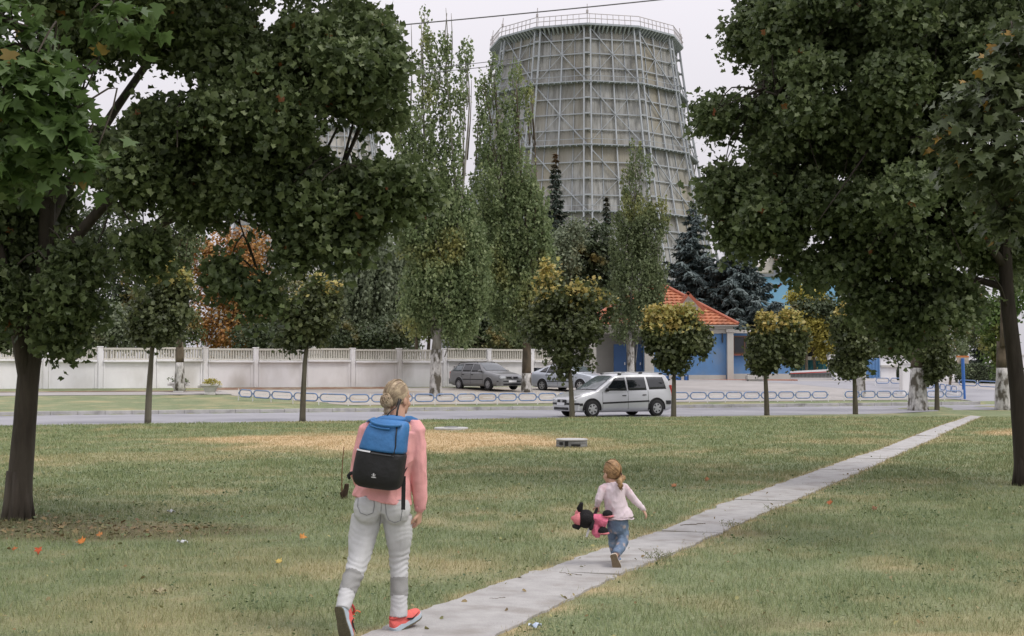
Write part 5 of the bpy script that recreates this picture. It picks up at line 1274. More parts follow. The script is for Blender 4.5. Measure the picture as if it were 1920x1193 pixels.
def print_mat():
    m = mat('blue_print_trousers', (.13, .185, .27), .8, var=.22, vscale=16, bump=.15, bscale=150, col2=(.24, .33, .45), c2lo=.5, c2hi=.62, c2scale=9)
    nt = m.node_tree; b_ = nt.nodes['Principled BSDF']; cur = b_.inputs['Base Color'].links[0].from_socket
    tc = N(nt, 'ShaderNodeTexCoord'); v = N(nt, 'ShaderNodeTexVoronoi'); v.inputs['Scale'].default_value = 17; nt.links.new(tc.outputs['Object'], v.inputs['Vector'])
    k = N(nt, 'ShaderNodeMapRange'); k.inputs[1].default_value = .42; k.inputs[2].default_value = .12; k.inputs[4].default_value = .75; nt.links.new(v.outputs['Distance'], k.inputs[0])
    x = N(nt, 'ShaderNodeMixRGB'); nt.links.new(k.outputs[0], x.inputs[0]); nt.links.new(cur, x.inputs[1]); x.inputs[2].default_value = (.50, .40, .36, 1); nt.links.new(x.outputs[0], b_.inputs['Base Color']); return m
b = MB()
b.tube([g_(1158, 966), g_(1159, 978), g_(1160, 990, .0)], [(.090, .072), (.094, .082), (.085, .07)], 20, side=grt, round_=2)
b.tube([g_(1150, 984, .02), g_(1149, 1004, .06), g_(1150, 1022, .11), g_(1154, 1038, .15)], [.058, .047, .040, .038], 14)
b.tube([g_(1166, 984, .0), g_(1168, 1003, .0), g_(1168, 1016, -.02), g_(1162, 1029, -.09), g_(1155, 1040, -.155)], [.060, .052, .048, .044, .038], 14)
b.fused('trousers', print_mat(), gbody, .0055, 4, folds(.006, 20, 9, (1, 1, 1)))
tan = mat('tan_shoe_sole', (.165, .125, .075), .8, var=.2, vscale=40, bump=.4, bscale=120)
shw = mat('pale_child_shoe', (.50, .46, .44), .6, var=.1, vscale=30); shb = mat('blue_child_shoe', (.10, .18, .32), .6, var=.15, vscale=30)
T3, s3 = shoe(gbody, g_(1149.5, 1040, -.20), g_(1159, 1071, -.185), (.10, 1, .25), .76, (shw, mat('cream_midsole', (.55, .50, .42), .6), tan), label='raised child shoe showing its tan sole')
T4, s4 = shoe(gbody, Vector((g_(1157, 1050).x, YG + .13, .006)), Vector((g_(1157, 1050).x + .03, YG + .28, .006)), (0, 0, 1), .76, (shb, mat('cream_midsole', (.55, .50, .42), .6), tan), label='child shoe planted on the path')
for T_, s_ in ((T3, s3), (T4, s4)):
    b = MB(); b.tube([T_(.030 * math.cos(a), .22 + .18 * math.sin(a), .092) for a in np.linspace(0, 2 * PI, 17)], [.008] * 17, 6, cap=False); b.build('collar', shb, s_, smooth=True)
# ---------------------------------------------------------------- soft toy in her left hand (a plain rag toy)
t = thing('soft_toy', 'black and pink soft rag toy dangling from the girl left hand', 'toy', g_(1120, 958, -.03))
fuzz = mat('black_plush', (.012, .011, .012), .95, var=.3, vscale=60, bump=.6, bscale=160); pk = mat('pink_toy_cloth', (.66, .16, .25), .8, var=.18, vscale=22, bump=.3, bscale=90); pk2 = mat('coral_toy_felt', (.66, .22, .24), .85, var=.1, vscale=30, bump=.3, bscale=120)
TD = -.05
b = MB(); b.ell(g_(1098, 973, TD), (.080, .074, .082), 22); b.ell(g_(1100, 973, TD - .07), (.05, .03, .045), 14); hd = b.build('head', fuzz, t, smooth=True)
b = MB(); b.tube([g_(1089, 962, TD), g_(1087, 952, TD - .02), g_(1090, 945, TD - .03)], [(.020, .016), (.036, .022), (.022, .016)], 12, round_=3); b.build('ear', fuzz, hd, smooth=True)
b = MB(); b.tube([g_(1089, 983, TD), g_(1082, 988, TD - .02), g_(1076, 987, TD - .03)], [(.020, .016), (.034, .022), (.020, .016)], 12, round_=3); b.build('ear', fuzz, hd, smooth=True)
b = MB(); b.tube([g_(1085, 973, TD), g_(1079, 973, TD), g_(1075, 972, TD)], [.062, .052, .022], 14, round_=2); b.tube([g_(1085, 963, TD), g_(1084.5, 983, TD)], [.034, .034], 12, round_=3); b.build('knitted_cap', pk2, hd, smooth=True)
b = MB()
b.tube([g_(1107, 973, TD), g_(1113, 972, TD), g_(1122, 974, TD), g_(1131, 977, TD), g_(1138, 979, TD)], [.030, .040, .048, .058, .062], 14); b.tube([g_(1113, 978, TD), g_(1117, 990, TD), g_(1119, 1000, TD)], [.030, .038, .042], 12, round_=1)
b.fused('dress', pk, t, .005, 3, folds(.006, 26, 2))
b = MB(); b.tube([g_(1113, 968, TD), g_(1116, 962, TD + .02), g_(1119, 955, -.0)], [.014, .013, .012], 8, round_=2); b.build('arm', fuzz, t, smooth=True)
b = MB(); b.tube([g_(1112, 978, TD - .05), g_(1110, 985, TD - .07), g_(1108, 991, TD - .07)], [.015, .015, .018], 8, round_=2); b.build('arm', fuzz, t, smooth=True)
for (a0, a1), shoe_c in ((((1131, 980), (1131, 993)), (1131, 996)), (((1136, 972), (1138, 966)), (1139, 964))):
    b = MB(); b.tube([g_(*a0, TD), g_((a0[0] + a1[0]) / 2 + 1, (a0[1] + a1[1]) / 2, TD - .02), g_(*a1, TD - .02)], [.015, .015, .017], 8, round_=2); o = b.build('leg', mat('white_toy_stocking', (.55, .55, .56), .85), t, smooth=True)
    b = MB(); b.ell(g_(*shoe_c, TD - .03), (.045, .036, .036), 14); b.build('boot', fuzz, o, smooth=True)
    b = MB(); b.ell(g_(shoe_c[0] + 1.5, shoe_c[1] + 4, TD - .03), (.05, .036, .014), 12); b.build('boot_sole', pk2, o, smooth=True)
b = MB(); rows = [[g_(1100.5 + i * .6 + j * 1.6, 992 + (9 - j) * 2.0, TD - .03 + .01 * math.sin(i)) for i in range(6)] for j in range(4)]
rows = [[g_(1103 - j * 1.0 + i * .9, 990 + j * 3.4, TD - .02 + .006 * math.sin(i * 1.3 + j)) for i in range(5)] for j in range(6)]
b.grid(rows); o = b.build('cloth_tag', mat('white_cloth_tag', (.62, .62, .64), .7), t); q = o.modifiers.new('t', 'SOLIDIFY'); q.thickness = .003
# ================================================================== TREES AND PLANTS
def shape2d(kind):
    if kind == 'maple':
        o = [(0, 0), (.22, -.06), (.52, .10), (.30, .30), (.56, .62), (.24, .58), (0, 1.02), (-.24, .58), (-.56, .62), (-.30, .30), (-.52, .10), (-.22, -.06)]
    elif kind == 'maple_lo':
        o = [(0, 0), (.50, .08), (.28, .34), (.46, .66), (0, 1.0), (-.46, .66), (-.28, .34), (-.50, .08)]
    elif kind == 'oval':
        o = [(0, 0), (.34, .30), (.26, .72), (0, 1.0), (-.26, .72), (-.34, .30)]
    elif kind == 'diamond':
        o = [(0, 0), (.36, .45), (0, 1.0), (-.36, .45)]
    else:  # needle spray
        o = [(0, 0), (.13, .25), (.10, .7), (0, 1.0), (-.10, .7), (-.13, .25)]
    return np.array(o)
def leaves(name, pos, nrm, size, kind, m, parent, aut=None, rnd=None, droop=None, fold=.18):
    """one mesh of leaves: pos (n,3), nrm (n,3) leaf normals, size (n,)"""
    n = len(pos); o = shape2d(kind); k = len(o)
    nrm = nrm / np.maximum(1e-6, np.linalg.norm(nrm, axis=1, keepdims=True))
    if droop is None: t = RNG.normal(size=(n, 3))
    else: t = droop + RNG.normal(size=(n, 3)) * .35
    t = t - nrm * (t * nrm).sum(1, keepdims=True); t /= np.maximum(1e-6, np.linalg.norm(t, axis=1, keepdims=True))
    b = np.cross(nrm, t)
    cen = np.array([0, .42]); pts = np.vstack([o, cen])
    lift = np.abs(pts[:, 0]) * fold * 2 - .12 * pts[:, 1] ** 2; lift[-1] = -.03
    V = pos[:, None, :] + size[:, None, None] * (b[:, None, :] * pts[None, :, 0:1] + t[:, None, :] * (pts[None, :, 1:2] - .4) + nrm[:, None, :] * lift[None, :, None])
    if k <= 4:
        V = V[:, :4]; F = (np.arange(n) * 4)[:, None] + np.array([0, 1, 2, 3])[None]; per = 1; V = V.reshape(-1, 3)
    else:
        V = V.reshape(-1, 3); base = (np.arange(n) * (k + 1))[:, None, None]
        tri = np.array([[k, i, (i + 1) % k] for i in range(k)])
        F = (base + tri[None]).reshape(-1, 3); per = k
    if rnd is None: rnd = RNG.random(n)
    at = {'rnd': np.repeat(rnd, per)}
    if aut is not None: at['aut'] = np.repeat(aut, per)
    me = fast_mesh(name, V, F, at)
    return link(name, me, m, parent)
def in_blobs(blobs, n, shell=.5, wts=None):
    """n points in ellipsoids (c, (rx,ry,rz)); more towards the surface; returns pos, outward, blob index"""
    w = np.array([b[1][0] * b[1][2] * (b[1][1] ** .5) for b in blobs]) if wts is None else np.array(wts); w = w / w.sum()
    i = RNG.choice(len(blobs), n, p=w)
    c = np.array([tuple(b[0]) for b in blobs])[i]; r = np.array([b[1] for b in blobs])[i]
    d = RNG.normal(size=(n, 3)); d /= np.linalg.norm(d, axis=1, keepdims=True)
    q = RNG.random(n) ** (1 / 3 * (1 - shell) + .02 if shell < 1 else .02)
    lump = 1 + .22 * np.sin(d[:, 0] * 5 + i) * np.sin(d[:, 2] * 6 + 2 * i) * np.cos(d[:, 1] * 4)
    return c + d * r * (q * lump)[:, None], d, i
def foliage(name, blobs, nclus, per, cr, size, kind, m, parent, shell=.55, flat=.45, up=.9, out=.7, rand=.55, aut=None, droop=None, svar=.35, hang=0.0, wts=None, fold=.18):
    cp, cd, ci = in_blobs(blobs, nclus, shell, wts)
    cn = cd * out + np.array([0, 0, up]) + RNG.normal(size=(nclus, 3)) * .25
    cn /= np.linalg.norm(cn, axis=1, keepdims=True)
    k = np.repeat(np.arange(nclus), per); n = len(k)
    off = RNG.normal(size=(n, 3)) * cr * .55
    nn = cn[k]; off = off - nn * (off * nn).sum(1, keepdims=True) * (1 - flat)
    off[:, 2] -= hang * np.abs(RNG.normal(size=n)) * cr
    pos = cp[k] + off
    nl = nn + RNG.normal(size=(n, 3)) * rand
    sz = size * (1 - svar / 2 + svar * RNG.random(n))
    crn = RNG.random(nclus)[k] * .55 + RNG.random(n) * .45
    a = aut(pos) if aut is not None else None
    dr = None if droop is None else np.broadcast_to(np.array(droop, float), (n, 3))
    return leaves(name, pos, nl, sz, kind, m, parent, a, crn, dr, fold)
def limb(b, pts, r0, r1, n=9, wob=.0):
    pts = [Vector(q) for q in pts]; out = []; L = len(pts)
    for i in range(L - 1):
        for s in range(3):
            t = s / 3; q = pts[i].lerp(pts[i + 1], t)
            if L > 2:  # catmull-rom
                p0, p1, p2, p3 = pts[max(i - 1, 0)], pts[i], pts[i + 1], pts[min(i + 2, L - 1)]
                q = .5 * ((2 * p1) + (p2 - p0) * t + (2 * p0 - 5 * p1 + 4 * p2 - p3) * t * t + (3 * p1 - p0 - 3 * p2 + p3) * t ** 3)
            out.append(q)
    out.append(pts[-1]); m = len(out)
    rr = [(r0 + (r1 - r0) * (i / (m - 1)) ** .8) * (1 + wob * mnoise.noise(out[i] * 2.1)) for i in range(m)]
    b.tube(out, rr, n)
    return out
def clumpy(blobs, k, seed=5, shrink=.78, lo=.26, hi=.46):
    """break each mass into smaller leafy clumps with gaps between"""
    rr = random.Random(seed); out = []
    for c, r in blobs:
        out.append((c, tuple(q * shrink * .66 for q in r)))
        m_ = max(3, int(k * (r[0] * r[2]) ** .5 / 1.2))
        for i in range(m_):
            d = Vector((rr.gauss(0, 1), rr.gauss(0, 1), rr.gauss(0, 1))).normalized(); f = rr.uniform(lo, hi); q = min(r[0], r[2])
            w = (q * f + .10, q * f + .10, (q * f + .10) * rr.uniform(.55, .9))
            out.append((c + Vector((d.x * max(.05, r[0] - w[0] * .6), d.y * max(.05, r[1] - w[1] * .6), d.z * max(.05, r[2] - w[2] * .6))), w))
    return out
def twigs(b, blobs, root_pts, n, r0=.035, sag=.25):
    """branches from the limbs out into the foliage masses"""
    for i in range(n):
        c, r = blobs[i % len(blobs)]; c = Vector(c)
        e = c + Vector([random.uniform(-.75, .75) * r[k] for k in range(3)])
        s = min(root_pts, key=lambda q: (q - e).length + random.uniform(0, 1.0))
        m_ = s.lerp(e, .5) + Vector((random.uniform(-.2, .2), random.uniform(-.2, .2), random.uniform(.05, .4)))
        rr = r0 * random.uniform(.6, 1.2) * min(1.6, .5 + (e - s).length * .35)
        limb(b, [s, m_, e], rr, .006, 5)
def bark(name, col, col2, sc=14, stretch=(1, 1, .18)):
    return mat(name, col, .9, var=.35, vscale=sc, bump=.9, bscale=sc * 1.6, col2=col2, c2lo=.48, c2hi=.66, c2scale=sc * .3, stretch=stretch)
maple_bark = bark('maple_bark', (.048, .039, .029), (.080, .068, .052))
dark_bark = bark('dark_maple_bark', (.034, .027, .020), (.052, .043, .033))
young_bark = bark('young_maple_bark', (.085, .075, .052), (.13, .12, .09), 10)
GREEN = [(.033, .048, .019), (.057, .079, .031), (.096, .125, .051), (.150, .178, .088)]
FRESH = [(.035, .062, .018), (.055, .092, .026), (.075, .115, .036)]
YELLOW = [(.28, .30, .08), (.42, .39, .12), (.50, .37, .11), (.52, .48, .18)]
maple_leaf = leaf_mat('maple_leaves', GREEN, [(.20, .07, .025), (.26, .13, .04)], .38, .42)
fresh_leaf = leaf_mat('near_maple_leaves', FRESH, [(.22, .14, .03), (.30, .2, .05)], .38, .42)
young_leaf = leaf_mat('young_maple_leaves', [(.028, .036, .015), (.046, .058, .024), (.070, .084, .034), (.10, .112, .046)], YELLOW, .28, .45)
def rare(p, f=.006): return (RNG.random(len(p)) < f).astype(float)
SHR = 0.0
def pb(x, y, rx, ry, Y, dep):
    """a foliage mass: pixel centre and radii at depth Y, half depth in metres"""
    s = Y / F_PX; rx, ry = max(rx * .5, rx - SHR), max(ry * .5, ry - SHR); return (P(x, y, Y), (rx * s, dep, ry * s))

# ---- big maple on the left -------------------------------------------------
def trunk_base_flare(b, c, r, n=7):
    for k in range(n):
        a = 2 * PI * k / n + .4; d = Vector((math.cos(a), math.sin(a), 0))
        b.tube([c + d * (r * .55) + Vector((0, 0, .55)), c + d * (r * .75) + Vector((0, 0, .2)), c + d * (r * 1.12) + Vector((0, 0, -.05))], [r * .35, r * .34, r * .22], 8)
tY = 15.3; base = P(33, 974, tY); base.z = 0
t = thing('maple_tree', 'large maple with a forked dark trunk, filling the upper left of the view', 'tree', base)
b = MB(); rp = []
rp += limb(b, [base - Vector((0, 0, .15)), P(38, 900, tY), P(46, 800, tY), P(55, 690, tY), P(70, 600, tY), P(85, 500, tY), P(88, 400, tY), P(100, 250, tY), P(120, 60, tY), P(140, -160, tY)], .158, .065, 14, .12)
trunk_base_flare(b, base, .155)
rp += limb(b, [P(52, 720, tY), P(40, 660, tY - .1), P(28, 600, tY - .2), P(10, 520, tY - .3), P(-20, 380, tY - .4), P(-60, 200, tY - .5)], .10, .04, 9, .1)
rp += limb(b, [P(95, 520, tY), P(135, 455, tY - .1), P(200, 380, tY - .2), P(280, 290, tY - .4), P(390, 210, tY - .6), P(520, 130, tY - .8)], .085, .025, 9, .1)
rp += limb(b, [P(85, 430, tY), P(125, 350, tY + .5), P(220, 200, tY + 1.0), P(330, 40, tY + 1.4), P(420, -120, tY + 1.6)], .08, .03, 8, .1)
rp += limb(b, [P(88, 560, tY), P(150, 520, tY + .3), P(250, 450, tY + .4), P(370, 400, tY + .3), P(480, 420, tY + .2), P(540, 480, tY)], .055, .012, 7, .1)
rp += limb(b, [P(390, 210, tY - .6), P(520, 260, tY - .6), P(640, 320, tY - .7), P(730, 360, tY - .7)], .035, .01, 6)
rp += limb(b, [P(330, 40, tY + 1.4), P(470, 60, tY + .8), P(600, 90, tY + .2), P(700, 120, tY)], .04, .01, 6)
rp += limb(b, [P(420, 330, tY), P(450, 420, tY), P(480, 500, tY - .1), P(520, 570, tY - .1)], .012, .005, 5)
SHR = 16.0
LB = [pb(330, 30, 280, 120, 14.8, 1.8), pb(590, 90, 150, 110, 14.6, 1.5), pb(450, 210, 200, 95, 14.3, 1.4), pb(660, 165, 110, 65, 14.2, 1.1), pb(715, 140, 60, 40, 14.3, .7), pb(700, 335, 105, 55, 14.5, .9), pb(740, 350, 66, 44, 14.5, .6), pb(590, 370, 110, 60, 14.3, 1.0),
      pb(590, 415, 50, 45, 14.4, .5), pb(665, 400, 60, 42, 14.4, .5), pb(640, 450, 26, 38, 14.4, .3), pb(300, 290, 120, 80, 14.6, 1.3), pb(190, 270, 60, 60, 14.8, .9), pb(370, 360, 130, 45, 14.6, 1.0), pb(520, 340, 100, 70, 14.6, 1.0), pb(40, 430, 80, 110, 15.7, 1.0), pb(20, 560, 55, 80, 15.7, .7), pb(30, 350, 90, 60, 15.4, 1.0), pb(100, 585, 28, 50, 15.8, .4), pb(140, 555, 45, 55, 14.6, .5), pb(150, 490, 50, 32, 14.6, .6), pb(275, 462, 66, 24, 14.4, .35),
      pb(495, 556, 22, 9, 14.4, .18), pb(425, 508, 20, 10, 14.4, .16), pb(10, 560, 32, 60, 14.6, .5), pb(112, 630, 18, 50, 14.7, .3), pb(545, 300, 60, 50, 14.4, .6), pb(700, 60, 50, 60, 14.6, .7), pb(555, 465, 24, 34, 14.4, .25)]
SHR = 0.0
twigs(b, LB, rp, 110, .022)
up = [pb(150, -200, 420, 200, 15.2, 3.2), pb(480, -160, 260, 140, 14.8, 2.4), pb(-200, 200, 160, 260, 15.5, 2.5)]
b.build('trunk', maple_bark, t, smooth=True)
def sky_gaps(holes):
    def f(pos):
        keep = np.ones(len(pos), bool)
        return keep
    return f
LC = clumpy(LB, 7); wl = [q[1][0] * q[1][2] * (q[1][1] ** .5) for q in LC]; sl = sum(wl)
foliage('crown', LC + up, 12000, 14, .24, .068, 'maple_lo', maple_leaf, t, shell=.4, flat=.45, up=.7, out=.9, rand=1.0, svar=1.1, fold=.3, aut=lambda p: rare(p, .003), hang=.3, wts=wl + [sl * .13, sl * .07, sl * .07])

# ---- nearer maple whose trunk stands outside the frame on the left -----------
nY = 8.3; nb = Vector((-4.3, 9.0, 0))
t = thing('maple_tree', 'nearer maple with large bright leaves hanging in at the top left corner', 'tree', nb)
b = MB(); rp = limb(b, [nb - Vector((0, 0, .1)), nb + Vector((.05, 0, 1.5)), nb + Vector((0, -.1, 3)), nb + Vector((.3, -.2, 5)), nb + Vector((.4, -.2, 7))], .17, .05, 12, .1)
rp += limb(b, [nb + Vector((.02, -.05, 2.6)), P(-60, 60, nY), P(60, 70, nY), P(150, 200, nY)], .045, .008, 7); rp += limb(b, [nb + Vector((.1, -.1, 3.3)), P(-20, -90, nY), P(140, -30, nY), P(240, 40, nY)], .04, .008, 7)
NB = [pb(30, 60, 75, 60, nY, .4), pb(50, 170, 90, 75, nY, .45), pb(85, 240, 75, 55, nY, .4), pb(150, 285, 45, 40, nY, .25), pb(15, 285, 60, 45, nY, .4), pb(60, 315, 40, 22, nY, .2), pb(215, 30, 75, 28, nY, .3), pb(115, 150, 35, 50, nY, .25)]
twigs(b, NB, rp, 30, .012)
b.build('trunk', maple_bark, t, smooth=True)
foliage('crown', NB + [pb(-260, -60, 240, 330, 9.0, 1.2)], 520, 10, .14, .105, 'maple', fresh_leaf, t, shell=.4, flat=.3, up=.7, out=.5, rand=.4, aut=lambda p: rare(p, .012) * .8, hang=.5, droop=(.25, -.25, -.75), wts=[bb_[1][0] * bb_[1][2] for bb_ in NB] + [.9], fold=.12)

# ---- big maple on the right ---------------------------------------------------
tY = 19.8; base = P(1921, 912, tY); base.z = 0
t = thing('maple_tree', 'large dark maple with a leaning trunk at the right edge of the lawn', 'tree', base)
b = MB()
rp = limb(b, [base - Vector((0, 0, .15)), P(1917, 840, tY), P(1909, 740, tY), P(1898, 640, tY), P(1889, 560, tY), P(1884, 470, tY), P(1880, 380, tY), P(1872, 250, tY), P(1860, 80, tY), P(1840, -150, tY)], .152, .06, 14, .1)
trunk_base_flare(b, base, .15)
for q in ([(1886, 500), (1800, 400, -.4), (1680, 300, -.8), (1540, 210, -1.0), (1430, 170, -1.0)], [(1884, 470), (1780, 440, .3), (1650, 420, .3), (1530, 400, .1), (1430, 380, 0)], [(1878, 350), (1780, 200, .6), (1640, 60, .9), (1500, -40, 1)], [(1887, 540), (1800, 520, .3), (1700, 530, .2), (1620, 560, .1)], [(1880, 380), (1930, 250, -.6), (1990, 120, -1)]):
    rp += limb(b, [P(a[0], a[1], tY + (a[2] if len(a) > 2 else 0)) for a in q], .07, .014, 8, .1)
SHR = 8.0
RB = [pb(1362, 380, 44, 36, 19.3, .6), pb(1398, 438, 52, 40, 19.3, .7), pb(1345, 355, 30, 26, 19.3, .5), pb(1650, 40, 250, 120, 19.6, 2.4), pb(1470, 60, 95, 75, 19.3, 1.5), pb(1480, 130, 105, 70, 19.2, 1.5), pb(1395, 205, 80, 42, 19.2, 1.0), pb(1340, 215, 32, 30, 19.2, .6), pb(1480, 240, 95, 60, 19.2, 1.4), pb(1420, 345, 95, 45, 19.3, 1.2), pb(1360, 335, 30, 25, 19.3, .5), pb(1410, 410, 70, 42, 19.3, 1.0), pb(1470, 425, 70, 45, 19.3, 1.0), pb(1600, 240, 190, 120, 19.2, 2.3), pb(1600, 390, 160, 80, 19.0, 1.8), pb(1560, 490, 80, 55, 19.3, 1.1), pb(1700, 470, 130, 85, 19.4, 1.7),
      pb(1640, 560, 85, 45, 19.5, 1.0), pb(1710, 590, 85, 50, 19.6, 1.0), pb(1690, 640, 50, 28, 19.6, .7), pb(1760, 560, 60, 50, 19.6, .9), pb(1810, 350, 140, 110, 19.6, 2.0), pb(1830, 140, 150, 150, 19.6, 2.2), pb(1840, 460, 70, 60, 20.2, 1.0), pb(1520, 350, 80, 60, 19.2, 1.1), pb(1900, 460, 40, 80, 20.4, .8), pb(1480, -10, 90, 50, 19.4, 1.2)]
SHR = 0.0
twigs(b, RB, rp, 100, .022)
b.build('trunk', dark_bark, t, smooth=True)
up = [pb(1750, -170, 380, 150, 20, 3.2), pb(2120, 250, 170, 300, 20, 3.0)]
RC_ = clumpy(RB, 6, 9); wl = [q[1][0] * q[1][2] * (q[1][1] ** .5) for q in RC_]; sl = sum(wl)
foliage('crown', RC_ + up, 14000, 14, .26, .073, 'maple_lo', maple_leaf, t, shell=.4, flat=.45, up=.7, out=.9, rand=1.0, svar=1.1, fold=.3, aut=lambda p: rare(p, .003), hang=.2, wts=wl + [sl * .10, sl * .08])

# ---- nearer branch from a maple outside the frame on the right -----------------
nY = 12.4; nb = Vector((6.3, 12.6, 0))
t = thing('maple_tree', 'nearer maple reaching in at the right edge with larger pale grey green leaves', 'tree', nb)
b = MB(); rp = limb(b, [nb - Vector((0, 0, .1)), nb + Vector((0, 0, 2)), nb + Vector((-.1, 0, 4)), nb + Vector((-.2, .1, 6.5))], .17, .06, 12, .1)
rp += limb(b, [nb + Vector((-.02, 0, 2.6)), P(2010, 220, nY), P(1900, 210, nY), P(1800, 250, nY)], .045, .008, 7); rp += limb(b, [nb + Vector((-.02, 0, 2.2)), P(2000, 330, nY), P(1900, 340, nY), P(1880, 420, nY)], .04, .008, 7)
NB = [pb(1895, 130, 60, 60, nY, .5), pb(1850, 185, 75, 45, nY, .5), pb(1780, 245, 48, 26, nY, .3), pb(1850, 270, 75, 50, nY, .5), pb(1900, 330, 60, 60, nY, .5), pb(1815, 310, 40, 26, nY, .25), pb(1905, 60, 40, 40, nY, .4), pb(1890, 405, 28, 35, nY, .3)]
twigs(b, NB, rp, 30, .012)
b.build('trunk', maple_bark, t, smooth=True)
near_r = leaf_mat('sage_maple_leaves', [(.040, .054, .024), (.064, .082, .038), (.095, .115, .055)], [(.28, .15, .03), (.32, .22, .05)], .3, .42)
foliage('crown', NB + [pb(2150, 120, 180, 260, 12.6, 1.4)], 640, 11, .18, .105, 'maple', near_r, t, shell=.4, flat=.3, up=.9, out=.5, rand=.4, aut=lambda p: rare(p, .02), hang=.3, droop=(-.45, -.35, -.5), wts=[bb_[1][0] * bb_[1][2] for bb_ in NB] + [1.3])

# ---- row of clipped young maples along the road ---------------------------------
YM = [(-8, 801, [(-4, 612, 42, 58)], .55, 'young maple cut off by the left edge of the photo'),
      (277, 793, [(305, 585, 66, 66), (322, 555, 46, 46), (270, 610, 46, 36)], .38, 'young maple with a curved stem, first of the row behind the big forked trunk'),
      (567, 789, [(585, 600, 74, 70), (560, 625, 50, 45), (610, 570, 50, 45)], .2, 'young dark maple to the left of the walking woman'),
      (1073, 783, [(1060, 608, 94, 84), (1042, 550, 52, 52), (1112, 600, 52, 60), (1065, 668, 60, 38), (1015, 620, 46, 50)], .42, 'tallest young maple of the row, in front of the silver van'),
      (1263, 782, [(1266, 636, 56, 58), (1242, 620, 38, 44), (1288, 618, 34, 42), (1265, 672, 36, 32), (1312, 640, 22, 20)], .85, 'yellow topped young maple just right of the van'),
      (1438, 779, [(1428, 645, 34, 60), (1482, 645, 30, 52), (1445, 660, 40, 42)], .52, 'young maple with a twin lobed crown in front of the guardhouse wing'),
      (1604, 777, [(1597, 635, 50, 62), (1605, 610, 42, 42), (1595, 680, 36, 30)], .32, 'young maple before the bright blue box and white gate pillars'),
      (1757, 773, [(1755, 650, 34, 58), (1748, 680, 28, 30)], .22, 'slender young maple under the big right maple, beside the thick whitewashed trunk')]
for px, py, cr_, au, lab in YM:
    c = flat(px, py); c.z = 0; Yt = c.y
    t = thing('young_maple', lab, 'tree', c, group='young maples in a row along the road')
    cx, cy = cr_[0][0], max(q[1] + q[3] for q in cr_) - 6
    b = MB()
    rp = limb(b, [c - Vector((0, 0, .1)), P(px + (cx - px) * .08, py - (py - cy) * .35, Yt), P(px + (cx - px) * .2, py - (py - cy) * .7, Yt), P(px + (cx - px) * .35, cy, Yt), P(px + (cx - px) * .8, cy - 60, Yt)], .115, .06, 10, .08)
    blobs = [pb(x, y + 4, rx * .88, ry * .82, Yt, rx * Yt / F_PX * .85) for x, y, rx, ry in cr_]
    twigs(b, blobs, rp[-5:], 26, .025)
    b.build('trunk', young_bark, t, smooth=True)
    ztop = max(q[0].z + q[1][2] for q in blobs); zbot = min(q[0].z - q[1][2] for q in blobs)
    # upright shoots that break the outline at the top
    sh = []
    for k in range(int(16 + 6 * len(cr_))):
        q = random.choice(blobs); a = random.uniform(-.8, .8); q2 = random.uniform(-.6, .6)
        sh.append((q[0] + Vector((a * q[1][0], q2 * q[1][1], q[1][2] * math.sqrt(max(.1, 1 - a * a - q2 * q2 * .5)) * .95)), (.12, .12, random.uniform(.28, .75))))
    def au_f(p, ztop=ztop, zbot=zbot, au=au):
        h = (p[:, 2] - zbot) / (ztop - zbot)
        pt = fbm(p[:, 0] + p[:, 1] * .3, p[:, 2], 1.6, 41)
        v = (h - (.97 - au * .50)) * 3.2 + (pt - .5) * 1.9
        return (RNG.random(len(p)) < np.clip(v, 0, 1)) * (.6 + .4 * RNG.random(len(p)))
    bc_ = clumpy(blobs, 4, int(px), .95, .22, .42); bw_ = [q[1][0] * q[1][2] for q in bc_]
    foliage('crown', bc_ + sh, 620, 13, .27, .14, 'maple_lo', young_leaf, t, shell=.35, flat=.5, up=.7, out=.9, rand=.7, svar=.7, aut=au_f, hang=.2, wts=bw_ + [sum(bw_) * .012] * len(sh))

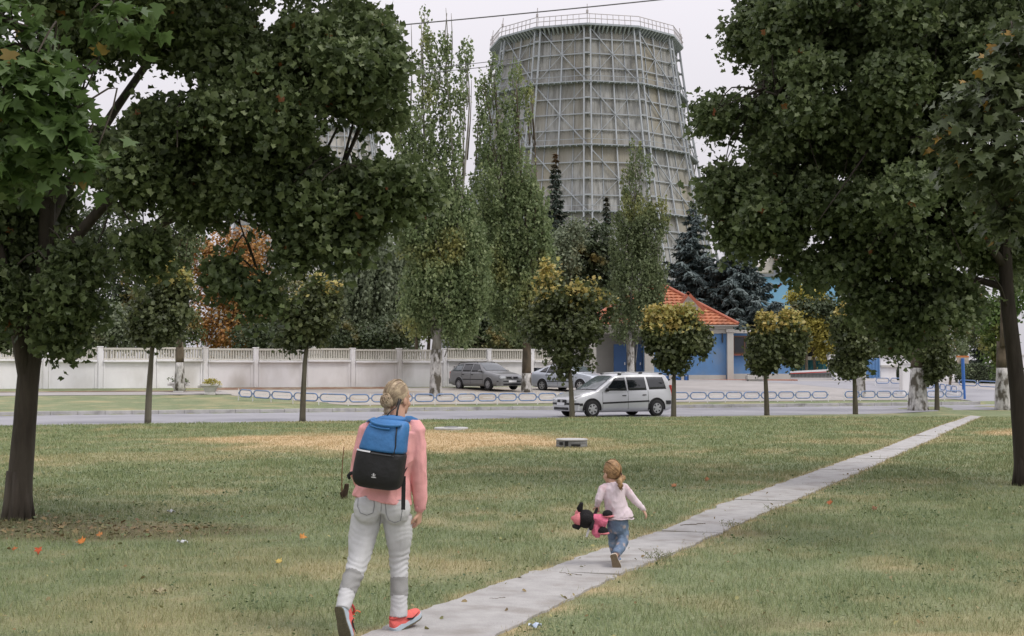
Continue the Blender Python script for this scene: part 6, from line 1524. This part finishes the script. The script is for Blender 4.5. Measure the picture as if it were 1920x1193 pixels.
# ---- poplars ------------------------------------------------------------------
white_bark = mat('whitewashed_bark', (.43, .42, .40), .9, var=.45, vscale=9, bump=1.0, bscale=14, col2=(.09, .08, .062), c2lo=.49, c2hi=.60, c2scale=4.2, stretch=(1, 1, .5))
pop_bark = bark('poplar_bark', (.24, .23, .20), (.11, .10, .08), 8, (1, 1, .4))
brown_bark = bark('brown_poplar_bark', (.12, .095, .065), (.06, .05, .035), 7, (1, 1, .4))
pop_leaf = leaf_mat('poplar_leaves', [(.075, .106, .046), (.112, .150, .066), (.158, .198, .092), (.21, .24, .118)], [(.34, .33, .10), (.40, .38, .14)], .38, .45)
pop_leaf2 = leaf_mat('grey_poplar_leaves', [(.070, .094, .044), (.105, .132, .062), (.145, .172, .084)], [(.28, .28, .08), (.34, .33, .11)], .38, .45)
def poplar(label, basep, white_to, r, stems, blobs, n, m, aut=.12, twig_px=(), bark_m=None, lean=None, size=.165, spires=True):
    n = int(n * 2.6)
    Yp = basep.y; t = thing('poplar_tree', label, 'tree', basep, group='poplars with whitewashed trunks')
    zw = P(0, white_to, Yp).z
    b = MB(); pts = [basep - Vector((0, 0, .15))] + [P(x, y, Yp) for x, y in (lean or [])]
    lo = [q for q in pts if q.z < zw]; 
    b2 = MB()
    full = limb(MB(), pts, r, r * .55, 14)
    m_ = len(full); rad = [r * 1.05 * (1 - .38 * (i / (m_ - 1))) * (1 + .10 * mnoise.noise(full[i] * 1.7)) * (1.08 if i == 0 else 1) for i in range(m_)]
    cut = max(1, sum(1 for q in full if q.z < zw))
    b2.tube(full[:cut + 1], rad[:cut + 1], 14); b2.build('whitewashed_trunk', white_bark, t, smooth=True)
    if cut < m_ - 1: b.tube(full[cut:], [q * 1.0 for q in rad[cut:]], 14)
    rp = list(full)
    for st in stems:
        rp += limb(b, [P(x, y, Yp + random.uniform(-.4, .4)) for x, y in st], r * .42, .015, 8, .08)
    bl = [pb(x, y, rx * (.9 if y < 400 else 1.08), ry, Yp, max(.4, rx * Yp / F_PX * .9)) for x, y, rx, ry in blobs]
    # fastigiate side branches
    for k in range(46):
        q = random.choice(bl); e = q[0] + Vector((random.uniform(-.8, .8) * q[1][0], random.uniform(-.8, .8) * q[1][1], random.uniform(-.2, .95) * q[1][2]))
        s_ = e + Vector((random.uniform(-.3, .3), random.uniform(-.3, .3), -random.uniform(1.2, 3.0)))
        c_ = min(rp, key=lambda w: (w - s_).length); s_ = s_.lerp(c_, .6)
        limb(b, [s_, s_.lerp(e, .5) + (e - c_) * .05, e], .03, .008, 5)
    for x0_, y0_, x1_, y1_ in twig_px:
        limb(b, [P(x0_, y0_, Yp), P((x0_ + x1_) / 2 + 2, (y0_ + y1_) / 2, Yp), P(x1_, y1_, Yp)], .05, .012, 5)
    b.build('branches', bark_m or pop_bark, t, smooth=True)
    def af(p): return np.clip((fbm(p[:, 0], p[:, 2], .45, 51) - .62 + aut * .6) * 4, 0, 1) * (RNG.random(len(p)) < .8)
    # leaves gathered along upright sprays
    ns = n // 16; cp, cd, ci = in_blobs(bl, ns, .35, [q[1][0] * q[1][2] * q[1][1] ** .5 * (.62 if o_[1] < 400 else 1.0) for q, o_ in zip(bl, blobs)]); k = np.repeat(np.arange(ns), 16); N_ = len(k)
    tt = RNG.random(N_); ln = .9 * (.6 + .8 * RNG.random(ns))[k]
    pos = cp[k] + RNG.normal(size=(N_, 3)) * np.array([.13, .13, .08]) * (1.2 - tt)[:, None]
    dirx = np.stack([cd[:, 0] * .22, cd[:, 1] * .22, np.ones(ns)], 1)[k]
    pos = pos + dirx * (ln * (tt - .4))[:, None]
    nl = np.stack([RNG.normal(size=N_), RNG.normal(size=N_), RNG.normal(size=N_) * .6 + .35], 1)
    leaves('crown', pos, nl, size * (.7 + .6 * RNG.random(N_)), 'oval' if size > .2 else 'diamond', m, t, af(pos), RNG.random(ns)[k] * .5 + RNG.random(N_) * .5, np.broadcast_to(np.array([0, 0, -.6]), (N_, 3)))
    return t
poplar('tall poplar with a leaning white stem, nearest the wall behind the woman', G(817, 743), 655, .30, [[(818, 660), (830, 600), (843, 560), (858, 480), (850, 300), (835, 100), (838, 25)], [(818, 640), (812, 520), (800, 350), (792, 150), (796, 30)], [(830, 600), (850, 500), (868, 350), (880, 200), (876, 120)], [(815, 600), (790, 480), (765, 350), (748, 240)]],
       [(797, 60, 10, 40), (805, 130, 22, 60), (795, 240, 30, 70), (832, 130, 18, 70), (845, 230, 26, 70), (872, 105, 13, 40), (868, 170, 14, 40), (752, 250, 18, 50), (770, 320, 32, 60), (815, 340, 34, 80), (850, 330, 26, 60), (790, 430, 50, 80), (850, 440, 46, 90), (830, 540, 56, 70), (785, 570, 34, 60), (880, 520, 40, 80), (860, 610, 36, 36)], 15000, pop_leaf, .02, [(838, 120, 836, 15), (846, 130, 846, 25), (770, 200, 771, 45)], lean=[(817, 700), (818, 655), (822, 620)])
poplar('poplar with a brown and white mottled trunk, left of the tall young maple', G(987, 736), 700, .27, [[(988, 650), (975, 520), (945, 350), (930, 200), (925, 140)], [(988, 640), (990, 480), (975, 300), (968, 150)], [(986, 600), (1000, 450), (1005, 320), (996, 180)]],
       [(905, 190, 16, 60), (928, 160, 14, 50), (915, 270, 28, 60), (968, 165, 14, 45), (955, 250, 24, 70), (990, 200, 10, 40), (925, 360, 46, 70), (975, 340, 34, 60), (985, 420, 44, 80), (935, 460, 44, 80), (1005, 500, 34, 90), (955, 560, 48, 70), (1000, 600, 30, 50)], 13000, pop_leaf, .12, [(868, 330, 868, 130), (876, 300, 884, 150), (892, 310, 896, 170)], bark_m=brown_bark, lean=[(987, 700), (988, 650), (988, 600)])
poplar('slim poplar with two pale stems standing before the blue guardhouse porch', P(1183, 712, 83), 600, .24, [[(1183, 630), (1185, 500), (1190, 380), (1192, 275)], [(1178, 660), (1172, 600), (1165, 480)], [(1190, 600), (1205, 520), (1225, 420), (1240, 385)]],
       [(1192, 310, 16, 42), (1182, 350, 18, 50), (1212, 330, 12, 40), (1190, 420, 36, 60), (1175, 480, 30, 60), (1215, 450, 26, 60), (1240, 410, 12, 36), (1195, 540, 44, 60), (1180, 600, 38, 40), (1225, 540, 24, 60)], 8500, pop_leaf2, .10, lean=[(1183, 680), (1183, 640), (1183, 620)])
poplar('thick poplar trunk with peeling whitewash beside the slender young maple', G(1721, 769), 690, .41, [[(1723, 650), (1735, 500), (1760, 300), (1770, 100)]], [(1740, 420, 60, 120), (1765, 180, 50, 180), (1760, 20, 40, 120)], 5000, pop_leaf2, .05, bark_m=brown_bark, lean=[(1721, 730), (1722, 690), (1723, 640)])
poplar('second thick poplar trunk with worn whitewash, seen beside the right maple trunk', G(1882, 769), 690, .36, [[(1881, 650), (1880, 500), (1885, 300)]], [(1885, 420, 60, 120), (1890, 220, 50, 180)], 3000, pop_leaf2, .05, bark_m=brown_bark, lean=[(1881, 730), (1881, 690), (1880, 640)])
poplar('slim whitewashed poplar stem behind the young maple at the gate', G(1614, 745), 640, .25, [[(1614, 640), (1612, 500), (1610, 300)]], [(1612, 440, 40, 110), (1610, 260, 36, 120)], 2600, pop_leaf2, .05, lean=[(1614, 720), (1614, 690), (1614, 640)])
poplar('poplar with a brown trunk above a white base, behind the white urn planter', P(337, 727, 62), 683, .25, [[(337, 650), (338, 500), (336, 330)]], [(335, 440, 40, 90), (334, 300, 36, 110)], 2600, pop_leaf2, .05, bark_m=brown_bark, lean=[(337, 700), (337, 670), (337, 640)])

# ---- trees and shrubs behind the wall -------------------------------------------
def far_tree(name, label, cat, px, blobs, Yp, m, n, size, kind='oval', up=.6, out=.9, rand=.6, cr=.5, hang=.1, aut=None, group=None, droop=None, flat=.6, shell=.5, trunk=True, tr=.14):
    ybot = max(q[1] + q[3] for q in blobs); c = P(px, 700, Yp); c.z = H(c.x, Yp)
    t = thing(name, label, cat, c, group=group)
    bl = [pb(x, y, rx, ry, Yp, max(.6, rx * Yp / F_PX * .9)) for x, y, rx, ry in blobs]
    b = MB(); top = max(bl, key=lambda q: q[0].z)[0]
    rp = limb(b, [c - Vector((0, 0, .2)), c.lerp(top, .35) , c.lerp(top, .7), top], tr, .03, 8, .1)
    twigs(b, bl, rp, 16, .035)
    b.build('trunk', brown_bark, t, smooth=True)
    foliage('crown', bl, max(8, int(n * .24)), 10, cr, size * 1.25, kind, m, t, shell=shell, flat=flat, up=up, out=out, rand=rand, hang=hang, aut=aut, droop=droop)
    return t
willow_leaf = leaf_mat('willow_leaves', [(.085, .105, .062), (.115, .138, .084), (.15, .172, .11)], [(.2, .18, .06), (.25, .2, .08)], .3, .45)
dark_leaf = leaf_mat('dark_shrub_leaves', [(.030, .042, .020), (.046, .062, .030), (.070, .088, .044)], [(.2, .15, .04), (.25, .18, .05)], .25, .45)
bush_leaf = leaf_mat('bush_leaves', [(.050, .068, .030), (.078, .100, .046), (.115, .135, .064)], [(.24, .17, .05), (.34, .27, .09)], .3, .45)
rust_leaf = leaf_mat('rusty_autumn_leaves', [(.12, .052, .014), (.20, .090, .024), (.26, .145, .042), (.12, .095, .03)], None, .2, .5)
gold_leaf = leaf_mat('golden_leaves', [(.17, .16, .04), (.29, .26, .06), (.40, .35, .08)], None, .3, .5)
# weeping tree: hanging strands
def weeping(label, px, blobs, Yp, n, m):
    c = P(px, 700, Yp); c.z = H(c.x, Yp); t = thing('weeping_willow', label, 'tree', c)
    bl = [pb(x, y, rx, ry, Yp, rx * Yp / F_PX * .8) for x, y, rx, ry in blobs]
    b = MB(); top = bl[0][0]; rp = limb(b, [c - Vector((0, 0, .2)), c.lerp(top, .5), top + Vector((0, 0, bl[0][1][2] * .6))], .2, .04, 8, .1); twigs(b, bl, rp, 24, .04); b.build('trunk', brown_bark, t, smooth=True)
    ns = n // 30; cp, cd, ci = in_blobs(bl, ns, .3); k = np.repeat(np.arange(ns), 30); N_ = len(k)
    ln = (1.6 + 2.2 * RNG.random(ns))[k]; tt = RNG.random(N_)
    pos = cp[k] + np.stack([cd[k, 0] * .3 * tt, cd[k, 1] * .3 * tt, .6 - ln * tt], 1) + RNG.normal(size=(N_, 3)) * .09
    nl = RNG.normal(size=(N_, 3)) * np.array([1, 1, .4])
    leaves('crown', pos, nl, .26 * (.7 + .6 * RNG.random(N_)), 'diamond', m, t, np.zeros(N_), RNG.random(ns)[k] * .6 + RNG.random(N_) * .4, np.broadcast_to(np.array([0, 0, -1.0]), (N_, 3)))
weeping('grey green weeping willow behind the wall, left of the tall poplar', 700, [(705, 540, 72, 90), (660, 570, 50, 70), (745, 560, 40, 80), (700, 480, 50, 40)], 88, 24000, willow_leaf)
weeping('pale green willow behind the light blue building, under the right maple', 1525, [(1530, 520, 46, 60), (1500, 500, 28, 40), (1560, 530, 40, 60)], 135, 9000, willow_leaf)
# conifers
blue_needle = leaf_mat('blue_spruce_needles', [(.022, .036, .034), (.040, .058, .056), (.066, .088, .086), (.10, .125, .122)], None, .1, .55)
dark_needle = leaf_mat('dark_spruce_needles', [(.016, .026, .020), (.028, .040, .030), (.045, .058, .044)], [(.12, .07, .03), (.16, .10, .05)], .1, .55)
def spruce(label, px, ytop, ybot, half_px, Yp, m, n=1500, brown=0.0, twins=None):
    c = P(px, 700, Yp); c.z = H(c.x, Yp); top = P(px, ytop, Yp); zb_ = P(px, ybot, Yp).z; R_ = half_px * Yp / F_PX
    t = thing('spruce_tree', label, 'tree', c, group='spruces behind the wall')
    b = MB(); b.tube([c - Vector((0, 0, .2)), (c + top) / 2, top], [.26, .16, .02], 8)
    hgt = top.z - zb_; pos, nl, dr, rr = [], [], [], []
    nw = int(hgt / .42)
    for w in range(nw):
        f = (w + .5) / nw; z = top.z - f * hgt; r = R_ * (f ** .85) * random.uniform(.85, 1.1); k = int(6 + 9 * f)
        for j in range(k):
            a = random.uniform(0, 2 * PI); L = r * random.uniform(.7, 1.12); d = Vector((math.cos(a), math.sin(a), 0)); s0 = Vector((c.x, c.y, z + L * .12))
            sag = L * random.uniform(.22, .38)
            e = s0 + d * L - Vector((0, 0, sag * .8))
            if f > .15: b.tube([s0, s0 + d * L * .5 - Vector((0, 0, sag * .6)), e], [.035, .02, .006], 4)
            m_ = max(9, int(2.6 * n * L / (nw * 10 * max(.4, R_ * .55)) / 1.0))
            for q in range(m_):
                u_ = random.random() ** .6; x = s0 + d * (L * u_) - Vector((0, 0, sag * (1 - (1 - u_) ** 2) * .9 - (.10 * L if u_ > .85 else 0)))
                side_ = d.cross(Vector((0, 0, 1))) * random.choice((-1, 1)); lat = random.random() * .28 * L * (1.05 - u_ * .6)
                x = x + side_ * lat + Vector((0, 0, -abs(random.gauss(0, .10)) - .25 * lat))
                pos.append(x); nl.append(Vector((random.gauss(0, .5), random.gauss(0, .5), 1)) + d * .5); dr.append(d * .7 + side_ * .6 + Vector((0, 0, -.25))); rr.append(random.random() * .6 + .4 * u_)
    b.build('trunk', brown_bark, t, smooth=True)
    pos = np.array([tuple(q) for q in pos]); N_ = len(pos)
    au = np.clip((pos[:, 2] - top.z + 1.8) / 1.2, 0, 1) * brown
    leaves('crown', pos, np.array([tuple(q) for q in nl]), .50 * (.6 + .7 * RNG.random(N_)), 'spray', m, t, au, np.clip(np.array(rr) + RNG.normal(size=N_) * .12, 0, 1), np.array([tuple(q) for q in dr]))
spruce('big blue spruce beside the orange roof, the taller left one of two', 1300, 376, 640, 100, 99, blue_needle, 9000)
spruce('big blue spruce beside the light blue building, the wider right one of two', 1380, 432, 640, 122, 97.5, blue_needle, 12000)
spruce('dark spruce with a browning tip in front of the tower, left of the slim poplar', 1042, 286, 560, 44, 112, dark_needle, 3000, .9)
spruce('small dark spruce just left of the slim poplar top', 1138, 368, 560, 30, 116, dark_needle, 1800, .3)
spruce('blue grey spruce half hidden by the left maple, in front of the far tower', 612, 455, 640, 56, 100, blue_needle, 2600)
spruce('dark green conifer to the right of the sign board', 1842, 560, 720, 40, 106, dark_needle, 2000)
far_tree('rowan_tree', 'rusty orange tree in autumn leaf behind the wall, seen under the left maple', 'tree', 430, [(430, 500, 62, 70), (400, 590, 48, 60), (465, 560, 44, 70), (470, 470, 40, 50), (365, 480, 46, 40), (440, 625, 60, 30)], 84, rust_leaf, 4600, .17, cr=.55)
yl = lambda f: (lambda p: np.clip((fbm(p[:, 0], p[:, 2], .9, 61) - .7 + f) * 4, 0, 1))
FT = [('tree', 'tall pale green tree filling in behind the lower half of the tall poplar', 'tree', 800, [(800, 470, 62, 110), (755, 540, 50, 90), (845, 540, 50, 90), (820, 380, 40, 60)], 90, bush_leaf, 6500, .17),
      ('shrub', 'dark shrub at the foot of the rusty tree behind the wall', 'shrub', 480, [(480, 632, 46, 26), (520, 625, 40, 34)], 80, dark_leaf, 1500, .16),
      ('shrub', 'dark leafy shrub over the wall right of the tall poplar stem', 'shrub', 885, [(890, 605, 50, 48), (905, 570, 36, 36), (930, 630, 46, 28)], 81, dark_leaf, 2600, .17),
      ('shrub', 'low green hedge shrub over the wall between the two poplars', 'shrub', 950, [(950, 635, 40, 24), (1000, 632, 40, 26), (860, 640, 30, 18)], 79, bush_leaf, 1500, .15),
      ('tree', 'broad dull green tree behind the wall between both tall poplars', 'tree', 905, [(905, 530, 70, 70), (940, 490, 56, 70), (870, 550, 50, 60), (900, 440, 44, 60)], 92, bush_leaf, 5200, .18),
      ('tree', 'dark green tree behind the tall young maple, left of the slim poplar', 'tree', 1110, [(1110, 470, 44, 60), (1085, 520, 40, 70), (1135, 520, 36, 80), (1060, 480, 40, 60)], 104, dark_leaf, 3200, .24),
      ('tree', 'grey green tree below the browning spruce', 'tree', 1060, [(1045, 480, 40, 46), (1075, 440, 24, 30), (1030, 540, 40, 50)], 100, willow_leaf, 2200, .20),
      ('shrub', 'yellowing shrub at the left flank of the tall poplar', 'shrub', 780, [(782, 545, 26, 40), (800, 590, 34, 40)], 76, bush_leaf, 1500, .16),
      ('shrub', 'green shrub over the wall beneath the weeping willow', 'shrub', 740, [(735, 625, 40, 30), (690, 635, 40, 22), (640, 630, 36, 26)], 80, dark_leaf, 1700, .16),
      ('shrub', 'grey green lilac shrub over the wall behind the first young maple', 'shrub', 205, [(205, 610, 46, 40), (170, 630, 36, 28), (250, 620, 40, 36)], 79, willow_leaf, 2400, .17),
      ('shrub', 'brownish shrub over the wall to the left of the rusty tree', 'shrub', 330, [(330, 610, 46, 44), (300, 630, 40, 26)], 80, bush_leaf, 1700, .16),
      ('tree', 'silvery green tree seen left of the forked maple trunk', 'tree', 48, [(48, 440, 34, 50), (40, 520, 44, 60), (20, 600, 50, 50)], 86, willow_leaf, 2600, .20),
      ('tree', 'dark grey tree seen through the gap right of the forked trunk', 'tree', 215, [(210, 425, 60, 46), (170, 470, 40, 40), (200, 540, 60, 60), (260, 540, 50, 50)], 98, dark_leaf, 2800, .22),
      ('tree', 'tall dull green tree behind the left maple, before the far tower base', 'tree', 560, [(560, 560, 60, 60), (600, 590, 50, 50), (530, 600, 40, 40)], 94, bush_leaf, 2600, .20),
      ('shrub', 'light green shrub over the wall at the far left', 'shrub', 20, [(20, 625, 55, 40), (90, 622, 50, 40), (140, 628, 46, 32)], 79, bush_leaf, 1800, .16),
      ('tree', 'golden ornamental tree behind the barrier, between two young maples', 'tree', 1530, [(1515, 598, 44, 28), (1545, 612, 38, 36), (1512, 556, 34, 24), (1500, 640, 24, 20), (1555, 650, 24, 30)], 105, gold_leaf, 4200, .19),
      ('tree', 'green leafy tree above the golden one at the light blue wall', 'tree', 1512, [(1512, 578, 30, 16), (1475, 590, 12, 14), (1550, 580, 24, 24)], 104, dark_leaf, 1000, .2),
      ('tree', 'dark green tree behind the white garden wall', 'tree', 1660, [(1660, 620, 50, 60), (1630, 600, 40, 60), (1700, 630, 50, 50)], 112, dark_leaf, 3000, .24),
      ('tree', 'olive green tree right of the slender young maple', 'tree', 1815, [(1815, 600, 30, 50), (1800, 560, 40, 40), (1790, 650, 24, 30)], 104, bush_leaf, 2200, .2),
      ('tree', 'bright green maple sapling behind the right trunk', 'tree', 1885, [(1862, 600, 26, 40), (1872, 650, 20, 34), (1905, 540, 24, 50), (1880, 690, 12, 16)], 61, leaf_mat('sapling_leaves', [(.05, .085, .02), (.08, .13, .035), (.13, .18, .06)], [(.3, .25, .06), (.35, .3, .1)], .35, .42), 1500, .15)]
for nm, lab, cat, px, bl, Yp, m, n, sz in FT: far_tree(nm, lab, cat, px, bl, Yp, m, n, sz, aut=yl(.16 if m in (bush_leaf,) else .06), kind='oval')
# clipped hedge, topiary, leaning stem
def clipped(name, label, cat, c, size, n, m, round_=False, lf=.11):
    t = thing(name, label, cat, c); 
    b = MB()
    if round_: b.ell(c + Vector((0, 0, size[2] / 2)), (size[0] * .44, size[1] * .44, size[2] * .47), 14)
    else: b.box(c + Vector((0, 0, size[2] * .47)), (size[0] * .93, size[1] * .85, size[2] * .92))
    b.build('twig_mass', mat('hedge_twigs', (.018, .022, .012), .9, var=.4, vscale=9), t)
    if round_:
        d = RNG.normal(size=(n, 3)); d /= np.linalg.norm(d, axis=1, keepdims=True); pos = np.array(c) + np.array([0, 0, size[2] / 2]) + d * np.array(size) / 2 * (.92 + .1 * RNG.random((n, 1))); nl = d + RNG.normal(size=(n, 3)) * .6
    else:
        f = RNG.integers(0, 4, n); u_ = RNG.random((n, 3)) - .5
        u_[f == 0, 1] = -.5; u_[f == 1, 2] = .5; u_[f == 2, 0] = -.5; u_[f == 3, 0] = .5
        d = np.zeros((n, 3)); d[f == 0, 1] = -1; d[f == 1, 2] = 1; d[f == 2, 0] = -1; d[f == 3, 0] = 1
        pos = np.array(c) + np.array([0, 0, size[2] / 2]) + u_ * np.array(size) + RNG.normal(size=(n, 3)) * .05; nl = d + RNG.normal(size=(n, 3)) * .6
    leaves('foliage', pos, nl, lf * (.7 + .6 * RNG.random(n)), 'diamond', m, t, np.zeros(n)); return t
hc = P(1835, 724, 88); hs = 88 / F_PX
clipped('hedge', 'dark clipped box hedge behind the dark blue railing', 'hedge', hc, (74 * hs, 1.6, 40 * hs), 3800, dark_leaf)
tc_ = P(1690, 721, 90); ts = 90 / F_PX
clipped('topiary_shrub', 'egg shaped clipped shrub between the white wall and the tall pillar', 'shrub', tc_, (17 * ts, 17 * ts, 38 * ts), 1300, dark_leaf, True)
tc_ = P(1740, 724, 92)
clipped('topiary_shrub', 'narrow clipped shrub just right of the thick whitewashed trunk', 'shrub', tc_, (14 * ts, 14 * ts, 34 * ts), 900, dark_leaf, True)
c = P(1780, 728, 84); t = thing('shrub', 'leaning bare stem shrub on a soil patch left of the sign post', 'shrub', c)
b = MB(); limb(b, [c - Vector((0, 0, .1)), P(1783, 705, 84), P(1787, 680, 84), P(1789, 655, 84)], .10, .05, 8); b.build('stem', brown_bark, t, smooth=True)
bl = [pb(1795, 650, 20, 20, 84, .6), pb(1805, 690, 14, 12, 84, .4)]; foliage('foliage', bl, 60, 10, .3, .16, 'oval', bush_leaf, t, aut=lambda p: np.zeros(len(p)))
# plants in the urns
for c, lab, m, au in ((PLANT_A, 'low green plant growing in the white urn by the poplar', bush_leaf, 0.0), (PLANT_B, 'straw yellow plant growing in the wider white urn', gold_leaf, 0.0)):
    t = thing('potted_plant', lab, 'plant', c, group='plants in the white urns'); foliage('leaves', [(c + Vector((0, 0, .13)), (.40, .28, .16))], 40, 9, .12, .09, 'diamond', m, t, aut=lambda p: np.zeros(len(p)))
    b = MB()
    for k in range(9): b.bar(c - Vector((0, 0, .06)), c + Vector((random.uniform(-.3, .3), random.uniform(-.2, .2), random.uniform(.1, .25))), .012)
    b.build('stems', brown_bark, t)
# ================================================================== SMALL THINGS ON THE LAWN
litter_leaf = leaf_mat('litter_leaves', [(.13, .085, .045), (.17, .13, .065), (.09, .09, .045), (.10, .13, .06)], None, .1, .7)
n = 1100; x = RNG.normal(-4.9, 1.5, n); y = RNG.normal(14.1, .9, n); k = RNG.random(n) < brownness(x, y) * 1.2
x, y = x[k], y[k]; n = len(x)
pos = np.stack([x, y, np.full(n, .012) + RNG.random(n) * .03], 1); nl = np.stack([RNG.normal(size=n) * .3, RNG.normal(size=n) * .3, np.ones(n)], 1)
o = leaves('leaf_litter', pos, nl, .05 * (.5 + .9 * RNG.random(n)), 'maple_lo', litter_leaf, None); tag(o, 'brown fallen leaf litter on bare soil under the left maple', 'leaf litter', kind='stuff')
n = 1500; x = RNG.uniform(-14, 12, n); yy = RNG.uniform(6.5, 40, n); x = x * yy / 30; le, re = path_edges(yy)
pos = np.stack([x, yy, np.full(n, .03)], 1); nl = np.stack([RNG.normal(size=n) * .6, RNG.normal(size=n) * .6, np.ones(n)], 1)
o = leaves('scattered_leaves', pos, nl, .035 * (.6 + .8 * RNG.random(n)), 'oval', leaf_mat('scattered_leaf', [(.13, .09, .04), (.20, .17, .09), (.10, .11, .05), (.26, .24, .10)], None, .1, .7), None); tag(o, 'tiny dry leaf bits scattered over the lawn', 'leaf litter', kind='stuff')
n = 26000; yy = 6.5 * (30 / 6.5) ** RNG.random(n); x = (RNG.random(n) * 2 - 1) * (.42 * yy + .6); le, re = path_edges(yy)
k = ((x < le - .05) | (x > re + .05)) & (RNG.random(n) < np.clip((fbm(x, yy, 1.1, 83) - .5) * 5, .03, 1)) & (dryness(x, yy) < .4)
x, yy = x[k], yy[k]; n = len(x); pos = np.stack([x, yy, .018 + .02 * RNG.random(n)], 1); nl = np.stack([RNG.normal(size=n) * .5, RNG.normal(size=n) * .5, np.ones(n)], 1)
o = leaves('clover_patches', pos, nl, .026 * (.5 + .9 * RNG.random(n)) * np.clip(yy / 12, 1, 1.6), 'oval', leaf_mat('clover_leaves', [(.050, .075, .035), (.072, .10, .046), (.10, .13, .065)], None, .3, .55), None); tag(o, 'low broad leaved weeds growing in patches through the lawn', 'weeds', kind='stuff')
FL = [(568, 1014, (.50, .22, .05), 'round orange fallen leaf on the grass left of the walking woman', .10), (523, 1060, (.48, .36, .10), 'yellow curled fallen leaf on the grass below the orange one', .085), (152, 1022, (.50, .17, .03), 'bright orange fallen leaf on the brown soil under the left maple', .12), (72, 1040, (.42, .07, .02), 'red orange fallen leaf nearest the left edge', .10), (186, 1010, (.42, .17, .05), 'tan orange fallen leaf farthest from the camera on the soil patch', .09), (28, 1037, (.40, .13, .04), 'small rust leaf by the left frame edge', .07),
      (1264, 915, (.34, .14, .05), 'rust coloured leaf on the grass right of the running girl', .12), (1326, 904, (.32, .13, .05), 'rust brown leaf on the grass beside the path bend', .11), (1555, 948, (.34, .10, .03), 'dark orange leaf on the lawn right of the path', .11), (1210, 963, (.45, .30, .10), 'pale yellow leaf near the girl outstretched hand', .05), (1640, 960, (.20, .10, .05), 'dark brown leaf cluster in the right lawn', .1)]
FL.pop(9)
for px, py, col, lab, sz in FL:
    c = flat(px, py); c.z = .035; mm = mat('fallen_leaf_%d' % (px), col, .6, var=.25, vscale=30)
    o = leaves('fallen_leaf', np.array([tuple(c)]), np.array([[random.uniform(-.5, .5), -.75, .8]]), np.array([sz * .72]), 'maple', mm, None, fold=.3); s_ = o.modifiers.new('thick', 'SOLIDIFY'); s_.thickness = .002
    tag(o, lab, 'leaf', 'fallen leaves on the lawn')
paper = mat('litter_paper', (.62, .63, .66), .5, var=.2, vscale=30)
def scrap(name, px, py, w, lab, m, d=.5):
    c = flat(px, py); b = MB(); rows = []
    for i in range(6):
        rows.append([c + Vector(((i / 5 - .5) * w, (j / 4 - .5) * w * d, .03 + .02 * mnoise.noise((i * .9 + px, j * .9, 2)) + .014 * math.sin(i * 1.7 + j))) for j in range(5)])
    b.grid(rows); o = b.build(name, m, smooth=False); s_ = o.modifiers.new('thick', 'SOLIDIFY'); s_.thickness = .002; tag(o, lab, 'litter', 'scraps of litter')
scrap('litter_scrap', 1003, 1181, .085, 'crumpled blue white wrapper in the grass right of the path at the bottom', mat('blue_white_wrapper', (.52, .60, .72), .35, var=.25, vscale=40))
scrap('litter_scrap', 321, 963, .09, 'white paper scrap in the grass right of the left maple', paper)
scrap('litter_scrap', 342, 1021, .10, 'pale paper scrap nearer the camera, at the edge of the leafy soil', paper, .4)
scrap('litter_scrap', 300, 1114, .10, 'straw coloured scrap in the grass nearest the bottom left', mat('tan_scrap', (.33, .29, .18), .8, var=.2, vscale=30), .5)
# thin stick and little stump to the left of the woman
c = flat(641, 935); t = thing('sapling_stick', 'thin reddish stick planted upright in the grass beside a small stump', 'stick', c)
b = MB(); Ys = c.y; limb(b, [c - Vector((0, 0, .05)), P(641, 900, Ys), P(642, 870, Ys), P(645, 838, Ys)], .009, .006, 6, .2); b.build('stick', mat('red_brown_stick', (.17, .075, .035), .8, var=.2, vscale=20), t)
c = flat(645, 935); t = thing('tree_stump', 'small dark brown chopped stump beside the thin stick', 'stump', c); s = c.y / F_PX
b = MB(); b.tube([c - Vector((0, 0, .04)), c + Vector((.0, 0, 8 * s)), c + Vector((4 * s, 0, 18 * s)), c + Vector((5 * s, 0, 27 * s))], [7 * s, 6.5 * s, 4.6 * s, 4.2 * s], 9); b.tube([c + Vector((-2 * s, 0, 4 * s)), c + Vector((-6 * s, 0, 12 * s))], [4 * s, 2.5 * s], 7); b.build('stump', bark('stump_bark', (.045, .028, .016), (.08, .055, .03), 22), t, bevel=.0)
b = MB(); b.lathe(c + Vector((5 * s, 0, 27 * s)), [(4.0 * s, 0), (3.6 * s, .004)], 9); b.build('cut_face', mat('cut_wood', (.10, .06, .035), .8, var=.2, vscale=40), t)
# taller weeds by the path edge
weed = leaf_mat('weed_leaves', [(.10, .12, .055), (.14, .16, .08), (.19, .20, .11)], None, .3, .6)
for px, py, lab, n_, hgt in ((1232, 1052, 'tall seeding weed tuft at the path edge behind the girl foot', 24, .10), (1367, 990, 'thin seeding weed at the right path edge farther up', 12, .08), (1437, 958, 'thin weed stalk at the right path edge farthest up', 6, .07)):
    c = flat(px, py); t = thing('weed', lab, 'weed', c, group='weeds at the path edge'); b = MB(); pp, nn_ = [], []
    for k in range(n_):
        q = c + Vector((random.gauss(0, .06), random.gauss(0, .05), 0)); e = q + Vector((random.gauss(0, .05), random.gauss(0, .05), hgt * random.uniform(.55, 1.15))); b.bar(q, e, .0022)
        for j in range(9): tt = random.uniform(.3, 1.05); pp.append(tuple(q.lerp(e, tt) + Vector((random.gauss(0, .012), random.gauss(0, .012), 0)))); nn_.append((random.gauss(0, 1), random.gauss(0, 1), .4))
    b.build('stalks', mat('weed_stalk', (.16, .16, .08), .7), t); leaves('leaves', np.array(pp), np.array(nn_), np.full(len(pp), .011), 'oval', weed, t)
